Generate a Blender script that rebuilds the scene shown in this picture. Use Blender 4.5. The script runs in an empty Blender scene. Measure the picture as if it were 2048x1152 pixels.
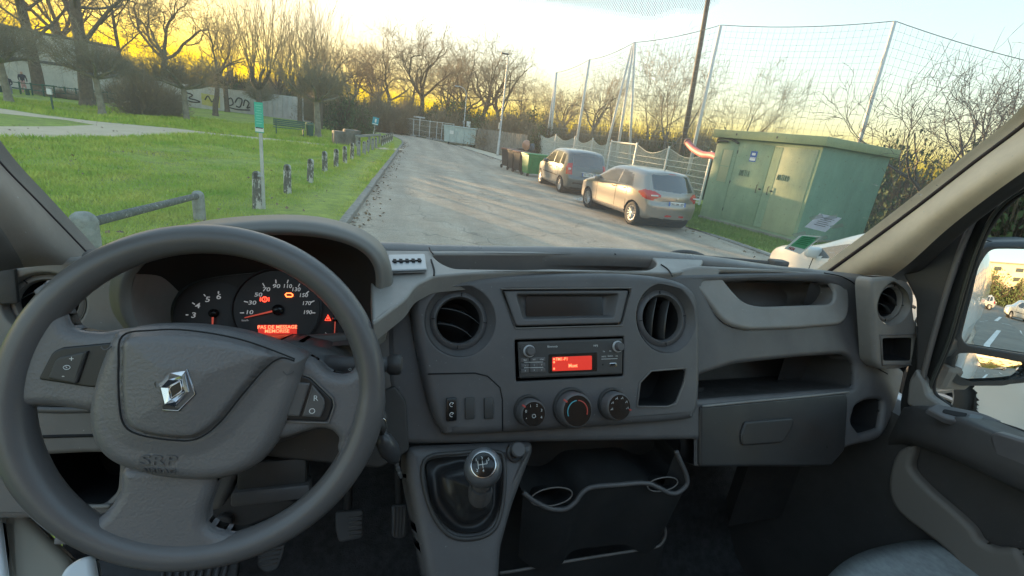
import bpy, bmesh, math, random
import numpy as np
from mathutils import Vector, Matrix, noise as mnoise
from mathutils.geometry import tessellate_polygon
C = bpy.context.scene.collection
SC = bpy.context.scene
rnd = random.Random(7)
rad = math.radians

# ------------------------------------------------------------------ camera
CAM = Matrix(((0.97363, -0.05056, -0.22247), (-0.19367, 0.33217, -0.92312), (0.12057, 0.94186, 0.31362)))
EYE = Vector((0, 0, 2.0))
FPX = 939.0
cd = bpy.data.cameras.new('camera'); cam = bpy.data.objects.new('camera', cd); C.objects.link(cam)
cd.sensor_width = 36; cd.lens = 36 * FPX / 2048; cd.clip_start = 0.02; cd.clip_end = 3000
cam.matrix_world = Matrix.Translation(EYE) @ CAM.to_4x4()
SC.camera = cam

# ------------------------------------------------------------------ light
SKY_GAMMA, SKY_SAT, SKY_STR = 0.29, 1.85, 0.105
SUN_EL, SUN_AZ = 3.6, -30.2          # degrees; azimuth from +Y towards +X
w = bpy.data.worlds.new('World'); SC.world = w; w.use_nodes = True
nt = w.node_tree; bg = nt.nodes['Background']
sky = nt.nodes.new('ShaderNodeTexSky'); sky.sky_type = 'NISHITA'; sky.sun_disc = False
sky.sun_elevation = rad(SUN_EL); sky.sun_rotation = rad(SUN_AZ); sky.dust_density = 1.7; sky.ozone_density = 2.4; sky.air_density = 1.3
gm = nt.nodes.new('ShaderNodeGamma'); gm.inputs[1].default_value = SKY_GAMMA
hs = nt.nodes.new('ShaderNodeHueSaturation'); hs.inputs['Saturation'].default_value = SKY_SAT
nt.links.new(sky.outputs[0], gm.inputs[0]); nt.links.new(gm.outputs[0], hs.inputs['Color'])
nt.links.new(hs.outputs[0], bg.inputs[0]); bg.inputs[1].default_value = SKY_STR
sl = bpy.data.lights.new('sun', 'SUN'); sl.energy = 2.0; sl.angle = rad(0.5); sl.color = (1.0, 0.62, 0.30)
so = bpy.data.objects.new('sun', sl); C.objects.link(so)
sd = Vector((math.sin(rad(SUN_AZ)) * math.cos(rad(SUN_EL)), math.cos(rad(SUN_AZ)) * math.cos(rad(SUN_EL)), math.sin(rad(SUN_EL))))
so.rotation_euler = sd.to_track_quat('Z', 'Y').to_euler(); so.location = (0, 0, 30)
SC.view_settings.view_transform = 'Standard'; SC.view_settings.look = 'None'
SC.view_settings.gamma = 1; SC.view_settings.use_curve_mapping = False
SC.view_settings.exposure = 3.55
SC.cycles.max_bounces = 8; SC.cycles.transparent_max_bounces = 16
SC.cycles.sample_clamp_indirect = 4; SC.cycles.use_denoising = True
SC.cycles.caustics_reflective = False; SC.cycles.caustics_refractive = False

# ------------------------------------------------------------------ helpers
def hsh(n): return random.Random(n)
def raydir(px, py):
    return CAM @ Vector(((px - 1024) / FPX, (576 - py) / FPX, -1.0))
def gnd(px, py, z=0.0):
    r = raydir(px, py); t = (z - EYE.z) / r.z
    return EYE + r * t
def at_dist(px, py, y):             # the point of that line of sight at a given distance along the road
    r = raydir(px, py); return EYE + r * (y / r.y)
# van frame: x right, y forward, z up, origin at eye
VY = Vector((-0.100094, 0.994978, 0)); VX = Vector((0.994978, 0.100094, 0)); VZ = Vector((0, 0, 1))
VM = Matrix((VX, VY, VZ))            # world -> van
def vray(px, py): return VM @ raydir(px, py)
def v2w(p):
    p = Vector(p); return EYE + VX * p.x + VY * p.y + VZ * p.z
VAN_ROT = math.atan2(VX.y, VX.x)

def empty(name, loc=(0, 0, 0), rz=0.0, parent=None):
    o = bpy.data.objects.new(name, None); C.objects.link(o); o.location = loc; o.rotation_euler = (0, 0, rz)
    o.empty_display_size = 0.1
    if parent: o.parent = parent
    return o
def tag(o, label=None, cat=None, group=None, kind=None):
    if label: o['label'] = label
    if cat: o['category'] = cat
    if group: o['group'] = group
    if kind: o['kind'] = kind
    return o
def thing(name, label, cat, loc=(0, 0, 0), rz=0.0, group=None):
    return tag(empty(name, loc, rz), label, cat, group)
def wm(o):
    m = o.matrix_basis.copy()
    while o.parent: o = o.parent; m = o.matrix_basis @ m
    return m
def mk(name, vs, fs, mat, parent=None, smooth=False, world=True, wn=False, centre=True, autos=None):
    """one mesh object; vs are world coordinates (or the parent's when world=False)"""
    me = bpy.data.meshes.new(name)
    V = np.asarray([tuple(v) for v in vs] if not isinstance(vs, np.ndarray) else vs, dtype=float).reshape(-1, 3)
    if parent is not None and world:
        inv = np.array(wm(parent).inverted()); V = V @ inv[:3, :3].T + inv[:3, 3]
    off = np.zeros(3)
    if centre and len(V):
        off = (V.min(0) + V.max(0)) / 2
        if parent is None: off[2] = V[:, 2].min()
        V = V - off
    me.from_pydata(V.tolist(), [], fs if isinstance(fs, list) else fs.tolist())
    if smooth: me.shade_smooth()
    mats = mat if isinstance(mat, (list, tuple)) else [mat]
    for m in mats: me.materials.append(m)
    o = bpy.data.objects.new(name, me); C.objects.link(o); o.location = off
    if parent is not None: o.parent = parent
    if autos is not None:
        me.shade_smooth(); me.set_sharp_from_angle(angle=rad(autos))
    if wn:
        m = o.modifiers.new('wn', 'WEIGHTED_NORMAL'); m.keep_sharp = True; m.weight = 60
    return o
def struct(o): o['kind'] = 'structure'; return o
def copy_tree(o, parent=None, loc=None, rz=None, sc=None, label=None):
    c = o.copy(); C.objects.link(c)
    if parent is not None: c.parent = parent
    if loc is not None: c.location = loc
    if rz is not None: c.rotation_euler = (0, 0, rz)
    if sc is not None: c.scale = (sc,) * 3 if not hasattr(sc, '__len__') else sc
    if label: c['label'] = label
    for ch in KIDS.get(o.name, []): copy_tree(ch, c)
    if o.name in KIDS: KIDS[c.name] = [x for x in C.objects if x.parent == c] if False else []
    return c
KIDS = {}
def dup(root, loc, rz=0.0, sc=1.0, label=None, group=None, cat=None):
    def rec(o, parent):
        c = o.copy(); C.objects.link(c)
        if parent is not None: c.parent = parent
        for ch in kids(o): rec(ch, c)
        return c
    c = rec(root, None); c.location = loc; c.rotation_euler = (0, 0, rz)
    c.scale = (sc,) * 3 if not hasattr(sc, '__len__') else sc
    if label: c['label'] = label
    if group: c['group'] = group
    if cat: c['category'] = cat
    return c
def kids(o): return list(o.children)

# mesh builder -----------------------------------------------------
class MB:
    def __init__(s): s.v = []; s.f = []
    def add(s, vs, fs):
        n = len(s.v); s.v += [Vector(v) for v in vs]; s.f += [tuple(i + n for i in f) for f in fs]; return s
    def box(s, c, d, rz=0, M=None):
        c = Vector(c); x, y, z = [q / 2 for q in d]; R = M if M is not None else Matrix.Rotation(rz, 3, 'Z')
        vs = [c + R @ Vector((a * x, b * y, e * z)) for a in (-1, 1) for b in (-1, 1) for e in (-1, 1)]
        return s.add(vs, [(0, 1, 3, 2), (4, 6, 7, 5), (0, 4, 5, 1), (2, 3, 7, 6), (0, 2, 6, 4), (1, 5, 7, 3)])
    def rbox(s, c, d, b, rz=0, M=None):       # chamfered box
        bm = bmesh.new(); bmesh.ops.create_cube(bm, size=1)
        for v in bm.verts: v.co = Vector((v.co.x * d[0], v.co.y * d[1], v.co.z * d[2]))
        bmesh.ops.bevel(bm, geom=bm.edges[:], offset=b, segments=2, profile=0.5, affect='EDGES')
        R = M if M is not None else Matrix.Rotation(rz, 3, 'Z')
        vs = [Vector(c) + R @ v.co for v in bm.verts]; bm.verts.index_update()
        s.add(vs, [tuple(v.index for v in f.verts) for f in bm.faces]); bm.free(); return s
    def tube(s, pts, r, n=8, cap=True, closed=False):
        pts = [Vector(p) for p in pts]; m = len(pts); rs = r if hasattr(r, '__len__') else [r] * m
        rings = []; prev = None
        for i, p in enumerate(pts):
            if closed: t = pts[(i + 1) % m] - pts[i - 1]
            else: t = pts[min(i + 1, m - 1)] - pts[max(i - 1, 0)]
            if t.length < 1e-9: t = Vector((0, 0, 1))
            t.normalize()
            if prev is None:
                a = t.cross(Vector((0, 0, 1)) if abs(t.z) < 0.9 else Vector((1, 0, 0)))
            else: a = prev - t * prev.dot(t)
            a.normalize(); prev = a; b = t.cross(a)
            rings.append([p + (a * math.cos(q * 2 * math.pi / n) + b * math.sin(q * 2 * math.pi / n)) * rs[i] for q in range(n)])
        vs = [v for g in rings for v in g]; fs = []
        for i in range(m if closed else m - 1):
            j = (i + 1) % m
            for q in range(n):
                fs.append((i * n + q, i * n + (q + 1) % n, j * n + (q + 1) % n, j * n + q))
        if cap and not closed: fs += [tuple(range(n))[::-1], tuple((m - 1) * n + q for q in range(n))]
        return s.add(vs, fs)
    def lathe(s, prof, c=(0, 0, 0), ax=(0, 0, 1), n=24, caps=True):
        ax = Vector(ax).normalized(); a = ax.cross(Vector((0, 0, 1)) if abs(ax.z) < 0.9 else Vector((1, 0, 0))).normalized(); b = ax.cross(a)
        vs = []; fs = []
        for r, h in prof:
            for q in range(n):
                t = q * 2 * math.pi / n
                vs.append(Vector(c) + ax * h + (a * math.cos(t) + b * math.sin(t)) * r)
        for i in range(len(prof) - 1):
            for q in range(n): fs.append((i * n + q, i * n + (q + 1) % n, (i + 1) * n + (q + 1) % n, (i + 1) * n + q))
        if caps:
            if prof[0][0] > 1e-6: fs.append(tuple(range(n))[::-1])
            if prof[-1][0] > 1e-6: fs.append(tuple((len(prof) - 1) * n + q for q in range(n)))
        return s.add(vs, fs)
    def build(s, name, mat, parent=None, smooth=False, world=False, **k):
        return mk(name, s.v, s.f, mat, parent, smooth, world=world, **k)

# materials ----------------------------------------------------------
MATS = {}
def pm(name, col, rough=0.6, metal=0.0, var=0.0, scale=8.0, bump=0.0, bscale=None, spec=0.5, emit=None, estr=1.0, coat=0.0, col2=None, detail=6, trans=0.0, alpha=None, bdist=0.01):
    m = bpy.data.materials.new(name); m.use_nodes = True; N = m.node_tree.nodes; L = m.node_tree.links
    b = N['Principled BSDF']; b.inputs['Roughness'].default_value = rough; b.inputs['Metallic'].default_value = metal
    b.inputs['Specular IOR Level'].default_value = spec
    b.inputs['Base Color'].default_value = (*col, 1)
    if coat: b.inputs['Coat Weight'].default_value = coat; b.inputs['Coat Roughness'].default_value = 0.05
    if trans: b.inputs['Transmission Weight'].default_value = trans
    if alpha is not None: b.inputs['Alpha'].default_value = alpha
    tc = N.new('ShaderNodeNewGeometry')
    if var or col2:
        n = N.new('ShaderNodeTexNoise'); n.inputs['Scale'].default_value = scale; n.inputs['Detail'].default_value = detail; n.inputs['Roughness'].default_value = 0.65
        L.new(tc.outputs['Position'], n.inputs['Vector'])
        r = N.new('ShaderNodeValToRGB'); r.color_ramp.elements[0].position = 0.34; r.color_ramp.elements[1].position = 0.66
        c2 = col2 if col2 else tuple(min(1, c * (1 + var)) for c in col)
        c1 = col if col2 else tuple(c * (1 - var) for c in col)
        r.color_ramp.elements[0].color = (*c1, 1); r.color_ramp.elements[1].color = (*c2, 1)
        L.new(n.outputs['Fac'], r.inputs['Fac']); L.new(r.outputs[0], b.inputs['Base Color'])
    if bump:
        n2 = N.new('ShaderNodeTexNoise'); n2.inputs['Scale'].default_value = bscale or scale * 4; n2.inputs['Detail'].default_value = 4
        L.new(tc.outputs['Position'], n2.inputs['Vector'])
        bp = N.new('ShaderNodeBump'); bp.inputs['Strength'].default_value = bump; bp.inputs['Distance'].default_value = bdist
        L.new(n2.outputs['Fac'], bp.inputs['Height']); L.new(bp.outputs[0], b.inputs['Normal'])
    if emit: b.inputs['Emission Color'].default_value = (*emit, 1); b.inputs['Emission Strength'].default_value = estr
    MATS[name] = m; return m
def catmull(pts, k=6, closed=True):
    pts = [Vector(p) for p in pts]; n = len(pts); out = []
    rng = range(n) if closed else range(n - 1)
    for i in rng:
        if closed: p0, p1, p2, p3 = pts[i - 1], pts[i], pts[(i + 1) % n], pts[(i + 2) % n]
        else: p0, p1, p2, p3 = pts[max(i - 1, 0)], pts[i], pts[i + 1], pts[min(i + 2, n - 1)]
        for j in range(k):
            t = j / k
            out.append(0.5 * ((2 * p1) + (p2 - p0) * t + (2 * p0 - 5 * p1 + 4 * p2 - p3) * t * t + (3 * p1 - p0 - 3 * p2 + p3) * t ** 3))
    if not closed: out.append(pts[-1])
    return out
def text_mesh(s, size=1.0, extrude=0.0, shear=0.0, align='CENTER', bold=0.0, res=3):
    cu = bpy.data.curves.new('t', 'FONT'); cu.body = s; cu.size = size; cu.extrude = extrude; cu.shear = shear
    cu.align_x = align; cu.align_y = 'CENTER'; cu.offset = bold; cu.resolution_u = res
    o = bpy.data.objects.new('t', cu); C.objects.link(o); bpy.context.view_layer.update()
    me = bpy.data.meshes.new_from_object(o.evaluated_get(bpy.context.evaluated_depsgraph_get()))
    vs = [v.co.copy() for v in me.vertices]; fs = [tuple(p.vertices) for p in me.polygons]
    bpy.data.objects.remove(o); bpy.data.curves.remove(cu); bpy.data.meshes.remove(me)
    return vs, fs
def text_at(name, s, size, M, mat, parent, **k):
    vs, fs = text_mesh(s, size, **k)
    if not vs: return None
    return mk(name, [M @ v for v in vs], fs, mat, parent)
# ================================================================== ground and road
asphalt = pm('asphalt', (0.33, 0.275, 0.215), 0.9, var=0.0, scale=1.2, bump=0.6, bscale=90, col2=(0.42, 0.365, 0.30), bdist=0.006)
def asphalt_detail(m, crack=0.55):
    N = m.node_tree.nodes; L = m.node_tree.links; b = N['Principled BSDF']; g = N.new('ShaderNodeNewGeometry')
    src = b.inputs['Base Color'].links[0].from_socket
    n = N.new('ShaderNodeTexNoise'); n.inputs['Scale'].default_value = 60; n.inputs['Detail'].default_value = 3; L.new(g.outputs['Position'], n.inputs['Vector'])
    r = N.new('ShaderNodeValToRGB'); r.color_ramp.elements[0].position = 0.35; r.color_ramp.elements[0].color = (0.62, 0.62, 0.62, 1); r.color_ramp.elements[1].position = 0.68; r.color_ramp.elements[1].color = (1.3, 1.28, 1.23, 1)
    L.new(n.outputs['Fac'], r.inputs[0])
    mx = N.new('ShaderNodeMixRGB'); mx.blend_type = 'MULTIPLY'; mx.inputs[0].default_value = 0.9
    L.new(src, mx.inputs[1]); L.new(r.outputs[0], mx.inputs[2])
    # cracks: warped voronoi edges, thinned by a slow mask
    n3 = N.new('ShaderNodeTexNoise'); n3.inputs['Scale'].default_value = 1.4; L.new(g.outputs['Position'], n3.inputs['Vector'])
    ad = N.new('ShaderNodeVectorMath'); ad.operation = 'ADD'; sc = N.new('ShaderNodeVectorMath'); sc.operation = 'SCALE'; sc.inputs['Scale'].default_value = 0.9
    L.new(n3.outputs['Color'], sc.inputs[0]); L.new(g.outputs['Position'], ad.inputs[0]); L.new(sc.outputs[0], ad.inputs[1])
    v = N.new('ShaderNodeTexVoronoi'); v.feature = 'DISTANCE_TO_EDGE'; v.inputs['Scale'].default_value = 0.45; L.new(ad.outputs[0], v.inputs['Vector'])
    cr = N.new('ShaderNodeValToRGB'); cr.color_ramp.elements[0].position = 0.0; cr.color_ramp.elements[0].color = (crack,) * 3 + (1,); cr.color_ramp.elements[1].position = 0.012; cr.color_ramp.elements[1].color = (1, 1, 1, 1)
    L.new(v.outputs['Distance'], cr.inputs[0])
    m2 = N.new('ShaderNodeMixRGB'); m2.blend_type = 'MULTIPLY'; m2.inputs[0].default_value = 0.8
    L.new(mx.outputs[0], m2.inputs[1]); L.new(cr.outputs[0], m2.inputs[2])
    # long worn streaks along the road
    mp = N.new('ShaderNodeMapping'); mp.inputs['Scale'].default_value = (1.1, 0.08, 1); L.new(g.outputs['Position'], mp.inputs['Vector'])
    n4 = N.new('ShaderNodeTexNoise'); n4.inputs['Scale'].default_value = 1.0; n4.inputs['Detail'].default_value = 5; L.new(mp.outputs[0], n4.inputs['Vector'])
    r4 = N.new('ShaderNodeValToRGB'); r4.color_ramp.elements[0].position = 0.3; r4.color_ramp.elements[0].color = (0.78, 0.78, 0.78, 1); r4.color_ramp.elements[1].position = 0.7; r4.color_ramp.elements[1].color = (1.2, 1.18, 1.15, 1)
    L.new(n4.outputs['Fac'], r4.inputs[0])
    m3 = N.new('ShaderNodeMixRGB'); m3.blend_type = 'MULTIPLY'; m3.inputs[0].default_value = 1.0
    L.new(m2.outputs[0], m3.inputs[1]); L.new(r4.outputs[0], m3.inputs[2]); L.new(m3.outputs[0], b.inputs['Base Color'])
asphalt_detail(asphalt)
earth = pm('earth', (0.075, 0.06, 0.035), 0.95, scale=0.5, bump=0.5, bscale=12, col2=(0.05, 0.075, 0.02))
lawn_m = pm('lawn', (0.20, 0.27, 0.03), 0.9, scale=0.35, bump=0.8, bscale=25, col2=(0.26, 0.34, 0.04), bdist=0.04)
def lawn_detail(m):
    N = m.node_tree.nodes; L = m.node_tree.links; b = N['Principled BSDF']; g = N.new('ShaderNodeNewGeometry')
    src = b.inputs['Base Color'].links[0].from_socket
    n = N.new('ShaderNodeTexNoise'); n.inputs['Scale'].default_value = 4; n.inputs['Detail'].default_value = 8; n.inputs['Roughness'].default_value = 0.75; L.new(g.outputs['Position'], n.inputs['Vector'])
    r = N.new('ShaderNodeValToRGB'); r.color_ramp.elements[0].position = 0.35; r.color_ramp.elements[0].color = (0.55, 0.6, 0.55, 1); r.color_ramp.elements[1].position = 0.7; r.color_ramp.elements[1].color = (1.45, 1.35, 1.3, 1)
    L.new(n.outputs['Fac'], r.inputs[0]); mx = N.new('ShaderNodeMixRGB'); mx.blend_type = 'MULTIPLY'; mx.inputs[0].default_value = 1
    L.new(src, mx.inputs[1]); L.new(r.outputs[0], mx.inputs[2])
    # worn bare strip beside the kerb and scattered bare earth
    n2 = N.new('ShaderNodeTexNoise'); n2.inputs['Scale'].default_value = 0.22; n2.inputs['Detail'].default_value = 7; n2.inputs['Roughness'].default_value = 0.7; L.new(g.outputs['Position'], n2.inputs['Vector'])
    r2 = N.new('ShaderNodeValToRGB'); r2.color_ramp.elements[0].position = 0.55; r2.color_ramp.elements[1].position = 0.66
    L.new(n2.outputs['Fac'], r2.inputs[0]); m2 = N.new('ShaderNodeMixRGB'); m2.inputs[2].default_value = (0.13, 0.12, 0.06, 1)
    L.new(r2.outputs[0], m2.inputs[0]); L.new(mx.outputs[0], m2.inputs[1]); L.new(m2.outputs[0], b.inputs['Base Color'])
lawn_detail(lawn_m)
sand = pm('sandy_path', (0.56, 0.45, 0.31), 0.95, scale=1.5, bump=0.3, bscale=40, col2=(0.48, 0.385, 0.26))
pave = pm('pavement', (0.50, 0.42, 0.31), 0.95, scale=1.3, bump=0.4, bscale=60, col2=(0.54, 0.49, 0.39))
kerb_m = pm('kerb_concrete', (0.15, 0.145, 0.13), 0.9, scale=9, bump=0.6, bscale=50, col2=(0.27, 0.26, 0.235))

def sheet(name, pts, z, mat, kind='structure'):
    pts = [Vector((p[0], p[1], z)) for p in pts]
    tris = tessellate_polygon([pts])
    fs = []
    for t in tris:
        a, b, c = [pts[i] for i in t]
        fs.append(tuple(t) if (b - a).cross(c - a).z > 0 else tuple(reversed(t)))
    o = mk(name, pts, fs, mat); o['kind'] = kind; return o
def LK(y):   # left kerb line
    return -1.08 + 0.013 * (y - 8) if y < 40 else -0.66 - 0.0016 * (y - 40) ** 2 * 8 * 0.6
def RK(y): return 8.15 - 0.083 * (y - 9) if y < 33 else 6.16 - 0.12 * (y - 33)
G = 900
sheet('ground', [(-G, -G), (G, -G), (G, G), (-G, G)], 0.0, earth)
road_l = [(LK(y), y) for y in [-40, 0, 10, 20, 30, 40, 44, 48, 52, 56]]
end = [(-6.5, 60), (-14, 66), (-24, 70), (-40, 74)]
end_r = [(-38, 83), (-22, 79), (-8, 72), (-2.5, 67), (1.0, 60)]
road_r = [(RK(y), y) for y in [52, 40, 33, 28, 22, 16, 10, 4, -40]]
sheet('road', road_l + end + end_r + road_r, 0.005, asphalt)
# lawn: raised sheet behind the kerb
lawn_edge = [(LK(y) - 0.15, y) for y in [-40, 0, 10, 20, 30, 40, 44, 48, 52, 56]]
sheet('lawn', [(-120, -40)] + lawn_edge + [(-6.8, 59.8), (-14.2, 65.8), (-24, 69.8), (-40, 73.8), (-120, 76)], 0.10, lawn_m)
pth = lambda L: [gnd(x, y, 0.1) for x, y in L]
sheet('path', pth([(-260, 262), (0, 277), (120, 276), (250, 273), (390, 268), (480, 277), (560, 284), (640, 293), (668, 291), (600, 283), (520, 275), (440, 268), (350, 257), (200, 244), (90, 231), (0, 217), (-260, 190), (-260, 204), (0, 227), (130, 240), (190, 250), (120, 253), (0, 253), (-260, 244)]), 0.106, sand)
sheet('path', pth([(742, 297), (800, 301), (806, 298), (765, 295)]), 0.106, sand)
# right pavement and verge
pv_l = [(RK(y) + 0.13, y) for y in [-10, 4, 10, 16, 22, 28, 33, 40, 50]]
sheet('pavement', pv_l + [(5.6, 50), (8.3, 33), (8.9, 22), (9.1, 16.5), (9.6, 13.5), (10.6, 10.8), (11.5, 8.8), (17, 6), (30, 6), (30, -10)], 0.035, pave)
car_park = sheet('car_park', [(2.4, -50), (70, -50), (70, 9.5), (12.0, 8.9), (9.3, 8.0), (8.6, 6.0), (8.4, 2.0), (6, -2), (2.4, -2)], 0.041, pm('parking_asphalt', (0.16, 0.15, 0.13), 0.95, scale=1.0, bump=0.5, bscale=70, col2=(0.23, 0.215, 0.185)))
verge = [tuple(gnd(x, y, .04))[:2] for x, y in [(1640, 541), (1585, 522), (1530, 502), (1450, 475), (1372, 453), (1366, 440)]] + [(9.0, 17), (9.4, 20), (16, 20), (16, 8), (12.6, 8.0)]
sheet('verge', verge, 0.045, lawn_m)
# kerb stones, each a piece of its own
stone_bm = MB().rbox((0, 0, 0.0), (0.15, 0.985, 0.22), 0.012)
kerb = tag(empty('kerb', (LK(10), 10, 0)), None, None, None, 'structure'); kerb['label'] = 'weathered grey concrete kerb between the road and the lawn'
k0 = stone_bm.build('kerb_stone', kerb_m, kerb); me = k0.data; first = True
y = -8.0
while y < 57:
    if first: o = k0; first = False
    else: o = bpy.data.objects.new('kerb_stone', me); C.objects.link(o); o.parent = kerb
    dx = LK(y + 0.5) - LK(y - 0.5)
    o.location = (LK(y) - 0.075 - kerb.location.x + rnd.uniform(-.008, .008), y - 10, 0.0 + rnd.uniform(-.008, .012))
    o.rotation_euler = (rnd.uniform(-.01, .01), rnd.uniform(-.02, .02), -math.atan2(dx, 1.0) + rnd.uniform(-.008, .008))
    y += 1.0
kerb_r = tag(empty('kerb', (RK(10), 10, 0)), 'low worn kerb along the pavement under the parked cars', None, None, 'structure')
y = -2.0
while y < 50:
    o = bpy.data.objects.new('kerb_stone', me); C.objects.link(o); o.parent = kerb_r
    o.location = (RK(y) + 0.07 - kerb_r.location.x + rnd.uniform(-.01, .01), y - 10, -0.068 + rnd.uniform(-.006, .008))
    o.rotation_euler = (0, 0, -math.atan2(RK(y + .5) - RK(y - .5), 1.0)); y += 1.0

# grass blades --------------------------------------------------------
def blades(name, n, sampler, hmin, hmax, mat, seed=1, z0=0.1, wid=0.008, lean=0.5):
    r = np.random.RandomState(seed); P = sampler(r, n); n = len(P)
    h = r.uniform(hmin, hmax, n) * P[:, 2]; a = r.uniform(0, 2 * np.pi, n); wdt = wid * P[:, 2] * r.uniform(.7, 1.5, n)
    lx = r.normal(0, lean, n) * h; ly = r.normal(0, lean, n) * h
    base = np.stack([P[:, 0], P[:, 1], np.full(n, z0 - 0.01)], 1)
    d = np.stack([np.cos(a) * wdt, np.sin(a) * wdt, np.zeros(n)], 1)
    tip = base + np.stack([lx, ly, h], 1)
    V = np.stack([base - d, base + d, tip], 1).reshape(-1, 3)
    me = bpy.data.meshes.new(name); me.vertices.add(len(V)); me.vertices.foreach_set('co', V.ravel())
    me.loops.add(3 * n); me.loops.foreach_set('vertex_index', np.arange(3 * n)); me.polygons.add(n)
    me.polygons.foreach_set('loop_start', np.arange(0, 3 * n, 3)); me.polygons.foreach_set('loop_total', np.full(n, 3))
    me.update(); me.materials.append(mat); o = bpy.data.objects.new(name, me); C.objects.link(o); o['kind'] = 'stuff'; return o
path_keep = [(p.x, p.y) for p in pth([(-260, 262), (0, 277), (250, 273), (390, 268), (480, 277), (640, 293), (668, 291), (600, 283), (440, 268), (350, 257), (200, 244), (0, 217), (-260, 190)])]
def in_poly(X, Y, poly):
    ins = np.zeros(len(X), bool); n = len(poly)
    for i in range(n):
        x1, y1 = poly[i]; x2, y2 = poly[i - 1]
        c = ((y1 > Y) != (y2 > Y)) & (X < (x2 - x1) * (Y - y1) / (y2 - y1 + 1e-12) + x1); ins ^= c
    return ins
def samp_lawn(r, n):
    d = 6.2 * (46 / 6.2) ** r.uniform(0, 1, n * 2); a = r.uniform(rad(-66), rad(-2), n * 2)
    X = d * np.sin(a); Y = d * np.cos(a)
    ok = (X < LKv(Y) - 0.17) & ~in_poly(X, Y, path_keep)
    nz = np.sin(X * 1.7 + np.sin(Y * 1.3) * 1.5) * np.cos(Y * 1.1 + np.sin(X * .9)) * .25 + np.sin(X * .43 + 1) * np.cos(Y * .37) * .3
    s = (0.75 + nz) * np.clip(d / 9, .8, 3.4)
    trod = np.exp(-((X + 1.75) / 0.45) ** 2); s = s * (1 - .6 * trod)
    ok &= r.uniform(0, 1, n * 2) > 0.55 * trod
    return np.stack([X, Y, s], 1)[ok][:n]
LKv = np.vectorize(LK)
LKv = np.vectorize(LK)
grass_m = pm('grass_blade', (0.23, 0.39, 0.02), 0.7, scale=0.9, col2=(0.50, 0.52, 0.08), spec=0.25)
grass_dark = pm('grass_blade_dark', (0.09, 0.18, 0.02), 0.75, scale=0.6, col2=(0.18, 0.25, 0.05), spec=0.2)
blades('grass', 260000, samp_lawn, 0.035, 0.085, grass_m, 3)
def samp_near(r, n):
    X = r.uniform(-9, -1.3, n); Y = r.uniform(-2, 7.0, n); ok = (X < LKv(Y) - .17) & (np.hypot(X, Y) < 7.2) & (np.hypot(X, Y) > 1.9); return np.stack([X, Y, np.full(n, .85)], 1)[ok]
blades('grass', 70000, samp_near, 0.035, 0.08, grass_m, 9)
def samp_verge(r, n):
    X = r.uniform(7.8, 13, n * 2); Y = r.uniform(7.6, 18, n * 2); ok = in_poly(X, Y, verge) ; return np.stack([X, Y, np.full(n * 2, 1.3)], 1)[ok][:n]
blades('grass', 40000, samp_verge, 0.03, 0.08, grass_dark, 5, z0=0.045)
# leaf litter in the gutter and on the grass
def litter(name, n, sampler, mat, seed, z, size=0.035):
    r = np.random.RandomState(seed); P = sampler(r, n); n = len(P); a = r.uniform(0, 6.28, n); s = size * r.uniform(.5, 1.5, n)
    u = np.stack([np.cos(a) * s, np.sin(a) * s, r.normal(0, .012, n)], 1); v = np.stack([-np.sin(a) * s * .6, np.cos(a) * s * .6, r.normal(0, .015, n)], 1)
    b = np.stack([P[:, 0], P[:, 1], np.full(n, z)], 1); b[:, 2] += r.uniform(.012, .03, n)
    V = np.stack([b - u, b - v, b + u, b + v + [0, 0, .01]], 1).reshape(-1, 3)
    o = mk(name, V, [tuple(range(4 * i, 4 * i + 4)) for i in range(n)], mat); o['kind'] = 'stuff'; return o
leaf_m = pm('dead_leaf', (0.10, 0.06, 0.03), 0.8, scale=9, col2=(0.22, 0.15, 0.08))
litter('dead_leaves', 380, lambda r, n: np.stack([LKv(Y := 6 + 40 * r.uniform(0, 1, n) ** 1.5) + np.abs(r.normal(0, .22, n)) + .02, Y], 1), leaf_m, 2, 0.0)
litter('dead_leaves', 500, lambda r, n: np.stack([r.uniform(-16, -1.4, n), 6 + 34 * r.uniform(0, 1, n) ** 1.4], 1), leaf_m, 4, 0.11)
litter('dead_leaves', 260, lambda r, n: np.stack([np.vectorize(RK)(Y := r.uniform(8, 40, n)) - np.abs(r.normal(0, .3, n)), Y], 1), leaf_m, 6, 0.0)
# ================================================================== trees
bark_pale = pm('bark_pale', (0.17, 0.155, 0.12), 0.9, scale=3.5, bump=0.6, bscale=20, col2=(0.30, 0.28, 0.22))
bark_dark = pm('bark_dark', (0.11, 0.085, 0.06), 0.95, scale=5, bump=0.6, bscale=25, col2=(0.17, 0.13, 0.09))
twig_m = pm('twig', (0.24, 0.18, 0.105), 0.9, scale=2, col2=(0.34, 0.26, 0.16))
twig_pale = pm('twig_pale', (0.22, 0.185, 0.12), 0.9, scale=2, col2=(0.30, 0.26, 0.17))
bush_brown = pm('bush_twigs', (0.22, 0.18, 0.12), 0.95, scale=0.8, col2=(0.32, 0.265, 0.17))
bush_green = pm('bush_leaves', (0.05, 0.085, 0.03), 0.8, scale=1.2, col2=(0.10, 0.14, 0.05))

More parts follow.
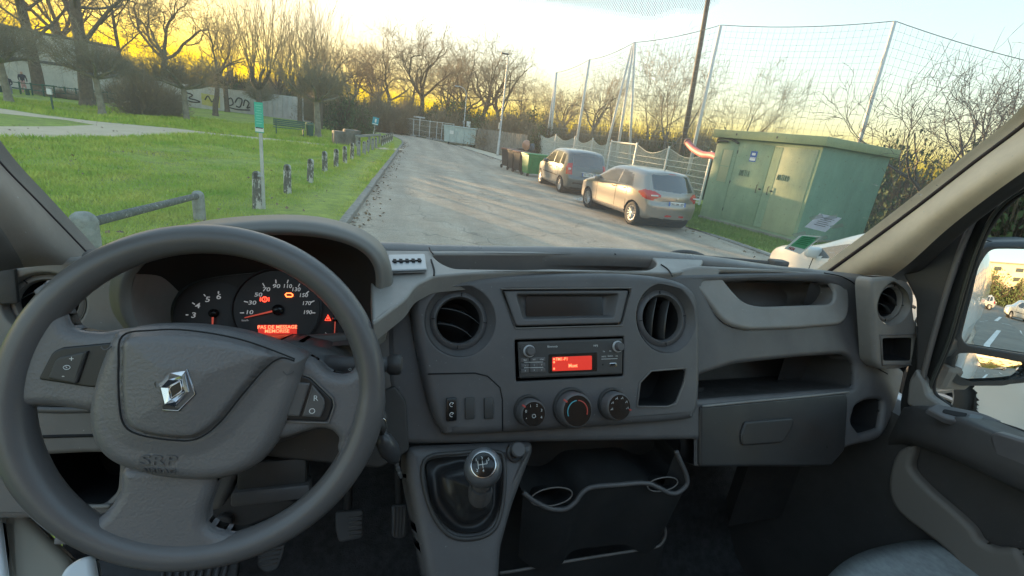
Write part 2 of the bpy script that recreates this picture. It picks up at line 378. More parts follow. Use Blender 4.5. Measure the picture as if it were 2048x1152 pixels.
def tubes_mesh(segs, n):
    """segs: array (N,8): p0 p1 r0 r1 -> verts, faces of n-sided tubes"""
    S = np.array(segs); N = len(S); p0, p1, r0, r1 = S[:, :3], S[:, 3:6], S[:, 6], S[:, 7]
    t = p1 - p0; t /= np.linalg.norm(t, axis=1)[:, None] + 1e-9
    up = np.where(np.abs(t[:, 2:3]) < .9, [[0, 0, 1.]], [[1., 0, 0]]); a = np.cross(t, up); a /= np.linalg.norm(a, axis=1)[:, None]; b = np.cross(t, a)
    V = []
    for q in range(n):
        c, s = math.cos(q * 2 * math.pi / n), math.sin(q * 2 * math.pi / n)
        o = a * c + b * s; V.append(p0 + o * r0[:, None])
    for q in range(n):
        c, s = math.cos(q * 2 * math.pi / n), math.sin(q * 2 * math.pi / n)
        o = a * c + b * s; V.append(p1 + o * r1[:, None])
    V = np.stack(V, 1).reshape(-1, 3); base = np.arange(N)[:, None] * 2 * n
    F = np.concatenate([np.concatenate([base + q, base + (q + 1) % n, base + n + (q + 1) % n, base + n + q], 1) for q in range(n)], 0)
    return V, F
def np_obj(name, V, F, mat, parent):
    k = F.shape[1]; me = bpy.data.meshes.new(name); me.vertices.add(len(V)); me.vertices.foreach_set('co', np.ascontiguousarray(V, dtype=np.float32).ravel())
    me.loops.add(F.size); me.loops.foreach_set('vertex_index', F.ravel().astype(np.int32)); me.polygons.add(len(F))
    me.polygons.foreach_set('loop_start', np.arange(0, F.size, k, dtype=np.int32)); me.polygons.foreach_set('loop_total', np.full(len(F), k, dtype=np.int32))
    me.update(); me.shade_smooth(); me.materials.append(mat)
    o = bpy.data.objects.new(name, me); C.objects.link(o)
    if parent is not None: o.parent = parent
    return o
def grow(R, p, d, L, r, lv, S, P):
    """S: list of segs per bucket (0 trunk-ish, 1 fine)"""
    n = P['seg'][min(lv, len(P['seg']) - 1)]; g = P['gnarl'][min(lv, len(P['gnarl']) - 1)]; tr = P['trop'][min(lv, len(P['trop']) - 1)]
    step = L / n; end = r * P['taper']; pts = [p.copy()]; ds = [d.copy()]; rs = [r]
    for i in range(n):
        d = (d + Vector((R.gauss(0, g), R.gauss(0, g), R.gauss(0, g) + tr))).normalized()
        q = p + d * step; r2 = r + (end - r) * (i + 1) / n
        S[0 if rs[-1] > P['fine'] else 1].append((*p, *q, rs[-1], r2)); p = q; pts.append(p.copy()); ds.append(d.copy()); rs.append(r2)
    if lv >= P['levels']: return
    k = P['kids'][min(lv, len(P['kids']) - 1)]; k = max(1, int(round(k + R.uniform(-.8, .8))))
    lo = P['start'][min(lv, len(P['start']) - 1)]
    az = R.uniform(0, 6.28)
    for j in range(k):
        f = lo + (1 - lo) * (j + R.uniform(.2, 1)) / k if j < k - 1 else 1.0
        i = min(n, max(1, int(round(f * n)))); dd = ds[i]
        a = dd.cross(Vector((0, 0, 1)) if abs(dd.z) < .95 else Vector((1, 0, 0))).normalized(); b = dd.cross(a)
        az += 2.4 + R.uniform(-.5, .5); ang = rad(P['ang'][min(lv, len(P['ang']) - 1)] * R.uniform(.6, 1.3)) * (0.55 if f == 1.0 else 1)
        nd = (dd * math.cos(ang) + (a * math.cos(az) + b * math.sin(az)) * math.sin(ang)).normalized()
        rr = max(P['rmin'], rs[i] * P['rr'] * R.uniform(.75, 1.1)); ll = L * P['lr'][min(lv, len(P['lr']) - 1)] * R.uniform(.7, 1.25)
        grow(R, pts[i], nd, ll, rr, lv + 1, S, P)
def finish_tree(name, S, parent, bark, twig):
    V, F = tubes_mesh(S[0], 7); np_obj('trunk', V, F, bark, parent)
    if S[1]:
        V, F = tubes_mesh(S[1], 3); np_obj('crown', V, F, twig, parent)
def make_tree(kind, seed):
    R = hsh(seed); S = [[], []]; t = empty('bare_tree', (0, 0, -50))
    bark, twig = bark_dark, twig_m
    up = Vector((0, 0, 1))
    def root(rr, h): # flared foot
        S[0].append((0, 0, -.15, 0, 0, h, rr * 1.45, rr))
    if kind == 'oak':         # gnarled wide tree, unit height about 14 m
        P = dict(levels=6, seg=[5, 5, 5, 4, 3, 3, 2], gnarl=[.08, .20, .26, .26, .24, .2], trop=[.02, .05, .03, .03, .04, .05], taper=.62, kids=[4.6, 4.0, 3.8, 3.6, 3.6, 3], start=[.55, .35, .3, .25, .2, .1], ang=[42, 45, 46, 44, 42], lr=[.82, .72, .68, .62, .6, .6], rr=.68, rmin=.011, fine=.05)
        root(.34, .5); grow(R, Vector((0, 0, .5)), up, 4.6, .34, 0, S, P)
    elif kind == 'tall':      # tall forest tree with long trunk, 17 m
        P = dict(levels=6, seg=[8, 5, 5, 4, 3, 2], gnarl=[.035, .14, .2, .22, .22], trop=[.02, .10, .07, .05, .05], taper=.5, kids=[8, 4.2, 3.8, 3.6, 3.2], start=[.42, .3, .25, .2, .1], ang=[48, 42, 42, 42, 42], lr=[.42, .7, .66, .62, .6], rr=.55, rmin=.011, fine=.045)
        root(.30, .5); grow(R, Vector((0, 0, .5)), up, 10.5, .30, 0, S, P)
    elif kind == 'giant':     # massive trunk, wide crown, 20 m
        P = dict(levels=6, seg=[8, 6, 5, 4, 3, 2], gnarl=[.03, .12, .2, .22, .22], trop=[.02, .06, .05, .05, .05], taper=.55, kids=[9, 4.2, 3.6, 3.2, 3], start=[.35, .25, .25, .2, .1], ang=[62, 46, 44, 42, 42], lr=[.6, .62, .64, .62, .6], rr=.42, rmin=.014, fine=.05)
        root(.62, .8); grow(R, Vector((0, 0, .8)), up, 13, .62, 0, S, P)
    elif kind == 'upright':   # cut back tree with long upright shoots
        P = dict(levels=3, seg=[7, 3, 2], gnarl=[.05, .1, .15], trop=[.07, .08, .05], taper=.3, kids=[4, 2.4, 2], start=[.2, .2], ang=[20, 28, 30], lr=[.28, .5, .5], rr=.45, rmin=.012, fine=.045)
        root(.26, .4); S[0].append((0, 0, .4, .05, 0, 2.8, .26, .24)); base = Vector((.05, 0, 2.8))
        for k in range(6):
            az = k * 1.05 + R.uniform(-.3, .3); q = base.copy(); d = Vector((math.cos(az), math.sin(az), 1.0)).normalized(); r = .17
            for s in range(5):
                q2 = q + d * .42; S[0].append((*q, *q2, r, r * .9)); q = q2; r *= .9; d = (d + Vector((R.gauss(0, .25), R.gauss(0, .25), .2))).normalized()
                if s > 1:
                    for m in range(2): grow(R, q, (up + Vector((R.gauss(0, .26), R.gauss(0, .26), 0))).normalized(), R.uniform(3.6, 6.6), .04, 0, S, P)
    elif kind == 'pollard':   # low plane tree, pale trunk, knobbly limbs and a haze of twigs
        bark, twig = bark_pale, twig_pale
        P = dict(levels=3, seg=[4, 3, 2, 2], gnarl=[.16, .22, .25], trop=[.10, .05, .03], taper=.35, kids=[5, 4, 3], start=[.15, .1, .1], ang=[38, 40, 40], lr=[.5, .55, .5], rr=.5, rmin=.008, fine=.04)
        root(.19, .3); lx, ly = R.gauss(0, .1), R.gauss(0, .1); S[0].append((0, 0, .3, lx, ly, 2.1, .19, .155)); base = Vector((lx, ly, 2.1))
        for k in range(7):
            az = k * .9 + R.uniform(-.3, .3); q = base.copy(); d = Vector((math.cos(az), math.sin(az), R.uniform(.15, .5))).normalized(); r = .11
            for s in range(5):
                q2 = q + d * R.uniform(.26, .42); S[0].append((*q, *q2, r, r * .88)); q = q2; r *= .88; d = (d + Vector((R.gauss(0, .3), R.gauss(0, .3), .05))).normalized()
                for m in range(3): grow(R, q, (d * .4 + up * .7 + Vector((R.gauss(0, .7), R.gauss(0, .7), R.gauss(0, .4)))).normalized(), R.uniform(.8, 1.7), .022, 0, S, P)
    elif kind == 'fine':      # airy tree with rising limbs, many fine twigs, 10 m
        bark, twig = pm('bark_grey%d' % seed, (.12, .105, .085), .9, scale=4, col2=(.19, .17, .14)), twig_m
        P = dict(levels=6, seg=[4, 6, 5, 4, 3, 2], gnarl=[.05, .09, .13, .16, .18], trop=[.02, .07, .06, .05, .04], taper=.5, kids=[5, 4.6, 4.2, 3.8, 3.2], start=[.35, .25, .2, .2, .1], ang=[38, 36, 36, 38, 40], lr=[1.15, .6, .6, .6, .6], rr=.6, rmin=.007, fine=.035)
        root(.15, .3); grow(R, Vector((0, 0, .3)), up, 2.9, .15, 0, S, P)
    elif kind == 'sparse':    # dark open tree, few long bending limbs, 8 m
        bark = twig = pm('bark_dusk%d' % seed, (.075, .065, .065), .9, scale=4, col2=(.12, .105, .10))
        P = dict(levels=5, seg=[4, 7, 6, 5, 4, 3], gnarl=[.05, .11, .15, .18, .2], trop=[.02, .05, .05, .04, .04], taper=.5, kids=[5, 4.2, 3.8, 3.4, 2.8], start=[.4, .3, .25, .2, .1], ang=[50, 42, 38, 38, 40], lr=[1.5, .62, .6, .6, .6], rr=.66, rmin=.009, fine=.035)
        root(.16, .3); grow(R, Vector((0, 0, .3)), up, 2.3, .16, 0, S, P)
    finish_tree(kind, S, t, bark, twig)
    return t
PRO = {}
def proto(kind, v):
    if (kind, v) not in PRO:
        t = make_tree(kind, v * 31 + len(kind)); zs = []
        for c in t.children:
            zs.append(max(v_[2] for v_ in (c.bound_box[k] for k in range(8))))
        PRO[(kind, v)] = [t, max(zs), False]
    return PRO[(kind, v)]
def plant(kind, v, x, y, H, label, group, z=0.0, rz=None, cat='tree'):
    pr = proto(kind, v); sc = H / pr[1]
    rz = rnd.uniform(0, 6.28) if rz is None else rz
    sx = sc
    if not pr[2]:
        pr[2] = True; o = pr[0]; o.location = (x, y, z); o.rotation_euler = (0, 0, rz); o.scale = (sx, sx, sc)
        tag(o, label, cat, group)
    else:
        o = dup(pr[0], (x, y, z), rz, (sx, sx, sc), label, group, cat)
    return o
def pt(px, py, z=0.1): p = gnd(px, py, z); return p.x, p.y

def make_bush(seed, leafy, n=1500, cat='bush'):
    R = np.random.RandomState(seed); t = empty('shrub', (0, 0, -50))
    # twigs fanning from the foot
    k = n; a = R.uniform(0, 6.28, k); e = R.uniform(.25, 1.45, k); L = R.uniform(.5, 1, k)
    lob = 1 + .35 * np.sin(a * 3 + seed) * np.cos(e * 2)
    tip = np.stack([np.cos(a) * np.cos(e), np.sin(a) * np.cos(e), np.sin(e)], 1) * (L * lob)[:, None]
    foot = tip * R.uniform(.25, .8, k)[:, None] * [1, 1, .7]; foot += R.normal(0, .05, (k, 3)); foot[:, 2] = np.clip(foot[:, 2], 0, 9)
    tip += R.normal(0, .06, (k, 3)); tip[:, 2] = np.clip(tip[:, 2], .02, 9)
    S = np.concatenate([foot, tip, np.full((k, 1), .006), np.full((k, 1), .003)], 1); V, F = tubes_mesh(S, 3)
    np_obj('twigs', V, F, bush_brown if not leafy else bark_dark, t)
    m = 4500 if leafy else 1400
    a = R.uniform(0, 6.28, m); e = np.arcsin(R.uniform(0, 1, m)); L = R.uniform(0, 1, m) ** .3
    lob = 1 + .3 * np.sin(a * 3 + seed) * np.cos(e * 3) + .15 * np.sin(a * 7 + seed)
    c = np.stack([np.cos(a) * np.cos(e), np.sin(a) * np.cos(e), np.sin(e)], 1) * (L * lob * .97)[:, None]
    u = R.normal(0, 1, (m, 3)); u /= np.linalg.norm(u, axis=1)[:, None]; w_ = np.cross(u, R.normal(0, 1, (m, 3))); w_ /= np.linalg.norm(w_, axis=1)[:, None]
    s = (R.uniform(.02, .05, m) if leafy else R.uniform(.01, .03, m))[:, None]
    V = np.stack([c - u * s, c + w_ * s * .6, c + u * s, c - w_ * s * .6], 1).reshape(-1, 3); V[:, 2] = np.clip(V[:, 2], .0, 9)
    np_obj('foliage', V, np.arange(4 * m).reshape(-1, 4), bush_green if leafy else bush_brown, t)
    return t
BUSH = {}
def bush(v, leafy, x, y, r, h, label, group, z=0.0, cat='shrub'):
    key = (v, leafy)
    if key not in BUSH:
        BUSH[key] = make_bush(v * 7 + 3, leafy); o = BUSH[key]; o.location = (x, y, z); o.scale = (r, r, h); tag(o, label, cat, group); return o
    return dup(BUSH[key], (x, y, z), rnd.uniform(0, 6.28), (r, r, h), label, group, cat)

# --- pollarded plane trees on the lawn (foot pixel, height)
G1 = 'pollarded plane trees on the lawn'
for px, py, H, v, lab in [
    (18, 204, 5.6, 0, 'thick pale pollarded tree at the far left edge beyond the fork of the paths'),
    (205, 230, 5.2, 1, 'pale pollarded tree just behind the sandy path, left of the tall dark trunks'),
    (264, 207, 5.0, 2, 'small pollarded tree with a flared foot in front of the brown shrubs'),
    (374, 243, 5.2, 0, 'slim pollarded tree standing in front of the graffiti wall'),
    (636, 275, 6.0, 1, 'pale pollarded tree beside the green park bench and litter bin'),
    (520, 232, 4.6, 2, 'pollarded tree behind the green notice sign')]:
    x, y = pt(px, py); plant('pollard', v, x, y, H, lab, G1, z=0.1)
# --- tall dark trees on the left against the sunset
G2 = 'tall bare trees against the sunset'
for px, py, Y, H, k, v, lab in [
    (75, 160, 52, 22, 'giant', 0, 'massive dark trunk left of the white building, crown cut by the top of the photo'),
    (172, 184, 40, 21, 'giant', 1, 'tallest leaning dark trunk in front of the white building'),
    (-60, 150, 55, 19, 'oak', 0, 'spreading dark tree at the far left behind the path'),
    (250, 185, 62, 18, 'tall', 2, 'tall slender bare tree just right of the leaning trunk'),
    (430, 218, 50, 12.5, 'oak', 1, 'crooked dark tree with two bent arms before the graffiti wall'),
    (330, 190, 70, 17, 'oak', 2, 'broad bare tree behind the brown shrubs, lit orange by the sun'),
    (20, 150, 75, 20, 'oak', 1, 'bare tree behind the roof of the white building near the sun'),
    (120, 150, 80, 21, 'oak', 2, 'bare tree whose twigs veil the low sun')]:
    p = at_dist(px, py, Y); plant(k, v, p.x, Y, H, lab, G2, z=0.0)
G3 = 'cut back trees with long upright shoots'
for px, Y, H, v, lab in [(520, 48, 13.5, 0, 'cut back tree with upright shoots directly behind the green notice sign'),
    (600, 58, 14.5, 1, 'cut back tree with upright shoots at the right end of the graffiti wall'),
    (640, 44, 11.8, 0, 'tree with upright shoots above the park bench'),
    (560, 75, 16.5, 1, 'tallest tree with bundled upright shoots, behind the wall'),
    (455, 66, 14.5, 0, 'tree with upright shoots behind the crooked dark tree')]:
    p = at_dist(px, 230, Y); plant('upright', v, p.x, Y, H, lab, G3)
# --- wood at the far end
G4 = 'gnarled bare trees of the wood beyond the road end'
names4 = ['gnarled bare tree in the wood, %s']
far = [(700, 84, 13, 'oak', 0, 'behind the dark evergreen bush'), (740, 88, 15, 'tall', 0, 'left of the broad pair in the middle'), (782, 80, 17, 'oak', 1, 'broadest crown above the end of the road'),
       (820, 92, 17.5, 'tall', 1, 'slender, just right of the broadest crown'), (842, 78, 17, 'oak', 2, 'with a long arm reaching right'), (885, 90, 15, 'oak', 0, 'in the gap before the arched street lamp'),
       (930, 76, 17, 'oak', 1, 'rising straight above the pale skip'), (962, 82, 17, 'oak', 2, 'right behind the arched street lamp'), (1000, 74, 14.5, 'oak', 0, 'right behind the tall street lamp'),
       (1040, 86, 14, 'tall', 2, 'between the tall street lamp and the first net poles'), (1075, 80, 11.5, 'oak', 1, 'left of the leaning pair of net poles'), (1135, 84, 12, 'oak', 2, 'behind the second pair of net poles'),
       (1190, 78, 13.5, 'oak', 0, 'behind the single pale net pole'), (1235, 88, 16, 'tall', 1, 'left of the three white braced poles'), (660, 78, 13, 'oak', 2, 'above the right end of the pale wall'),
       (905, 110, 19, 'tall', 2, 'far back behind the skip'), (760, 112, 18, 'oak', 0, 'far back over the road end'), (1100, 105, 15, 'tall', 0, 'far back over the fence')]
for px, Y, H, k, v, lab in far:
    p = at_dist(px, 240, Y); plant(k, v, p.x, Y, H * 1.02, 'gnarled bare tree ' + lab, G4)
# --- airy trees behind the net on the right
G5 = 'airy bare trees behind the ball net'
for px, Y, H, v, lab in [(1330, 34, 10.8, 0, 'airy bare tree behind the net, between the dark pole and the white braced poles'),
    (1462, 36, 10.4, 1, 'round airy bare tree with a bird nest, behind the left end of the hut'), (1290, 46, 11.5, 2, 'airy bare tree behind the white braced poles'),
    (1530, 46, 5.5, 2, 'low hazy bare tree above the hut roof'), (1905, 13, 7.0, 1, 'dark spreading bare tree right of the hut, beside the window pillar'),
    (1975, 13.5, 8.0, 0, 'tall dark bare tree at the right edge above the window pillar'), (2060, 12, 7, 2, 'bare tree whose branches enter at the right edge'), (1380, 60, 9, 2, 'distant airy tree behind the dark pole')]:
    p = at_dist(px, 300, Y); plant('sparse' if px > 1800 else 'fine', v, p.x, Y, H, lab, G5)
# --- undergrowth in front of the wood: brown thickets and evergreen bushes
def thicket_label(px, h):
    L_ = [(520, 'behind the cut back trees'), (612, 'behind the graffiti wall'), (690, 'above the park bench'), (745, 'behind the evergreen bushes'), (800, 'left of the far end of the road'), (870, 'behind the site fence'), (940, 'behind the pale skip'), (1010, 'beside the tall street lamp'), (1080, 'behind the wheelie bins'), (1160, 'behind the second pair of net poles'), (1240, 'behind the people carrier'), (1330, 'behind the white braced poles'), (1500, 'behind the fence near the hut')]
    w = 'tall' if h > 3.6 else 'low'
    return w + ' tangled thicket ' + [t for x, t in L_ if px <= x][0]
G6 = 'brown thickets along the edge of the wood'
def shrub_label(px):
    L_ = [(-60, 'at the far left edge before the white building'), (-10, 'behind the bench with two people'), (60, 'behind the left massive trunk'), (120, 'between the two massive trunks'), (180, 'at the foot of the leaning trunk'), (215, 'behind the small waste post side of the lawn'), (240, 'just right of the leaning trunk'), (270, 'behind the flared pollarded tree'), (300, 'left of the large leafy shrub'), (330, 'right of the large leafy shrub'), (400, 'touching the graffiti wall')]
    return 'low brown shrub ' + [t for x, t in L_ if px <= x][0]
i = 0
R6 = hsh(11)
for px in range(440, 1440, 15):
    Y = (66 if px > 612 else 84) + R6.uniform(-4, 10)
    if px > 980: Y = 52 - (px - 980) * .045 + R6.uniform(-3, 5)
    p = at_dist(px, 250, Y); r = R6.uniform(2.2, 3.6); h = R6.uniform(2.6, 4.8) * (1.15 if px < 980 else .85)
    bush(i % 4, R6.random() < (.42 if 830 < px < 1000 or px > 1040 else .16), p.x, Y, r, h, thicket_label(px, h), G6); i += 1
for px in list(range(-140, 210, 40)) + list(range(210, 348, 28)):
    Y = 46 + R6.uniform(-4, 10); p = at_dist(px, 200, Y)
    if 120 > px: Y += 26
    bush(i % 4, False, p.x * Y / p.y, Y, R6.uniform(1.8, 3), R6.uniform(1.8, 3.0) if px > 215 else .9, shrub_label(px), 'brown shrubs at the top of the lawn'); i += 1
for k in range(14):  # extra thickets added to keep low sun streaks off the road
    px = 180 + k * 33; Y = 88 + R6.uniform(-4, 6); p = at_dist(px, 200, Y)
    bush(k % 4, False, p.x, Y, R6.uniform(3.0, 4.4), R6.uniform(4.6, 6.6), 'tall hazy thicket beyond ' + ('the roof of the white building' if px < 260 else 'the brown leafy shrubs' if px < 345 else 'the yellow graffiti' if px < 450 else 'the black graffiti' if px < 530 else 'the right end of the graffiti wall'), 'thickets beyond the graffiti wall')
for px, Y, r, h, lab in [(695, 46, 2.0, 3.2, 'large dark evergreen bush left of the blue road sign'), (722, 42, 1.2, 2.0, 'smaller evergreen bush in front of the large dark one'),
                         (290, 36, 2.0, 2.7, 'large brown leafy shrub between the leaning trunk and the graffiti wall'), (335, 38, 1.7, 2.0, 'brown leafy shrub left of the graffiti wall')]:
    p = at_dist(px, 262, Y); bush(int(Y) % 4, px > 600, p.x, Y, r, h, lab, None)
# laurel and ivy behind the fence and hut
for px, Y, r, h, lab in [(1800, 15.5, 1.3, 3.2, 'tall evergreen shrub right behind the green hut'), (1860, 13.5, 1.3, 2.4, 'glossy evergreen shrub beside the window pillar'), (1950, 14, 1.6, 3.0, 'broad evergreen tree top over the window pillar'),
                         (2050, 11.5, 1.8, 2.6, 'dense evergreen hedge seen through the side window'), (2150, 9, 2.2, 3.4, 'evergreen hedge beyond the white car'), (1420, 22, 1.4, 2.0, 'flowering evergreen shrub behind the fence beside the hut'),
                         (1385, 24.5, 1.2, 1.7, 'low evergreen shrub behind the fence at the dark pole'), (1190, 31, .8, 2.2, 'ivy clump on the fence behind the first parked car'), (1250, 27, .9, 2.0, 'ivy clump on the fence between the parked cars'), (1085, 40, 1.6, 2.6, 'evergreen shrub at the leaning net poles')]:
    p = at_dist(px, 300, Y); bush(int(px) % 4, True, p.x, Y, r, h, lab, None)
# trees and shrubs behind the van, seen in the door mirror
for k, (x, y, H) in enumerate([(6, -58, 8), (13, -62, 9), (21, -56, 8), (31, -64, 9), (0, -66, 8)]):
    bush(k % 4, True, x, y, 4.2, 6.5, ['evergreen tree lit gold in the door mirror, nearest the van side', 'second evergreen tree lit gold in the door mirror', 'third evergreen tree in the door mirror', 'last evergreen tree in the door mirror', 'evergreen tree hidden by the van side in the mirror'][k], 'trees seen in the door mirror', cat='tree')
# ================================================================== things outdoors
white_wall = pm('white_wall', (0.46, 0.46, 0.45), 0.8, scale=0.7, col2=(0.6, 0.6, 0.58))
galv = pm('galvanised', (0.42, 0.44, 0.45), 0.5, 0.3, scale=6, col2=(0.55, 0.57, 0.58))
wood_dark = pm('pole_wood', (0.09, 0.075, 0.06), 0.85, scale=6, bump=0.5, bscale=30, col2=(0.16, 0.14, 0.12))
post_white = pm('post_white', (0.52, 0.53, 0.53), 0.6, scale=8, col2=(0.66, 0.67, 0.67))
black_p = pm('black_plastic', (0.018, 0.018, 0.02), 0.5)
rubber = pm('rubber', (0.018, 0.018, 0.018), 0.85, bump=.3, bscale=60, scale=4, var=.2)
chrome = pm('chrome', (0.75, 0.75, 0.77), 0.12, 1.0)
# white peeling paint over old mossy wood
def peeling(name, wood, paint, thr, scale):
    m = pm(name, wood, 0.9, scale=20, var=.35, bump=0.7, bscale=60)
    N = m.node_tree.nodes; L = m.node_tree.links; b = N['Principled BSDF']; src = b.inputs['Base Color'].links[0].from_socket
    g = N.new('ShaderNodeTexCoord'); mp = N.new('ShaderNodeMapping'); mp.inputs['Scale'].default_value = (1.6, 1.6, .7); L.new(g.outputs['Object'], mp.inputs[0])
    n = N.new('ShaderNodeTexNoise'); n.inputs['Scale'].default_value = scale; n.inputs['Detail'].default_value = 7; n.inputs['Roughness'].default_value = .7; L.new(mp.outputs[0], n.inputs['Vector'])
    r = N.new('ShaderNodeValToRGB'); r.color_ramp.elements[0].position = thr; r.color_ramp.elements[1].position = thr + .04; L.new(n.outputs['Fac'], r.inputs[0])
    mx = N.new('ShaderNodeMixRGB'); L.new(r.outputs[0], mx.inputs[0]); L.new(src, mx.inputs[1]); mx.inputs[2].default_value = (*paint, 1); L.new(mx.outputs[0], b.inputs['Base Color']); return m
bol_m = peeling('peeling_post', (0.10, 0.10, 0.08), (0.50, 0.49, 0.45), 0.50, 6)
rail_m = peeling('peeling_rail', (0.10, 0.11, 0.10), (0.45, 0.46, 0.44), 0.60, 22)
mossy = pm('mossy_wood', (0.17, 0.18, 0.16), 0.95, scale=12, bump=.6, bscale=40, col2=(0.30, 0.31, 0.29))

# --- bollards: short posts with domed heads and a through slot
def bollard_mesh(h, r):
    b = MB(); b.lathe([(r * 1.03, -.1), (r, .1), (r * .97, h - r * .9), (r * .86, h - r * .45), (r * .55, h - r * .12), (0.001, h)], n=14, caps=False); return b
G7 = 'short wooden bollards along the lawn edge'
b0 = thing('bollard', 'nearest round topped bollard with peeling white paint, behind the green notice sign post', 'bollard', group=G7)
bollard_mesh(.68, .082).build('post', bol_m, b0, smooth=True, centre=False)
MB().box((0, -.074, .60), (.045, .03, .10)).build('slot', pm('slot_dark', (.03, .03, .025), .9), b0)
spots = [(515, 417), (575, 387), (620, 365), (650, 344), (672, 335), (690, 327), (704, 319), (717, 313), (728, 309), (736, 305), (745, 300), (752, 297)]
labs = ['nearest round topped bollard with peeling white paint, beside the green notice sign post', 'white streaked bollard standing alone right of the notice sign', 'greyest bollard, third along the row from the notice sign',
        'bollard with a white foot and dark head, fourth along the row', 'fifth bollard along the row, mostly white', 'sixth bollard along the row from the notice sign', 'seventh bollard along the row from the notice sign',
        'first of the dark bollards joined by a low rail', 'second of the dark bollards by the low rail', 'third dark bollard by the low rail', 'fourth dark bollard by the low rail', 'last dark bollard by the low rail']
for i, (px, py) in enumerate(spots):
    x, y = pt(px, py)
    if i == 0: o = b0; o.location = (x, y, .1)
    else: o = dup(b0, (x, y, .1), rnd.uniform(-.4, .4), (1, 1, rnd.uniform(.9, 1.0)), group=G7)
    o['label'] = labs[i]; o.rotation_euler[1] = rnd.uniform(-.04, .04); o.rotation_euler[0] = rnd.uniform(-.04, .04)
    if i >= 7:
        for c in o.children:
            if c.name.startswith('post'): c.data = c.data.copy() if i == 7 else dark_me; c.data.materials[0] = mossy; dark_me = c.data
for i, (px, py) in enumerate([(764, 291), (768, 289), (772, 287), (776, 285), (780, 283), (784, 281)]):
    x, y = pt(px, py); dup(b0, (x, y, .1), 0, .95, 'small white bollard near the far end of the road, %s along' % ['first', 'second', 'third', 'fourth', 'fifth', 'sixth'][i], 'white bollards near the road end', 'bollard')
# --- low rail and concrete blocks far along
rl = thing('low_rail', 'low mossy timber rail on posts behind the dark bollards', 'rail', (*pt(715, 296), .1))
p0, p1 = gnd(712, 296, .1), gnd(760, 288, .1)
mb = MB(); mb.box((0, 0, 0), ((p1 - p0).length, .12, .12)); a = math.atan2(p1.y - p0.y, p1.x - p0.x); M = Matrix.Rotation(a, 3, 'Z')
mk('rail', [(p0 + p1) / 2 + Vector((0, 0, .62)) + M @ v for v in mb.v], mb.f, mossy, rl)
for f in (0.03, .5, .97): MB().box(tuple(p0.lerp(p1, f) + Vector((0, 0, .28))), (.14, .14, .56)).build('post', mossy, rl, world=True)
for px, py, d, lab in [(686, 290, (1.1, .9, .75), 'low concrete block left of the low rail'), (703, 292, (.85, .9, .9), 'darker concrete block touching the low rail')]:
    x, y = pt(px, py); o = MB().rbox((x, y, .1 + d[2] / 2), d, .06, rz=.3).build('concrete_block', pm('block_%d' % px, (.09, .09, .075), .9, scale=2, bump=.5, bscale=12, col2=(.20, .19, .165)), None, world=True, autos=40)
    tag(o, lab, 'concrete block', 'concrete blocks on the lawn')
# --- barrier near the van
bar = thing('barrier', 'dark timber barrier rail sloping between two thick pale posts on the lawn beside the van', 'barrier', (*pt(400, 440), .1))
A = gnd(400, 440, .1); B = gnd(184, 545, .1)
def at_xy(px, py, P):          # point of the vertical line over P that shows at height py
    r = raydir(px, py); t = math.hypot(P.x, P.y) / math.hypot(r.x, r.y); return EYE.z + r.z * t
hA = .46; hB = .64
for P, h, r in ((A, hA, .085), (B, hB, .115)):
    b = MB().lathe([(r, -.1), (r, h - r * .8), (r * .85, h - r * .4), (r * .5, h - r * .1), (.001, h)], c=P, n=18, caps=False); b.build('post', mossy, bar, smooth=True, world=True)
q0 = B + Vector((0, 0, hB - .13)); q1 = A + Vector((0, 0, hA - .08))
MB().tube([q0, q0.lerp(q1, .5), q1 + (q1 - q0) * .02], [.050, .048, .046], n=12).build('rail', rail_m, bar, smooth=True, world=True)
# --- green notice sign strapped to the nearest bollard
sx, sy = pt(528, 418)
sg = thing('notice_sign', 'tall narrow turquoise notice sign on a grey post strapped to the nearest bollard', 'sign', (sx, sy, .1), -.1)
MB().box((0, 0, .87), (.045, .045, 1.9)).build('post', galv, sg)
sign_g = pm('sign_turquoise', (0.03, 0.45, 0.32), 0.5)
MB().rbox((0, -.035, 1.60), (.145, .012, .50), .004).build('sign_board', sign_g, sg)
MB().box((0, -.0425, 1.40), (.14, .004, .07)).build('white_strip', pm('sign_white', (.75, .75, .75), .6), sg)
for z in (1.70, 2.16):
    pass
mt = Matrix.Translation((0, -.0425, 2.10)) @ Matrix.Rotation(rad(90), 4, 'X')
for k in range(8):
    MB().box((0, -.0425, 1.80 - k * .042), (.11 - .02 * (k % 3), .002, .007)).build('lettering', pm('sign_print', (.25, .7, .6), .6) if k == 0 else MATS['sign_print'], sg)
MB().box((0, -.045, 1.43), (.12, .003, .018)).build('lettering', black_p, sg)
MB().tube([(-.13, -.05, .60), (.035, -.05, .60)], .012, n=6).build('strap', galv, sg)
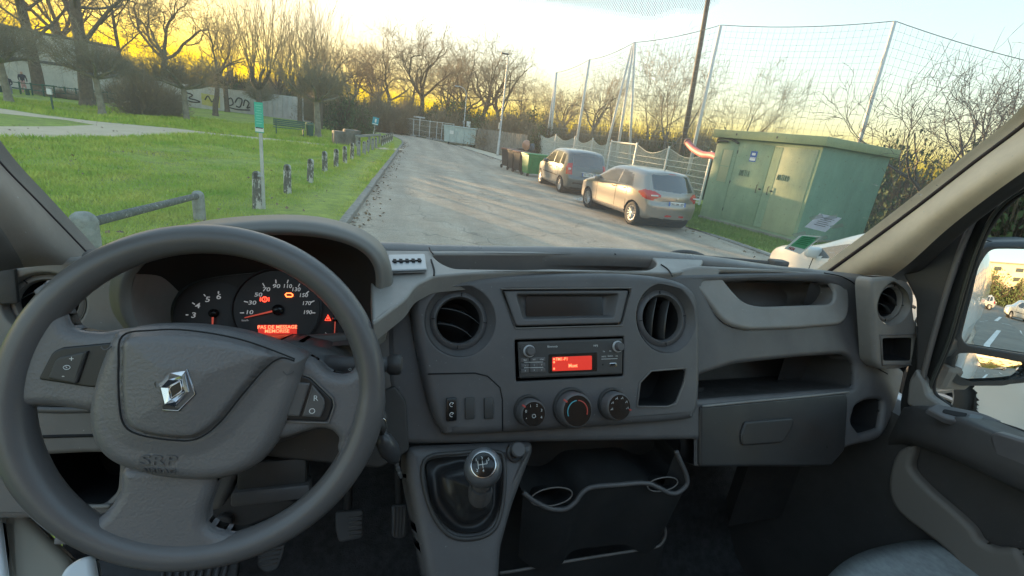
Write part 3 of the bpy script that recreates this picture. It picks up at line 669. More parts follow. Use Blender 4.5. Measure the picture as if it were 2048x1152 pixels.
# --- bench and litter bin
bx, by = pt(580, 272)
bench_m = pm('bench_green', (.035, .10, .07), .6)
bn = thing('park_bench', 'dark green slatted park bench beside the sandy path', 'bench', (bx, by, .1), .25)
for k in range(4): MB().box((0, -.1 + k * .11 - .1, .45), (1.8, .09, .035)).build('seat_slat', bench_m, bn)
for k in range(4): MB().box((0, .26 + k * .02, .56 + k * .105), (1.8, .03, .085)).build('back_slat', bench_m, bn)
for s in (-.75, .75):
    MB().box((s, -.2, .22), (.06, .06, .44)).box((s, .22, .42), (.06, .06, .9)).box((s, 0, .41), (.05, .45, .05)).build('leg', bench_m, bn)
bx, by = pt(620, 275)
lb = thing('litter_bin', 'small green litter bin between the park bench and the pale tree', 'litter bin', (bx, by, .1))
MB().lathe([(.2, .12), (.24, .75), (.25, .78)], n=16).build('basket', bench_m, lb, autos=40); MB().lathe([(.03, 0), (.03, .2)], n=8).build('stem', bench_m, lb); MB().lathe([(.26, .80), (.2, .88), (0.001, .9)], n=16, caps=False).build('lid', bench_m, lb, autos=40)
# dog waste post on the far lawn
bx, by = pt(107, 222)
dp = thing('waste_post', 'small dark post with a white bag dispenser on the far lawn', 'post', (bx, by, .1)); MB().box((0, 0, .55), (.06, .06, 1.1)).build('post', bench_m, dp); MB().rbox((0, -.06, .95), (.22, .1, .28), .02).build('dispenser', pm('disp_white', (.7, .7, .7), .6), dp); MB().rbox((0, 0, 1.25), (.55, .3, .05), .02).build('hood', bench_m, dp)
bx, by = pt(217, 202)
tag(MB().lathe([(.45, -.05), (.43, .28), (.36, .34), (.0011, .36)], c=(bx, by, .1), n=12, caps=False).build('tree_stump', pm('stump', (.25, .19, .11), .9, scale=5, col2=(.4, .3, .18)), None, world=True, autos=40), 'pale sawn tree stump right of the pollarded trunk', 'tree stump')
# --- white building and graffiti wall beyond the lawn
def wall_run(name, label, cat, pA, pB, z0, zA, zB, th, mat, panels, cap=True, seams=True):
    pA = Vector(pA); pB = Vector(pB); t = thing(name, label, cat, (pA.x, pA.y, z0)); L = (pB - pA); n = panels
    nrm = Vector((L.y, -L.x, 0)).normalized()
    if nrm.dot(-pA) < 0: nrm = -nrm
    for k in range(n):
        a = pA + L * (k / n + .0006); b = pA + L * ((k + 1) / n - .0006); ha = zA + (zB - zA) * k / n; hb = zA + (zB - zA) * (k + 1) / n
        v = [a, b, b - nrm * th, a - nrm * th]; vs = [Vector((p.x, p.y, z0)) for p in v] + [Vector((v[0].x, v[0].y, ha)), Vector((v[1].x, v[1].y, hb)), Vector((v[2].x, v[2].y, hb)), Vector((v[3].x, v[3].y, ha))]
        mk('panel', vs, [(0, 3, 2, 1), (4, 5, 6, 7), (0, 1, 5, 4), (1, 2, 6, 5), (2, 3, 7, 6), (3, 0, 4, 7)], mat, t)
    return t, nrm, L
P0 = at_dist(-160, 170, 54); P1 = at_dist(248, 190, 62)
wb, wn_, wL = wall_run('warehouse', 'long low white building behind the tall trunks at the far left', 'building', (P0.x, 54, 0), (P1.x, 62, 0), 0, 5.6, 5.2, 8, white_wall, 9)
off = wn_ * .06
mk('band', [Vector((P0.x, 54, z)) + off for z in (2.75, 3.0)] + [Vector((P1.x, 62, z)) + off for z in (3.0, 2.75)], [(0, 1, 2, 3)], pm('band_dark', (.12, .12, .12), .7), wb)
a0 = Vector((P0.x, 54, 5.62)); a1 = Vector((P1.x, 62, 5.22))
mk('roof_edge', [a0 + off * 2, a1 + off * 2, a1 + off * 2 + Vector((0, 0, .22)), a0 + off * 2 + Vector((0, 0, .22)), a0 - wn_ * 8, a1 - wn_ * 8, a1 - wn_ * 8 + Vector((0, 0, .22)), a0 - wn_ * 8 + Vector((0, 0, .22))], [(0, 1, 2, 3), (3, 2, 6, 7), (4, 7, 6, 5), (0, 4, 5, 1), (1, 5, 6, 2), (0, 3, 7, 4)], MATS['band_dark'], wb)
# graffiti wall
Q0 = at_dist(238, 190, 66); Q1 = at_dist(606, 230, 70)
gw, gn, gL = wall_run('graffiti_wall', 'long pale wall with yellow and black graffiti beyond the lawn', 'wall', (Q0.x, 66, 0), (Q1.x, 70, 0), 0, 2.5, 2.9, .2, white_wall, 16)
def on_wall(px, py, off=.03):
    r = raydir(px, py); n = gn; o = Vector((Q0.x, 66, 0)); t = (o - EYE).dot(n) / r.dot(n); return EYE + r * t + n * off
gy = pm('graffiti_yellow', (.5, .45, .08), .8, scale=1, col2=(.6, .58, .3)); gk = pm('graffiti_black', (.05, .05, .05), .8)
mk('graffiti', [on_wall(x, y) for x, y in [(402, 186), (440, 193), (440, 216), (404, 209)]], [(0, 1, 2, 3)], gy, gw)
def scrib(ctrl, r, wallf, name, mat, parent, k=5):
    MB().tube(catmull([wallf(x, y) for x, y in ctrl], k, False), r, n=4).build(name, mat, parent, world=True)
for cs in [[(372, 185), (385, 190), (378, 196), (392, 200), (400, 204), (385, 204), (372, 200)], [(447, 194), (455, 192), (452, 202), (462, 196), (466, 208), (456, 211), (449, 206)], [(470, 205), (476, 196), (484, 200), (480, 214), (472, 212)],
           [(487, 212), (490, 200), (498, 206), (494, 216), (500, 214)], [(452, 213), (475, 219), (500, 220)], [(410, 200), (416, 192), (424, 204), (430, 196), (434, 208)], [(352, 196), (360, 190), (364, 200)]]:
    scrib(cs, .07, on_wall, 'graffiti', gk, gw)
for k in range(11):   # ribs of the corrugated right part
    f = .70 + .03 * k; p = Vector((Q0.x, 66, 0)) + gL * f + gn * .04; MB().box((p.x, p.y, 1.4), (.12, .12, 2.75)).build('post', white_wall, gw, world=True)
# low dark railing in front of the white building
rg = thing('park_railing', 'low dark railing along the top of the lawn before the white building', 'railing', (at_dist(40, 165, 48).x, 48, 0))
ra = at_dist(-60, 165, 46); rb_ = at_dist(345, 205, 52); ra.z = rb_.z = 0
for z in (.5, .95): MB().tube([ra + Vector((0, 0, z)), rb_ + Vector((0, 0, z))], .035, n=5).build('rail', bench_m, rg, world=True)
for k in range(20): p = ra.lerp(rb_, k / 19); MB().box((p.x, p.y, .52), (.08, .08, 1.05)).build('post', bench_m, rg, world=True)

# --- lamps
def street_lamp(label, px, py, H, arched, hd=1):
    p = gnd(px, py); t = thing('street_lamp', label, 'street lamp', (p.x, p.y, 0), 0, 'street lamps on the right of the road')
    MB().lathe([(.11, 0), (.10, 1.2), (.075, 1.25), (.05, H)], n=12, caps=False).build('pole', galv, t, smooth=True)
    if arched:
        pts = [Vector((-1.3 * math.sin(a) * 1.0, 0, H - 0 + 1.3 * (1 - math.cos(a)) * .0 + 1.0 * math.sin(min(a, 1.57)) * .9)) for a in [0, .35, .7, 1.05, 1.4]]
        pts = catmull([Vector((0, 0, H)), Vector((-.12, 0, H + .55)), Vector((-.5, 0, H + .95)), Vector((-1.0, 0, H + 1.05))], 5, False)
        MB().tube(pts, .04, n=8).build('arm', galv, t, smooth=True); MB().rbox((-1.25, 0, H + 1.03), (.55, .22, .12), .04).build('lamp_head', galv, t, autos=40)
    else:
        MB().tube([(0, 0, H), (-.1, 0, H + .12)], .035, n=8).build('arm', galv, t); MB().rbox((-.28, -.05, H + .2), (.62, .3, .1), .04).build('lamp_head', pm('lamp_dark', (.1, .1, .11), .5), t, autos=40)
    MB().rbox((-.12, -.03, 2.3), (.12, .16, .5), .02).build('junction_box', galv, t)
    return t
street_lamp('tall slim street lamp between the bins and the pale skip', 995, 312, 7.3, False)
la = street_lamp('arched street lamp standing just behind the pale skip', 925, 284, 5.4, True)
MB().rbox((.55, -.1, 2.2), (.5, .04, .7), .01).build('notice', pm('notice_w', (.75, .75, .72), .6), la)
pp = gnd(1352, 372); Ttop = raydir(1416, 0); tt = math.hypot(pp.x, pp.y) / math.hypot(Ttop.x, Ttop.y); top = EYE + Ttop * tt
print('pole', pp, top)
dp2 = thing('timber_pole', 'tall dark timber pole rising out of the photo behind the nearest parked hatchback', 'pole', (pp.x, pp.y, 0))
e = Vector((top.x, top.y, top.z)); d_ = (e - pp); MB().tube([pp - d_ * .01, pp + d_ * .5, pp + d_ * 1.15], [.17, .15, .12], n=14).build('pole', wood_dark, dp2, smooth=True, world=True)
# --- ball net: poles, brace poles, net
bn_t = thing('ball_net', 'tall wide ball stop net hung between pale poles behind the fence and hut', 'ball net', (14, 20, 0))
def pole_px(b, t, Y, r=.075, cap=False, mat=None, name='pole'):
    a = at_dist(b[0], b[1], Y); c = at_dist(t[0], t[1], Y)
    k = (0 - a.z) / (c.z - a.z); foot = a + (c - a) * k
    MB().tube([foot, c], [r * 1.15, r * .8], n=10).build(name, mat or post_white, bn_t, smooth=True, world=True); return c
tops = []
tops.append(pole_px((1102, 268), (1113, 145), 40, .1)); pole_px((1096, 262), (1113, 145), 40.2, .08)
tops.append(pole_px((1155, 275), (1179, 119), 34, .09))
pole_px((1205, 330), (1264, 92), 27.2, .07); tops.append(pole_px((1231, 330), (1268, 85), 27, .08)); pole_px((1258, 330), (1270, 86), 26.8, .07)
tops.append(pole_px((1380, 330), (1442, 50), 22, .085, True)); tops.append(pole_px((1717, 290), (1790, 42), 18.2, .085))
tops.append(at_dist(2300, 170, 15))
net_m = pm('net_cord', (.30, .33, .33), .9); rope_m = pm('net_rope', (.13, .13, .14), .9)
b = MB(); rp = MB()
for i in range(len(tops) - 1):
    A_, B_ = tops[i], tops[i + 1]; Lh = (B_ - A_).length; n = max(4, int(Lh / .25)); sag = .022 * Lh
    def topc(f): return A_.lerp(B_, f) - Vector((0, 0, 4 * sag * f * (1 - f)))
    rp.tube([topc(k / 16) for k in range(17)], .015, n=5, cap=False)
    zb = 2.2; rr = .0046 if i > 2 else .005
    for k in range(n + 1):
        f = k / n; T = topc(f); Bt = Vector((T.x, T.y, zb)); wob = .05 * math.sin(k * 1.7)
        b.tube([T, T.lerp(Bt, .5) + Vector((wob, 0, 0)), Bt], rr, n=3, cap=False)
    m = int((min(A_.z, B_.z) - zb) / .25)
    for k in range(1, m + 1):
        pts = []
        for q in range(9):
            f = q / 8; T = topc(f); pts.append(T.lerp(Vector((T.x, T.y, zb)), k / (m + 1)))
        b.tube(pts, rr, n=3, cap=False)
o = b.build('net', net_m, bn_t, world=True); o['kind'] = 'stuff'; rp.build('top_rope', rope_m, bn_t, world=True)

# --- rigid mesh fence with scalloped top, panel by panel
wire_m = pm('fence_wire', (.60, .61, .56), .6, .0)
fence = thing('mesh_fence', 'pale rigid mesh fence with a scalloped top along the pavement behind the parked cars', 'fence', (9, 20, 0))
def fx(y): return 7.6 + 2.0 * max(0, (44 - y)) / 24 if y > 20 else 9.6 + (20 - y) * .05
fp = [at_dist(1078, 270, 40), at_dist(1112, 272, 35.5), at_dist(1150, 278, 31.5), at_dist(1185, 283, 28.3), at_dist(1222, 290, 25.6), at_dist(1272, 300, 22.5), at_dist(1335, 310, 20.0), at_dist(1420, 320, 17.6)]
for i, a_ in enumerate(fp):
    MB().box((a_.x, a_.y, 1.12), (.07, .07, 2.24)).build('post', post_white, fence, world=True)
for i in range(len(fp) - 1):
    A_ = Vector((fp[i].x, fp[i].y, 0)); B_ = Vector((fp[i + 1].x, fp[i + 1].y, 0)); L = (B_ - A_).length; n = int(L / .055); b = MB()
    flat = (i == 4)
    def zt(f): return 2.15 - (0 if flat else .30 * math.sin(math.pi * f) ** 1.2)
    for k in range(1, n): p = A_.lerp(B_, k / n); b.tube([p + Vector((0, 0, .08)), p + Vector((0, 0, zt(k / n)))], .0085, n=3, cap=False)
    for z in [.15, .4, .65, .9, 1.15, 1.4, 1.65]: b.tube([A_ + Vector((0, 0, z)), B_ + Vector((0, 0, z))], .014, n=3, cap=False)
    b.tube([A_.lerp(B_, k / 12) + Vector((0, 0, zt(k / 12))) for k in range(13)], .010 if not flat else .035, n=5, cap=False)
    b.build('mesh_panel', wire_m, fence, world=True)
# timber paling fence farther on
pf = thing('paling_fence', 'grey paling fence between the pale skip and the bins', 'fence', (6.6, 44, 0)); grey_wood = pm('grey_wood', (.19, .17, .145), .95, scale=4, col2=(.32, .30, .26))
pa, pb = at_dist(952, 285, 50), at_dist(1050, 305, 37); pa.z = pb.z = 0; n = 64; pw = None
for k in range(n):
    p = pa.lerp(pb, k / (n - 1)); h = 1.9 + .05 * math.sin(k * 2.1)
    if pw is None: pw = MB().box((0, 0, .95), (.15, .03, 1.9)).build('paling', grey_wood, pf, centre=False); me_p = pw.data; o = pw
    else: o = bpy.data.objects.new('paling', me_p); C.objects.link(o); o.parent = pf
    o.location = p - pf.location; o.rotation_euler = (0, rnd.uniform(-.02, .02), math.atan2(pb.y - pa.y, pb.x - pa.x)); o.scale = (1, 1, h / 1.9)
# temporary site fence at the road end, with panels and feet
sf = thing('site_fence', 'temporary steel site fence panels across the end of the road', 'fence', (0, 60, 0))
sp = [at_dist(786, 270, 66), at_dist(800, 270, 64), at_dist(826, 274, 61), at_dist(858, 280, 58), at_dist(872, 282, 57), at_dist(882, 284, 56), at_dist(905, 286, 55)]
for i, q in enumerate(sp):
    MB().tube([(q.x, q.y, 0), (q.x, q.y, 2.05)], .04, n=6).build('post', post_white, sf, world=True)
    MB().rbox((q.x, q.y, .07), (.7, .25, .14), .03).build('foot_block', pm('fb', (.3, .3, .29), .9) if i == 0 else MATS['fb'], sf, world=True)
for i in range(len(sp) - 1):
    A_, B_ = sp[i].copy(), sp[i + 1].copy(); A_.z = B_.z = 0; b = MB(); n = int((B_ - A_).length / .2)
    for k in range(n): p = A_.lerp(B_, k / n); b.tube([p + Vector((0, 0, .15)), p + Vector((0, 0, 2))], .006, n=3, cap=False)
    for z in (.2, .8, 1.4, 2.0): b.tube([A_ + Vector((0, 0, z)), B_ + Vector((0, 0, z))], .025 if z > 1.9 else .01, n=4, cap=False)
    b.build('mesh_panel', wire_m, sf, world=True)
# T shaped white signpost behind it, blue sign
q = at_dist(838, 275, 63); ts = thing('signpost', 'white T shaped signpost behind the site fence', 'signpost', (q.x, 63, 0)); MB().box((0, 0, 1.2), (.1, .1, 2.4)).build('post', post_white, ts); MB().box((-.1, 0, 2.3), (1.4, .08, .16)).build('board', post_white, ts)
x, y = pt(744, 285); bs = thing('road_sign', 'small blue road sign on a leaning pale post near the road end', 'road sign', (x, y, .1)); bs.rotation_euler = (0, .14, 0); bs.scale = (.68,) * 3
MB().tube([(0, 0, 0), (0, 0, 2.3)], .03, n=6).build('post', galv, bs); blue = pm('sign_blue', (.03, .30, .42), .5)
MB().rbox((0, -.05, 2.15), (.62, .03, .75), .02).build('sign_board', blue, bs); MB().rbox((0, -.07, 2.2), (.16, .01, .34), .004).build('symbol', MATS['sign_white'], bs); MB().rbox((0, -.07, 1.86), (.5, .01, .07), .004).build('symbol', MATS['sign_white'], bs)
# pale skip
skip_m = pm('skip_paint', (.42, .52, .53), .5, scale=2, col2=(.5, .6, .6))
x, y = gnd(922, 291).x, gnd(922, 291).y
sk = thing('waste_skip', 'pale grey blue steel skip with ribs at the right of the road end', 'skip', (x, y, 0), -.35)
vs = [(-1.6, -.8, .25), (1.6, -.8, .25), (1.6, .8, .25), (-1.6, .8, .25), (-1.7, -.9, 1.75), (1.7, -.9, 1.75), (1.7, .9, 1.75), (-1.7, .9, 1.75)]
MB().add(vs, [(0, 3, 2, 1), (4, 5, 6, 7), (0, 1, 5, 4), (1, 2, 6, 5), (2, 3, 7, 6), (3, 0, 4, 7)]).build('body', skip_m, sk)
MB().rbox((0, 0, 1.8), (3.55, 1.95, .1), .03).build('rim', skip_m, sk)
for s in (-1.1, -.4, .4, 1.1): MB().box((s, -.885, 1.0), (.09, .07, 1.45)).build('rib', skip_m, sk)
for s in (-1.2, 1.2): MB().lathe([(.12, -.05), (.12, .05)], c=(s, -.6, .12), ax=(1, 0, 0), n=12).build('wheel', rubber, sk)
MB().box((-.9, -.90, 1.2), (.5, .01, .35)).build('notice', MATS['notice_w'], sk)
# --- wheelie bins
def wheelie(name, label, p, rz, sc, body, lid, big=False):
    t = thing('wheelie_bin', label, 'wheelie bin', p, rz, 'wheelie bins at the kerb'); t.scale = (sc,) * 3
    W = .62 if big else .29
    D = .36
    prof = [(W - .06, D - .08, .14), (W, D, .95), (W + .02, D + .02, .955), (W + .02, D + .02, 1.02)]
    b = MB(); vs = []
    for w_, d_, z in prof: vs += [(-w_, -d_, z), (w_, -d_, z), (w_, d_, z), (-w_, d_, z)]
    fs = [(3, 2, 1, 0)]
    for i in range(3):
        for q in range(4): fs.append((i * 4 + q, i * 4 + (q + 1) % 4, i * 4 + 4 + (q + 1) % 4, i * 4 + 4 + q))
    b.add(vs, fs); b.build('body', body, t, autos=30)
    MB().rbox((0, .02, 1.06), (2 * W + .1, 2 * D + .08, .09), .035).build('lid', lid, t, autos=50)
    for s in (-.6, 0, .6): MB().box((s * W, -D + .015, .55), (.03, .05, .75)).build('rib', body, t)
    for s in (-1, 1):
        MB().lathe([(.1, -.03), (.1, .03)], c=(s * (W - .05), .3, .1), ax=(1, 0, 0), n=16).build('wheel', rubber, t)
        if big: MB().lathe([(.08, -.03), (.08, .03)], c=(s * (W - .1), -.26, .08), ax=(1, 0, 0), n=16).build('wheel', rubber, t)
    MB().tube([(-W, D + .06, 1.03), (W, D + .06, 1.03)], .018, n=6).build('handle', body, t)
    return t
gbin = pm('bin_green', (.012, .20, .06), .5, scale=5, var=.12); dbin = pm('bin_dark', (.035, .03, .03), .55, scale=5, var=.2); bl = pm('lid_brown', (.19, .075, .05), .55)
q = gnd(1061, 353); wheelie('', 'big green wheelie bin standing nearest the parked cars', (q.x + .25, q.y + .3, 0), .25, 1.0, gbin, gbin, True)
q = gnd(1041, 347); wheelie('', 'dark wheelie bin touching the big green one, bags piled behind its lid', (q.x, q.y + .3, 0), .3, 1.0, dbin, bl)
q = gnd(1029, 343); wheelie('', 'plain black wheelie bin in the middle of the row', (q.x, q.y + .3, 0), .2, 1.0, dbin, dbin)
q = gnd(1017, 338); wheelie('', 'dark wheelie bin with a brown lid at the far end of the row', (q.x, q.y + .3, 0), .35, 1.0, dbin, bl)
q = gnd(1047, 330)
for k, (dx, z, r, c, nm, lab) in enumerate([(0, 1.28, .26, (.42, .22, .15), 'refuse_bag', 'pinkish orange refuse bag stacked on top behind the bins'), (.38, 1.15, .22, (.04, .06, .08), 'refuse_bag', 'dark knotted refuse bag lying right of the orange one')]):
    bm = bmesh.new(); bmesh.ops.create_icosphere(bm, subdivisions=3, radius=r)
    for v in bm.verts:
        nz = mnoise.noise(v.co * 6 + Vector((k * 5, 0, 0))); v.co *= 1 + .25 * nz; v.co.z *= 1.25
    o = mk(nm, [v.co + Vector((q.x + dx, q.y - .1, z)) for v in bm.verts], [tuple(v.index for v in f.verts) for f in bm.faces], pm('bag%d' % k, c, .45), smooth=True); tag(o, lab, 'refuse bag', 'refuse bags behind the bins'); bm.free()
# stack of crates carrying the bags, behind the bins
tag(MB().rbox((q.x + .1, q.y + .1, .52), (1.2, .5, 1.04), .03).build('storage_box', dbin, None, world=True), 'dark storage box behind the bins under the refuse bags', 'storage box')
# crumpled bag on the road
q = gnd(1163, 404); r_ = hsh(5); bm = bmesh.new(); bmesh.ops.create_grid(bm, x_segments=12, y_segments=12, size=.3)
for v in bm.verts: v.co.z = .05 + .14 * abs(mnoise.noise(v.co * 7)) + .05 * mnoise.noise(v.co * 20); v.co.x *= .8
bmesh.ops.recalc_face_normals(bm, faces=bm.faces); bm.verts.index_update()
o = mk('plastic_bag', [v.co + q for v in bm.verts], [tuple(v.index for v in f.verts) for f in bm.faces], pm('bag_clear', (.55, .56, .54), .4, alpha=.55)); tag(o, 'crumpled translucent plastic bag lying on the road between the parked cars', 'plastic bag')

# --- green electricity hut
hut_g = pm('hut_green', (.23, .32, .20), .55, scale=1.5, bump=.15, bscale=8, col2=(.27, .36, .235)); hut_d = pm('hut_door', (.38, .42, .27), .5, scale=.9, bump=.15, bscale=10, col2=(.31, .37, .235)); hut_s = pm('hut_side', (.14, .27, .21), .55, scale=1.5, col2=(.17, .31, .245))
c0 = gnd(1397, 438); c1 = gnd(1585, 489)
ux = (c1 - c0).normalized(); W_ = (c1 - c0).length; uy = Vector((-ux.y, ux.x, 0)); uy = uy if uy.x > 0 else -uy
hz = math.atan2(ux.y, ux.x); hut = thing('transformer_hut', 'green steel electricity hut with two doors and a flat overhanging roof beside the pavement', 'hut', (c0.x, c0.y, 0), hz)
D_ = 3.4; H_ = 2.72
print('hut', c0, c1, W_, 'dir', ux, uy)
sgn = 1
def hb(name, x0, x1, y0, y1, z0, z1, mat, bev=.0, par=None):
    c = ((x0 + x1) / 2, (y0 + y1) / 2, (z0 + z1) / 2); d = (abs(x1 - x0), abs(y1 - y0), abs(z1 - z0)); b = MB()
    (b.rbox(c, d, bev) if bev else b.box(c, d)); return b.build(name, mat, par or hut, autos=35)
hb('plinth', -.03, W_ + .03, -.02, D_, 0, .13, pm('plinth', (.2, .19, .16), .9, scale=4, col2=(.3, .28, .24)))
hb('wall', 0, W_, .03, D_, .13, H_ - .1, hut_s)
hb('front_panel', 0, W_ * .245, 0, .03, .13, H_ - .12, hut_g, .006)
hb('door', W_ * .25, W_ * .60, -.012, .03, .2, H_ - .2, hut_g, .008)
hb('door', W_ * .605, W_ * .975, -.012, .03, .2, H_ - .2, hut_d, .008)
hb('door_frame', W_ * .245, W_, .0, .028, .13, .2, hut_g); hb('door_frame', W_ * .245, W_, 0, .028, H_ - .2, H_ - .12, hut_g); hb('door_frame', W_ * .975, W_, 0, .03, .2, H_ - .2, hut_g)
hb('door_fold', W_ * .605, W_ * .68, -.017, -.01, .22, H_ - .22, hut_g)
hb('vent_window', W_ * .095, W_ * .20, -.008, .0, 1.30, 2.28, pm('window_pale', (.36, .37, .22), .5), .004); hb('vent_window', W_ * .10, W_ * .195, -.013, -.006, 1.78, 1.80, hut_g)
for z in (1.29, 2.28): hb('window_frame', W_ * .09, W_ * .205, -.014, .0, z, z + .02, hut_g)
for xx in (.09, .20): hb('window_frame', W_ * xx, W_ * xx + .015, -.014, .0, 1.31, 2.28, hut_g)
hb('roof', -.12, W_ + .14, -.16, D_ + .15, H_ - .1, H_ + .13, pm('hut_roof', (.24, .30, .16), .6, scale=1.2, col2=(.28, .34, .19)), .015)
for fx_ in (.22, .62): hb('lifting_hole', W_ * fx_, W_ * fx_ + .05, -.163, -.158, H_ - .01, H_ + .05, black_p)
for xx in (.545, .655):
    b = MB().tube([(W_ * xx, -.02, 1.18), (W_ * xx, -.06, 1.18), (W_ * xx, -.06, 1.40), (W_ * xx, -.02, 1.40)], .011, n=6); b.build('door_handle', pm('hut_steel', (.05, .05, .04), .5) if xx == .545 else MATS['hut_steel'], hut)
    hb('lock', W_ * xx + .05, W_ * xx + .12, -.03, -.012, 1.27, 1.31, MATS['hut_steel'])
for z in (.45, 1.3, 2.2): hb('hinge', W_ * .247, W_ * .255, -.02, 0, z, z + .1, MATS['hut_steel'])
ps = hb('warning_poster', W_ * .39, W_ * .455, -.018, -.012, 2.02, 2.32, pm('poster_blue', (.05, .12, .42), .5))
hb('poster_print', W_ * .395, W_ * .45, -.021, -.018, 2.05, 2.12, MATS['sign_white'], par=hut); hb('poster_print', W_ * .405, W_ * .44, -.021, -.018, 2.2, 2.27, MATS['sign_white'], par=hut); hb('poster_print', W_ * .395, W_ * .45, -.021, -.018, 2.13, 2.145, MATS['sign_white'], par=hut)
def onhut(x, z, o=-.016): return hut.matrix_basis @ Vector((W_ * x, o, z))
tagp = pm('tag_paint', (.07, .10, .05), .8)
def letters(x0, z0, s, word, par, dx):
    G_ = {'A': [(0, 0), (.3, 1), (.6, 0), (.45, .4), (.1, .4)], 'M': [(0, 0), (.1, 1), (.35, .3), (.6, 1), (.7, 0)], 'E': [(.6, 1), (0, .95), (.3, .5), (0, .05), (.6, 0)], 'T': [(0, 1), (.7, 1), (.35, 1), (.3, 0)], 'I': [(.2, 1), (.15, 0)], 'N': [(0, 0), (.05, 1), (.5, 0), (.6, 1)], 'O': [(.3, 1), (0, .5), (.3, 0), (.6, .5), (.3, 1)], 'R': [(0, 0), (.05, 1), (.6, .8), (.1, .5), (.6, 0)]}
    for i, ch in enumerate(word):
        MB().tube([onhut(x0 + (i * .85 + p[0]) * s * .38 / 1.0 * dx, z0 + p[1] * s) for p in G_[ch]], .0065, n=4).build('graffiti', tagp, par, world=True)
letters(.325, 1.58, .17, 'AMETIA', hut, .33); letters(.70, 1.62, .15, 'MATIRO', hut, .38)
def weather(m, k=.16):       # grime and sun fading running down a wall
    N = m.node_tree.nodes; L = m.node_tree.links; b = N['Principled BSDF']; src = b.inputs['Base Color'].links[0].from_socket; g = N.new('ShaderNodeNewGeometry')
    mp = N.new('ShaderNodeMapping'); mp.inputs['Scale'].default_value = (1.6, 1.6, .5); L.new(g.outputs['Position'], mp.inputs[0]); n = N.new('ShaderNodeTexNoise'); n.inputs['Scale'].default_value = 1.3; n.inputs['Detail'].default_value = 8; n.inputs['Roughness'].default_value = .75; L.new(mp.outputs[0], n.inputs['Vector'])
    r = N.new('ShaderNodeValToRGB'); r.color_ramp.elements[0].position = .32; r.color_ramp.elements[0].color = (1 - k, 1 - k, 1 - k, 1); r.color_ramp.elements[1].position = .72; r.color_ramp.elements[1].color = (1.15, 1.13, 1.08, 1); L.new(n.outputs['Fac'], r.inputs[0])
    mx = N.new('ShaderNodeMixRGB'); mx.blend_type = 'MULTIPLY'; mx.inputs[0].default_value = 1; L.new(src, mx.inputs[1]); L.new(r.outputs[0], mx.inputs[2])
    n2 = N.new('ShaderNodeTexNoise'); n2.inputs['Scale'].default_value = 14; n2.inputs['Detail'].default_value = 6; L.new(g.outputs['Position'], n2.inputs['Vector']); r2 = N.new('ShaderNodeValToRGB'); r2.color_ramp.elements[0].position = .66; r2.color_ramp.elements[1].position = .70; L.new(n2.outputs['Fac'], r2.inputs[0])
    m2 = N.new('ShaderNodeMixRGB'); m2.inputs[2].default_value = (.10, .075, .045, 1); ml = N.new('ShaderNodeMath'); ml.operation = 'MULTIPLY'; ml.inputs[1].default_value = .55; L.new(r2.outputs[0], ml.inputs[0]); L.new(ml.outputs[0], m2.inputs[0]); L.new(mx.outputs[0], m2.inputs[1]); L.new(m2.outputs[0], b.inputs['Base Color'])
for m_ in (hut_g, hut_d, hut_s, MATS['hut_roof'], white_wall, skip_m): weather(m_)
# cables at the corner and the padded red sleeve hanging from the timber pole
MB().tube(catmull([Vector((-.1, .1, 2.5)), Vector((.1, -.05, 2.62)), Vector((.5, -.05, 2.6)), Vector((.8, -.03, 2.5))], 5, False), .035, n=6).tube(catmull([Vector((-.1, .1, 2.42)), Vector((.15, -.08, 2.52)), Vector((.45, -.06, 2.52))], 5, False), .03, n=6).build('cable', MATS['hut_steel'], hut, smooth=True)
s0 = at_dist(1374, 284, 17.6); s1 = at_dist(1428, 312, 15.5)
red = pm('red_sleeve', (.36, .10, .10), .6, scale=6, var=.15)
sl_ = thing('pipe_sleeve', 'faded red padded tube hanging between the timber pole and the green hut', 'tube', tuple(s0))
MB().tube(catmull([s0, s0.lerp(s1, .3) - Vector((0, 0, .12)), s0.lerp(s1, .65) - Vector((0, 0, .13)), s1, s1 + (s1 - s0) * .3], 6, False), .12, n=12).build('sleeve', red, sl_, smooth=True, world=True); MB().lathe([(.13, -.02), (.15, .02), (.14, .08)], c=s0, ax=(s1 - s0), n=12).build('end_ring', pm('ring', (.25, .12, .09), .6), sl_, world=True)
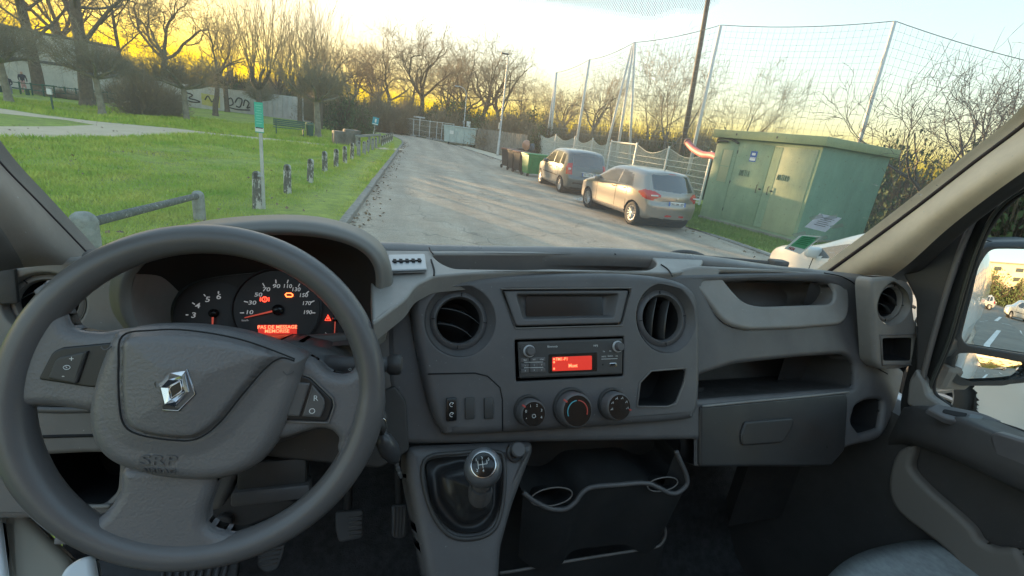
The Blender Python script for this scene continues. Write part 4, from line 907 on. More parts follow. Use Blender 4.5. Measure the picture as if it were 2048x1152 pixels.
# ================================================================== cars
glass_dark = pm('car_glass', (.03, .035, .04), .05, spec=1.0); glass_dark.node_tree.nodes['Principled BSDF'].inputs['IOR'].default_value = 1.65
tail_red = pm('tail_red', (.42, .02, .02), .25, coat=.6); tail_white = pm('tail_white', (.6, .58, .56), .3)
seam_m = pm('seam', (.012, .012, .012), .8); plate_m = pm('plate_white', (.72, .73, .72), .5); plate_blue = pm('plate_blue', (.05, .12, .4), .5); ink = pm('plate_ink', (.02, .02, .02), .6)
rim_m = pm('alloy', (.36, .36, .37), .4, .6)
def inpoly(x, y, poly):
    c = False; n = len(poly)
    for i in range(n):
        x1, y1 = poly[i]; x2, y2 = poly[i - 1]
        if (y1 > y) != (y2 > y) and x < (x2 - x1) * (y - y1) / (y2 - y1) + x1: c = not c
    return c
def make_wheel(t, x, y, R, spokes, side):
    hub = Vector((x, y, R)); ax = (side, 0, 0)
    b = MB().lathe([(R * .66, -.10), (R * .93, -.10), (R, -.07), (R, .05), (R * .93, .085), (R * .68, .07)], c=hub, ax=ax, n=28, caps=False); ty = b.build('tyre', rubber, t, smooth=True)
    b = MB().lathe([(R * .67, -.05), (R * .67, .07), (R * .62, .065), (R * .60, .02)], c=hub, ax=ax, n=28, caps=False); b.lathe([(R * .14, .0), (R * .13, .055), (.001, .065)], c=hub, ax=ax, n=12, caps=False)
    for k in range(spokes):
        a = k * 2 * math.pi / spokes
        for da in (-.10, .10):
            d = Vector((0, math.cos(a + da), math.sin(a + da))); e = Vector((0, math.cos(a + da * 2.2), math.sin(a + da * 2.2)))
            b.tube([hub + Vector((side * .045, 0, 0)) + d * R * .1, hub + Vector((side * .05, 0, 0)) + e * R * .63], [.022, .018], n=5)
    b.build('rim', rim_m, t, autos=50)
    MB().lathe([(R * .64, .0), (.001, .0)], c=hub, ax=ax, n=24, caps=False).build('brake_disc', pm('disc_dark', (.03, .03, .03), .6) if 'disc_dark' not in MATS else MATS['disc_dark'], t)
def make_car(label, loc, rz, P, cat='car', group=None):
    """outline in (y,z), rear bumper at y=0, nose at y=L"""
    t = thing('parked_car', label, cat, loc, rz, group)
    out = catmull([Vector((a, b, 0)) for a, b in P['outline']], 10); out = [(v.x, v.y) for v in out]; n = len(out)
    L, HW, zb = P['L'], P['hw'], P['belt']; R = .13
    def width(y, z):
        w = HW - .03 * max(0, (zb - .3 - z)) ** 1.2
        w -= P['tuck'] * (max(0, z - zb)) ** 1.15
        e = abs(y - L / 2) / (L / 2); w -= .16 * max(0, e - .55) ** 2 / .2
        w += P.get('hip', .02) * math.exp(-((z - .78) / .18) ** 2)
        return w
    ys0, ys1, zs = P['spine']
    T = [0, .02, .05, .09, .14, .2, .27, .35, .44, .54, .64, .74, .84, .92, 1.0]
    T = [0, .015, .035, .06, .09, .125, .165, .21, .26, .31, .36, .41, .46, .51, .56, .61, .66, .71, .76, .81, .86, .91, .96, 1.0]
    # outline densified
    O = []
    for i in range(n):
        a, b = out[i], out[(i + 1) % n]; d = math.hypot(b[0] - a[0], b[1] - a[1]); k = max(1, int(d / .022))
        for j in range(k): O.append((a[0] + (b[0] - a[0]) * j / k, a[1] + (b[1] - a[1]) * j / k))
    n = len(O)
    V = []; cls_f = {}
    def sidept(i, tt, s):
        y, z = O[i]; sy = min(max(y, ys0), ys1); yy = y + (sy - y) * tt; zz = z + (zs - z) * tt
        d = tt * math.hypot(sy - y, zs - z); q = max(0, 1 - d / R); x = width(yy, zz) - R * (1 - math.sqrt(max(0, 1 - q * q)))
        return Vector((s * x, yy, zz))
    A = P['arches']; WR = P['wheel_r']
    buckets = {}
    def put(key, quad):
        buckets.setdefault(key, []).append(quad)
    def cside(y, z):
        for ay in A:
            if math.hypot(y - ay, z - WR) < WR + .045: return 'arch'
        for nm, poly in P['side_glass']:
            if inpoly(y, z, poly): return nm
        for nm, poly in P.get('side_extra', []):
            if inpoly(y, z, poly): return nm
        for x_ in P.get('door_lines', []):
            if abs(y - (x_ + .02 * math.sin(z * 3))) < .009 and .35 < z < zb + .01: return 'seam'
        for z_ in P.get('trim_lines', []):
            if abs(z - z_) < .02 and A[0] + .4 < y < A[1] - .4: return 'trim'
        return 'body'
    for s in (-1, 1):
        grid = [[sidept(i, tt, s) for tt in T] for i in range(n)]
        for i in range(n):
            for j in range(len(T) - 1):
                q = [grid[i][j], grid[(i + 1) % n][j], grid[(i + 1) % n][j + 1], grid[i][j + 1]]
                if s < 0: q = q[::-1]
                c = sum(q, Vector()) / 4; k = cside(c.y, c.z)
                if k == 'arch': continue
                put(k, q)
    # strip across
    NX = 36
    cen = Vector((L / 2, zs, 0))
    def strippt(i, f):
        y, z = O[i]; a = O[i - 1]; b = O[(i + 1) % n]; tx, tz = b[0] - a[0], b[1] - a[1]; l = math.hypot(tx, tz) or 1
        nx, nz = -tz / l, tx / l
        if (y - L / 2) * nx + (z - zs) * nz < 0 and abs(nx) > .3: nx, nz = -nx, -nz
        if abs(nx) <= .3 and (z - zs) * nz < 0: nx, nz = -nx, -nz
        w = width(y, z) - R; bl_ = P.get('crown', .035) + (.10 if abs(nx) > .6 else 0.03) * abs(nx)
        h = bl_ * (1 - f * f)
        return Vector((w * f, y + nx * h, z + nz * h))
    def cstrip(x, y, z):
        rear = y < 1.3
        if z < .30 : return 'under'
        if rear and not (z > P['roof'] - .04):
            for nm, poly in P['rear']:
                if inpoly(abs(x), z, poly): return nm
        if not rear and z > zb + .02 and inpoly(y, z, P['screen']): return 'windscreen_glass'
        return 'body'
    fr = [math.sin((k / NX * 2 - 1) * math.pi / 2) * .35 + (k / NX * 2 - 1) * .65 for k in range(NX + 1)]
    grid = [[strippt(i, f) for f in fr] for i in range(n)]
    for i in range(n):
        for j in range(NX):
            q = [grid[i][j], grid[i][j + 1], grid[(i + 1) % n][j + 1], grid[(i + 1) % n][j]]
            c = sum(q, Vector()) / 4; put(cstrip(c.x, c.y, c.z), q)
    mats = dict(body=P['paint'], seam=seam_m, trim=P.get('trim_mat', seam_m), under=seam_m, windscreen_glass=glass_dark)
    names = dict(body='body', seam='door_seam', trim='side_trim', under='underside', windscreen_glass='windscreen')
    for k, quads in buckets.items():
        v = []; f = []; idx = {}
        for q in quads:
            ii = []
            for p in q:
                kk = (round(p.x, 4), round(p.y, 4), round(p.z, 4))
                if kk not in idx: idx[kk] = len(v); v.append(p)
                ii.append(idx[kk])
            ii2 = [a for a_, a in enumerate(ii) if a not in ii[:a_]]
            if len(ii2) > 2: f.append(tuple(ii2))
        m = mats.get(k) or P['mats'].get(k, glass_dark)
        o = mk(names.get(k, k.split('#')[0]), v, f, m, t, world=False); o.data.shade_smooth()
        bm = bmesh.new(); bm.from_mesh(o.data); bmesh.ops.recalc_face_normals(bm, faces=bm.faces); bm.to_mesh(o.data); bm.free()
    # wheel wells, wheels
    for ay in A:
        MB().lathe([(WR + .04, -HW + .05), (WR + .045, HW - .05)], c=(0, ay, WR + .01), ax=(1, 0, 0), n=24, caps=False).build('wheel_well', seam_m, t)
        for s in (-1, 1):
            make_wheel(t, s * (HW - .10), ay, WR, P['spokes'], s)
    # plate
    py_, pz = P['plate']; pt_ = P.get('plate_tilt', .12)
    M = Matrix.Translation((0, py_, pz)) @ Matrix.Rotation(rad(90) - pt_, 4, 'X')
    b = MB().box((0, 0, 0), (.52, .11, .012)); mk('number_plate', [M @ v for v in b.v], b.f, plate_m, t, world=False)
    b = MB().box((-.24, 0, .004), (.04, .108, .012)); mk('plate_band', [M @ v for v in b.v], b.f, plate_blue, t, world=False)
    b = MB().box((.24, 0, .004), (.04, .108, .012)); mk('plate_band', [M @ v for v in b.v], b.f, plate_blue, t, world=False)
    if P.get('reg'):
        vs, fs = text_mesh(P['reg'], .085, .001, bold=.002); mk('plate_lettering', [M @ (v + Vector((0, 0, .009))) for v in vs], fs, ink, t, world=False)
    for s in (-1, 1):   # door mirrors
        b = MB().rbox((s * (HW + .04), P['mirror'][0], P['mirror'][1]), (.2, .1, .14), .04); b.build('door_mirror', P.get('mirror_mat', P['paint']), t, autos=60)
    # aerial and wiper
    MB().tube([(0, P['aerial'], P['roof'] - .01), (0, P['aerial'] - .12, P['roof'] + .14)], [.01, .004], n=5).build('aerial', black_p, t)
    for k, q in P.get('boxes', []):
        (c, d, r_, mt_) = q; MB().rbox(c, d, r_).build(k, mt_, t, autos=50)
    return t
def paint(name, col, rough=.32, metal=.55):
    return pm(name, col, rough, metal, coat=.7)
hatch = dict(L=3.96, hw=.87, belt=.93, tuck=.36, roof=1.46, spine=(.75, 3.3, .62), wheel_r=.30, arches=(.66, 3.20), spokes=7, paint=paint('paint_taupe', (.28, .26, .235), .28, .5),
    outline=[(.10, .28), (.02, .42), (.0, .60), (.07, .72), (.10, .90), (.24, 1.08), (.42, 1.30), (.55, 1.415), (1.0, 1.46), (1.6, 1.465), (2.15, 1.40), (2.75, 1.10), (3.1, .98), (3.6, .86), (3.86, .72), (3.95, .52), (3.92, .30), (3.6, .22), (2.0, .20), (.5, .22)],
    side_glass=[('rear_side_window', [(.78, 1.0), (.95, 1.26), (1.18, 1.34), (1.52, 1.355), (1.52, .975), (.95, .98)]), ('front_side_window', [(1.57, .975), (1.57, 1.357), (1.95, 1.34), (2.3, 1.2), (2.72, 1.0), (2.68, .965)])],
    side_extra=[('tail_light', [(-.1, .74), (-.1, .95), (.30, .99), (.52, .90), (.30, .78), (.1, .74)])],
    door_lines=[1.545, 2.62, .98], trim_lines=[],
    rear=[('rear_window', [(0, .985), (.60, 1.0), (.66, 1.10), (.56, 1.36), (0, 1.40)]), ('tail_light', [(.47, .84), (.47, .90), (.62, .97), (1, .97), (1, .72), (.6, .78)]), ('bumper_reflector#', [(.10, .36), (.10, .40), (.30, .40), (.30, .36)]), ('brake_lamp', [(0, 1.412), (.18, 1.412), (.18, 1.435), (0, 1.435)])],
    screen=[(2.1, 1.45), (2.85, 1.02), (2.6, 1.0), (1.95, 1.40)], mats={'tail_light': tail_red, 'brake_lamp': tail_red, 'bumper_reflector#': tail_red},
    plate=(-.088, .70), plate_tilt=.15, reg='DH 544 XD', mirror=(2.62, .99), aerial=.75,
    boxes=[('tail_lens', ((-.66, .02, .865), (.20, .05, .035), .012, tail_white)), ('tail_lens', ((.66, .02, .865), (.20, .05, .035), .012, tail_white)), ('wiper', ((.0, .03, .985), (.34, .02, .02), .006, MATS['black_plastic'])), ('handle', ((-.875, 1.12, .90), (.03, .15, .03), .01, MATS['black_plastic'])), ('handle', ((-.885, 1.72, .88), (.03, .15, .03), .01, MATS['black_plastic'])), ('sill', ((-.80, 1.95, .29), (.10, 1.7, .07), .02, chrome)), ('emblem', ((0, -.07, .83), (.035, .02, .055), .008, chrome))])
q = gnd(1258, 447); print('208', q)
R7 = rad(7.5)
def car_at(lr, rzd, P, label, zz=.0, **k):   # lr = ground point of the rear left wheel
    r = rad(rzd); off = Matrix.Rotation(r, 3, 'Z') @ Vector((-P['hw'] + .05, P['arches'][0], 0))
    return make_car(label, (lr.x - off.x, lr.y - off.y, zz), r, P, **k)
c1_ = car_at(gnd(1258, 449), 7.5, hatch, 'taupe grey hatchback with swept red tail lights, nearest of the cars at the kerb', 0.03)
mpv = dict(L=4.28, hw=.87, belt=.98, tuck=.27, roof=1.64, spine=(.8, 3.5, .66), wheel_r=.30, arches=(.72, 3.48), spokes=8, paint=paint('paint_slate', (.10, .115, .12), .28, .5), hip=.01,
    outline=[(.12, .28), (.02, .40), (.0, .60), (.06, .72), (.12, .95), (.2, 1.15), (.36, 1.45), (.55, 1.58), (1.0, 1.635), (1.7, 1.64), (2.3, 1.57), (2.9, 1.25), (3.35, 1.05), (3.9, .93), (4.15, .78), (4.27, .55), (4.22, .30), (3.8, .22), (2.0, .20), (.5, .22)],
    side_glass=[('quarter_window', [(.55, 1.08), (.62, 1.40), (.78, 1.47), (.98, 1.49), (.98, 1.06)]), ('rear_side_window', [(1.03, 1.06), (1.03, 1.50), (1.72, 1.52), (1.72, 1.04)]), ('front_side_window', [(1.78, 1.04), (1.78, 1.52), (2.2, 1.46), (2.85, 1.12), (2.9, 1.03)])],
    side_extra=[('tail_light', [(-.1, .76), (-.1, 1.18), (.30, 1.16), (.34, .95), (.26, .76)])], door_lines=[1.0, 1.75, 2.85], trim_lines=[.62],
    rear=[('rear_window', [(0, 1.07), (.60, 1.08), (.67, 1.2), (.58, 1.47), (0, 1.50)]), ('tail_light', [(.62, .76), (.62, 1.08), (.70, 1.17), (1, 1.17), (1, .76)]), ('bumper_band', [(0, .44), (0, .50), (1, .50), (1, .44)])],
    screen=[(2.25, 1.62), (3.05, 1.16), (2.75, 1.12), (2.1, 1.57)], mats={'tail_light': tail_red, 'bumper_band': MATS['black_plastic']},
    plate=(-.062, .80), plate_tilt=.08, reg='FA 122 NL', mirror=(2.75, 1.05), aerial=1.0,
    boxes=[('tail_lens', ((-.745, .06, .96), (.10, .05, .08), .02, tail_white)), ('tail_lens', ((.745, .06, .96), (.10, .05, .08), .02, tail_white)), ('chrome_strip', ((0, -.06, .875), (.62, .03, .02), .006, chrome)), ('sill', ((-.80, 2.1, .30), (.1, 1.9, .06), .02, MATS['black_plastic'])), ('handle', ((-.88, 1.25, .92), (.03, .15, .03), .01, seam_m)), ('handle', ((-.88, 1.98, .9), (.03, .15, .03), .01, seam_m))])
c2_ = car_at(gnd(1117, 384), 1.0, mpv, 'slate grey people carrier parked second, between the hatchback and the green bin', 0.0)
# far car beyond the site fence
import copy as _cp
def variant(P, **k): d = dict(P); d.update(k); return d
farp = at_dist(806, 262, 66)
white_paint = paint('paint_white', (.62, .62, .6), .35, .0)
mc = make_car('white car parked crosswise beyond the site fence at the road end', (farp.x + 1.2, 70, 0), rad(35), variant(mpv, paint=white_paint, reg=None))
# white car next to the van on the right
wc = make_car('white car close on the right of the van, partly behind the window pillar', (0, 0, 0), 0, variant(hatch, paint=white_paint, reg=None, side_glass=hatch['side_glass']))
wa = rad(-22) + VAN_ROT; wp = v2w((4.55, 5.25, -2.0)); wc.rotation_euler = (0, 0, wa + math.pi * 0)
WCL = Vector((4.9, .15, 0)); base = v2w((5.15, 1.25, -2.0)); wc.location = (base.x, base.y, .045); wc.scale = (1.0, 1.12, 1.0)
# silver estate and others behind, seen in the mirror
bk = v2w((7.6, -32, -2.0)); sc_ = make_car('pale silver car parked behind the van, seen in the door mirror', (bk.x, bk.y, .045), rad(84), variant(mpv, paint=paint('paint_silver', (.6, .6, .58), .35, .4), reg=None))
for k, (r_, d_, a_) in enumerate([(1.8, -32.5, 86), (14.5, -31.5, 83)]):
    b2 = v2w((r_, d_, -2)); copyc = dup(sc_, (b2.x, b2.y, .045), rad(a_), 1, ['silver car behind the van nearest its side in the mirror', 'silver car farthest out in the mirror'][k], 'cars behind the van', 'car')
# beige apartment block behind, golden in the mirror
apt = pm('render_beige', (.50, .40, .26), .85, scale=.4, col2=(.58, .48, .33)); ab = v2w((24, -95, -2))
ap = thing('apartment_block', 'long sunlit ochre apartment block reflected in the door mirror', 'building', (ab.x, ab.y, 0), rad(4))
MB().box((0, 0, 6.5), (95, 12, 13)).build('wall', apt, ap); MB().box((0, 0, 13.2), (96, 13, .4)).build('roof', pm('roofb', (.2, .17, .14), .8), ap)
wmm = MB().box((0, 0, 0), (1.4, .12, 1.3)); w0 = None
for fl in range(4):
    for k in range(22):
        if w0 is None: w0 = wmm.build('window', glass_dark, ap, centre=False); o = w0
        else: o = bpy.data.objects.new('window', w0.data); C.objects.link(o); o.parent = ap
        o.location = (-44 + k * 4.1, 6.03, 1.9 + fl * 3.1)
# painted bay lines on the car park
lm = pm('line_white', (.7, .7, .68), .8, scale=6, col2=(.55, .55, .53))
for k in range(9):
    p = v2w((2.2 + k * 2.5, -19.0, -2)); q_ = Matrix.Rotation(VAN_ROT + rad(3), 3, 'Z')
    mk('bay_line', [Vector((p.x, p.y, .047)) + q_ @ Vector(v) for v in [(-.07, -2.2, 0), (.07, -2.2, 0), (.07, 2.2, 0), (-.07, 2.2, 0)]], [(0, 1, 2, 3)], lm)['kind'] = 'structure'
for k in range(20):
    p = v2w((1.5 + k * 1.1, -15.8, -2)); mk('bay_line', [Vector((p.x, p.y, .047)) + q_ @ Vector(v) for v in [(-.3, -.06, 0), (.3, -.06, 0), (.3, .06, 0), (-.3, .06, 0)]], [(0, 1, 2, 3)], lm)['kind'] = 'structure'
p = v2w((2.05, -9.3, -2)); mk('bay_line', [Vector((p.x, p.y, .047)) + q_ @ Vector(v) for v in [(-.06, -2.6, 0), (.06, -2.6, 0), (.06, 2.6, 0), (-.06, 2.6, 0)]], [(0, 1, 2, 3)], lm)['kind'] = 'structure'
# --- two people far left on the lawn, one sitting, one standing
def person(loc, rz, label, top, legs, sit):
    t = thing('person', label, 'person', loc, rz, None)
    me = bpy.data.meshes.new('body'); bm = bmesh.new(); sk_ = bm.verts.layers.skin.verify()
    J = {}
    def v(n, co, r): x = bm.verts.new(co); x[sk_].radius = (r, r); J[n] = x; return x
    if sit:
        v('pel', (0, 0, .55), .15); v('ch', (0, .02, .98), .16); v('nk', (0, 0, 1.17), .06); v('hd', (0, -.02, 1.27), .09); v('ht', (0, -.02, 1.40), .085)
        for s in (-1, 1): v('k%d' % s, (s * .12, -.45, .53), .075); v('a%d' % s, (s * .13, -.48, .08), .05); v('t%d' % s, (s * .14, -.62, .04), .045); v('s%d' % s, (s * .2, .02, 1.08), .065); v('e%d' % s, (s * .25, -.06, .82), .045); v('w%d' % s, (s * .14, -.32, .68), .035)
    else:
        v('pel', (0, 0, .92), .15); v('ch', (0, 0, 1.3), .16); v('nk', (0, 0, 1.48), .06); v('hd', (0, -.02, 1.58), .09); v('ht', (0, -.02, 1.70), .085)
        for s in (-1, 1): v('k%d' % s, (s * .10, -.03, .5), .07); v('a%d' % s, (s * .12, 0, .09), .05); v('t%d' % s, (s * .13, -.15, .04), .045); v('s%d' % s, (s * .2, 0, 1.4), .065); v('e%d' % s, (s * .26, 0, 1.13), .045); v('w%d' % s, (s * .24, -.1, .88), .035)
    for a, b in [('pel', 'ch'), ('ch', 'nk'), ('nk', 'hd'), ('hd', 'ht')]: bm.edges.new((J[a], J[b]))
    for s in (-1, 1):
        for a, b in [('pel', 'k%d' % s), ('k%d' % s, 'a%d' % s), ('a%d' % s, 't%d' % s), ('ch', 's%d' % s), ('s%d' % s, 'e%d' % s), ('e%d' % s, 'w%d' % s)]: bm.edges.new((J[a], J[b]))
    bm.to_mesh(me); bm.free(); o = bpy.data.objects.new('body', me); C.objects.link(o); me.skin_vertices[0].data[0].use_root = True
    o.modifiers.new('s', 'SKIN'); o.modifiers.new('u', 'SUBSURF').levels = 1
    me2 = bpy.data.meshes.new_from_object(o.evaluated_get(bpy.context.evaluated_depsgraph_get())) if not bpy.context.view_layer.update() else None
    bpy.data.objects.remove(o); me2.materials.clear()
    for m in (top, legs, MATS['skin'], MATS['hair']): me2.materials.append(m)
    zc, hn = (.62, 1.19) if sit else (.95, 1.50)
    for p in me2.polygons:
        c = p.center; p.material_index = 2 if c.z > hn else (0 if c.z > zc and not (sit and c.y < -.28 and c.z < .6) else 1); p.use_smooth = True
        if c.z > hn + .12 and (c.y > 0 or c.z > hn + .2): p.material_index = 3
    b = bpy.data.objects.new('body', me2); C.objects.link(b); b.parent = t
    return t
pm('skin', (.42, .25, .18), .6); pm('hair', (.04, .025, .02), .7)
x, y = pt(14, 186); tag_b = thing('picnic_bench', 'dark bench at the far left behind the pale trunk', 'bench', (x, y + .3, .1)); MB().box((.2, .1, .45), (2.2, .4, .06)).box((-.7, .1, .22), (.08, .35, .44)).box((1.1, .1, .22), (.08, .35, .44)).build('seat', bench_m, tag_b)
person((x + .1, y + .1, .02), .6, 'person in dark clothes sitting on the far left bench', pm('cloth_dark', (.03, .03, .04), .8), pm('cloth_grey', (.18, .18, .2), .8), True)
x, y = pt(50, 186); person((x, y, .1), .9, 'person with a dark top and pink trousers standing beside the far left bench', MATS['cloth_dark'], pm('cloth_pink', (.45, .25, .24), .8), False)
# ================================================================== cabin helpers
class Frame:
    def __init__(s, O, tilt=0.0, yaw=0.0, n=None):
        s.O = Vector(O); t, y = rad(tilt), rad(yaw)
        if n is None:
            n = Vector((math.sin(y) * math.cos(t), -math.cos(y) * math.cos(t), math.sin(t)))
        s.n = Vector(n).normalized(); s.a = s.n.cross(Vector((0, 0, 1)))
        s.a = -s.a if s.a.x < 0 else s.a
        if abs(s.n.z) > .999: s.a = Vector((1, 0, 0))
        s.a.normalize(); s.b = s.n.cross(s.a)
        if s.b.z < -1e-6 or (abs(s.b.z) < 1e-6 and s.b.y < 0): s.a = -s.a; s.b = -s.b; 
        if s.a.x < 0 and abs(s.n.x) < .95: s.a = -s.a
    def px(s, x, y):
        r = vray(x, y); t = s.O.dot(s.n) / r.dot(s.n); d = r * t - s.O; return (d.dot(s.a), d.dot(s.b))
    def v(s, u, w, h=0.0): return s.O + s.a * u + s.b * w + s.n * h
    def W(s, u, w, h=0.0): return v2w(s.v(u, w, h))
    def P(s, x, y, h=0.0): u, w = s.px(x, y); return s.W(u, w, h)
    def mat(s, u=0, w=0, h=0.0, rot=0.0):
        c, si = math.cos(rot), math.sin(rot); a = s.a * c + s.b * si; b = -s.a * si + s.b * c
        A = VX * a.x + VY * a.y + VZ * a.z; B = VX * b.x + VY * b.y + VZ * b.z; Nn = VX * s.n.x + VY * s.n.y + VZ * s.n.z; o = s.W(u, w, h)
        return Matrix(((A.x, B.x, Nn.x, o.x), (A.y, B.y, Nn.y, o.y), (A.z, B.z, Nn.z, o.z), (0, 0, 0, 1)))
    def off(s, h): f = Frame.__new__(Frame); f.O = s.O + s.n * h; f.n, f.a, f.b = s.n, s.a, s.b; return f
def roundpoly(pts, r, k=5):
    n = len(pts); out = []
    for i in range(n):
        p0, p, p1 = Vector(pts[i - 1][:2]), Vector(pts[i][:2]), Vector(pts[(i + 1) % n][:2])
        rr = pts[i][2] if len(pts[i]) > 2 else r
        a = (p0 - p); b = (p1 - p); q = min(rr, a.length * .48, b.length * .48); A = p + a.normalized() * q; B = p + b.normalized() * q
        for j in range(k + 1): t = j / k; out.append(A * (1 - t) ** 2 + p * 2 * t * (1 - t) + B * t * t)
    return out
def loop2(F, pts, r=None, smooth=False):
    """pixel outline -> smoothed 2D loop on the frame, counter-clockwise"""
    if smooth: L = [(p.x, p.y) for p in catmull([Vector((*p[:2], 0)) for p in pts], 6)]
    elif r: L = [(p.x, p.y) for p in roundpoly(pts, r)]
    else: L = [p[:2] for p in pts]
    q = [Vector(F.px(*p)) for p in L]; out = [q[0]]
    for p in q[1:]:
        if (p - out[-1]).length > 4e-4: out.append(p)
    if (out[0] - out[-1]).length < 4e-4: out.pop()
    ar = sum(out[i - 1].x * out[i].y - out[i].x * out[i - 1].y for i in range(len(out)))
    return out if ar > 0 else out[::-1]
def circ2(F, x, y, r, k=36, ry=None):
    c = Vector(F.px(x, y)); return [c + Vector((math.cos(t * 2 * math.pi / k) * r, math.sin(t * 2 * math.pi / k) * (ry or r))) for t in range(k)]
def offs(L, d):   # positive d shrinks a ccw loop
    n = len(L); out = []
    for i in range(n):
        a = (L[i] - L[i - 1]); b = (L[(i + 1) % n] - L[i])
        na = Vector((-a.y, a.x)); nb = Vector((-b.y, b.x)); na.normalize(); nb.normalize(); m = na + nb
        if m.length < 1e-6: m = na
        m.normalize(); c = max(.5, m.dot(na)); out.append(L[i] + m * (d / c))
    return out
def plate(name, mat, parent, F, outer, thick=.02, bev=.004, holes=(), hbev=None, K=5, back=False, h0=0.0, pockets=None, wn=False, holethick=None, autos=None):
    vs = []; fs = []; nt0 = 0
    def ring(L, h): n0 = len(vs); vs.extend(F.W(p.x, p.y, h) for p in L); return list(range(n0, n0 + len(L)))
    def band(A, B, flip=False):
        n = len(A)
        for i in range(n):
            f = (A[i], A[(i + 1) % n], B[(i + 1) % n], B[i]); fs.append(f[::-1] if flip else f)
    tops = []; tl = []
    R0 = ring(outer, h0 - thick); prev = R0
    for k in range(K + 1):
        t = k / K * math.pi / 2; L = offs(outer, bev * (1 - math.cos(t))); R = ring(L, h0 - bev * (1 - math.sin(t))); band(prev, R); prev = R
    L = offs(outer, bev + .0006); prev2 = ring(L, h0); band(prev, prev2); prev = ring(L, h0)
    tops.append(prev); tl.append(L)
    if back: fs.append(tuple(R0[::-1]))
    hb_ = hbev if hbev is not None else bev
    for hl in holes:
        prev = ring(hl, h0 - (holethick or thick))
        for k in range(K + 1):
            t = k / K * math.pi / 2; L = offs(hl, -hb_ * (1 - math.cos(t))); R = ring(L, h0 - hb_ * (1 - math.sin(t))); band(prev, R, True); prev = R
        L = offs(hl, -hb_ - .0006); prev2 = ring(L, h0); band(prev, prev2, True); prev = ring(L, h0)
        tops.append(prev); tl.append(L)
    flat = [i for r in tops for i in r]
    nside = len(fs)
    for t in tessellate_polygon([[Vector((p.x, p.y, 0)) for p in L] for L in tl]):
        fs.append(tuple(flat[i] for i in t))
    bm = bmesh.new(); bv = [bm.verts.new(v) for v in vs]
    for fi, f in enumerate(fs):
        try: bm.faces.new([bv[i] for i in f]).tag = fi >= nside
        except ValueError: pass
    Nw = VX * F.n.x + VY * F.n.y + VZ * F.n.z
    bmesh.ops.recalc_face_normals(bm, faces=bm.faces)
    up = sum((f.normal.dot(Nw) * f.calc_area() for f in bm.faces))
    sidef = [f for f in bm.faces if not f.tag]
    if sum((f.normal.dot(Nw) * f.calc_area() for f in sidef)) < 0 and not back: bmesh.ops.reverse_faces(bm, faces=sidef)
    for f in bm.faces:
        if f.tag and f.normal.dot(Nw) < 0: f.normal_flip()
    bm.verts.index_update(); o = mk(name, [v.co for v in bm.verts], [tuple(v.index for v in f.verts) for f in bm.faces], mat, parent, True, wn=wn, autos=autos); bm.free()
    return o
def pocket(name, mat, parent, F, loop, depth, h0=0.0, scale=.92, shift=(0, 0), r=.006):
    c = sum(loop, Vector((0, 0))) / len(loop); vs = []; fs = []; prev = None; n = len(loop)
    prof = [(0, 1.0), (.5, 1 - (1 - scale) * .45), (.85, 1 - (1 - scale) * .85), (.96, scale * .99), (1, scale * .95)]
    for f, s in prof:
        ids = list(range(len(vs), len(vs) + n)); sh = Vector(shift) * f
        vs += [F.W(*(c + (p - c) * s + sh), h0 - depth * f) for p in loop]
        if prev: fs += [(prev[i], ids[i], ids[(i + 1) % n], prev[(i + 1) % n]) for i in range(n)]
        prev = ids
    fs.append(tuple(prev)); return mk(name, vs, fs, mat, parent, autos=45)
def strip(name, mat, parent, F, pts, r, n=6, h=0.0, smooth=True, closed=False):
    P = [F.P(x, y, h) for x, y in pts]; P = catmull(P, 6, closed) if smooth else P
    return MB().tube(P, r, n=n, closed=closed, cap=not closed).build(name, mat, parent, smooth=True, world=True)
def ftext(name, s, F, x, y, size, mat, parent, h=.001, rot=0.0, **k):
    u, w_ = F.px(x, y); return text_at(name, s, size, F.mat(u, w_, h, rot), mat, parent, **k)
def fbox(name, mat, parent, F, x, y, w_, hgt, dep, bev=.0, h=0.0, rot=0.0, autos=40):
    u, q = F.px(x, y); M = F.mat(u, q, h, rot); b = MB()
    b.rbox((0, 0, 0), (w_, hgt, dep), bev) if bev else b.box((0, 0, 0), (w_, hgt, dep))
    return mk(name, [M @ v for v in b.v], b.f, mat, parent, autos=autos)
def flathe(name, mat, parent, F, x, y, prof, n=40, h=0.0, sy=1.0, autos=40, smooth=False):
    u, q = F.px(x, y); M = F.mat(u, q, h); b = MB().lathe(prof, n=n, caps=False)
    return mk(name, [M @ Vector((v.x, v.y * sy, v.z)) for v in b.v], b.f, mat, parent, autos=autos)
def grid_surf(name, mat, parent, rows, k=5, world=False, smooth=True):
    """rows of van-frame points, splined both ways"""
    R = [catmull([Vector(p) for p in r], k, False) for r in rows]; n = len(R[0]); cols = [catmull([R[j][i] for j in range(len(R))], k, False) for i in range(n)]
    m = len(cols[0]); vs = [v2w(cols[i][j]) for j in range(m) for i in range(n)]
    fs = [(j * n + i, j * n + i + 1, (j + 1) * n + i + 1, (j + 1) * n + i) for j in range(m - 1) for i in range(n - 1)]
    return mk(name, vs, fs, mat, parent, smooth)
def pd(x, y, d): r = vray(x, y); return r * (d / r.y)      # van point on a line of sight at forward distance d
def pr(x, y, rr): r = vray(x, y); return r * (rr / r.x)    # same at sideways distance rr
def pu(x, y, u): r = vray(x, y); return r * (u / r.z)      # same at height u

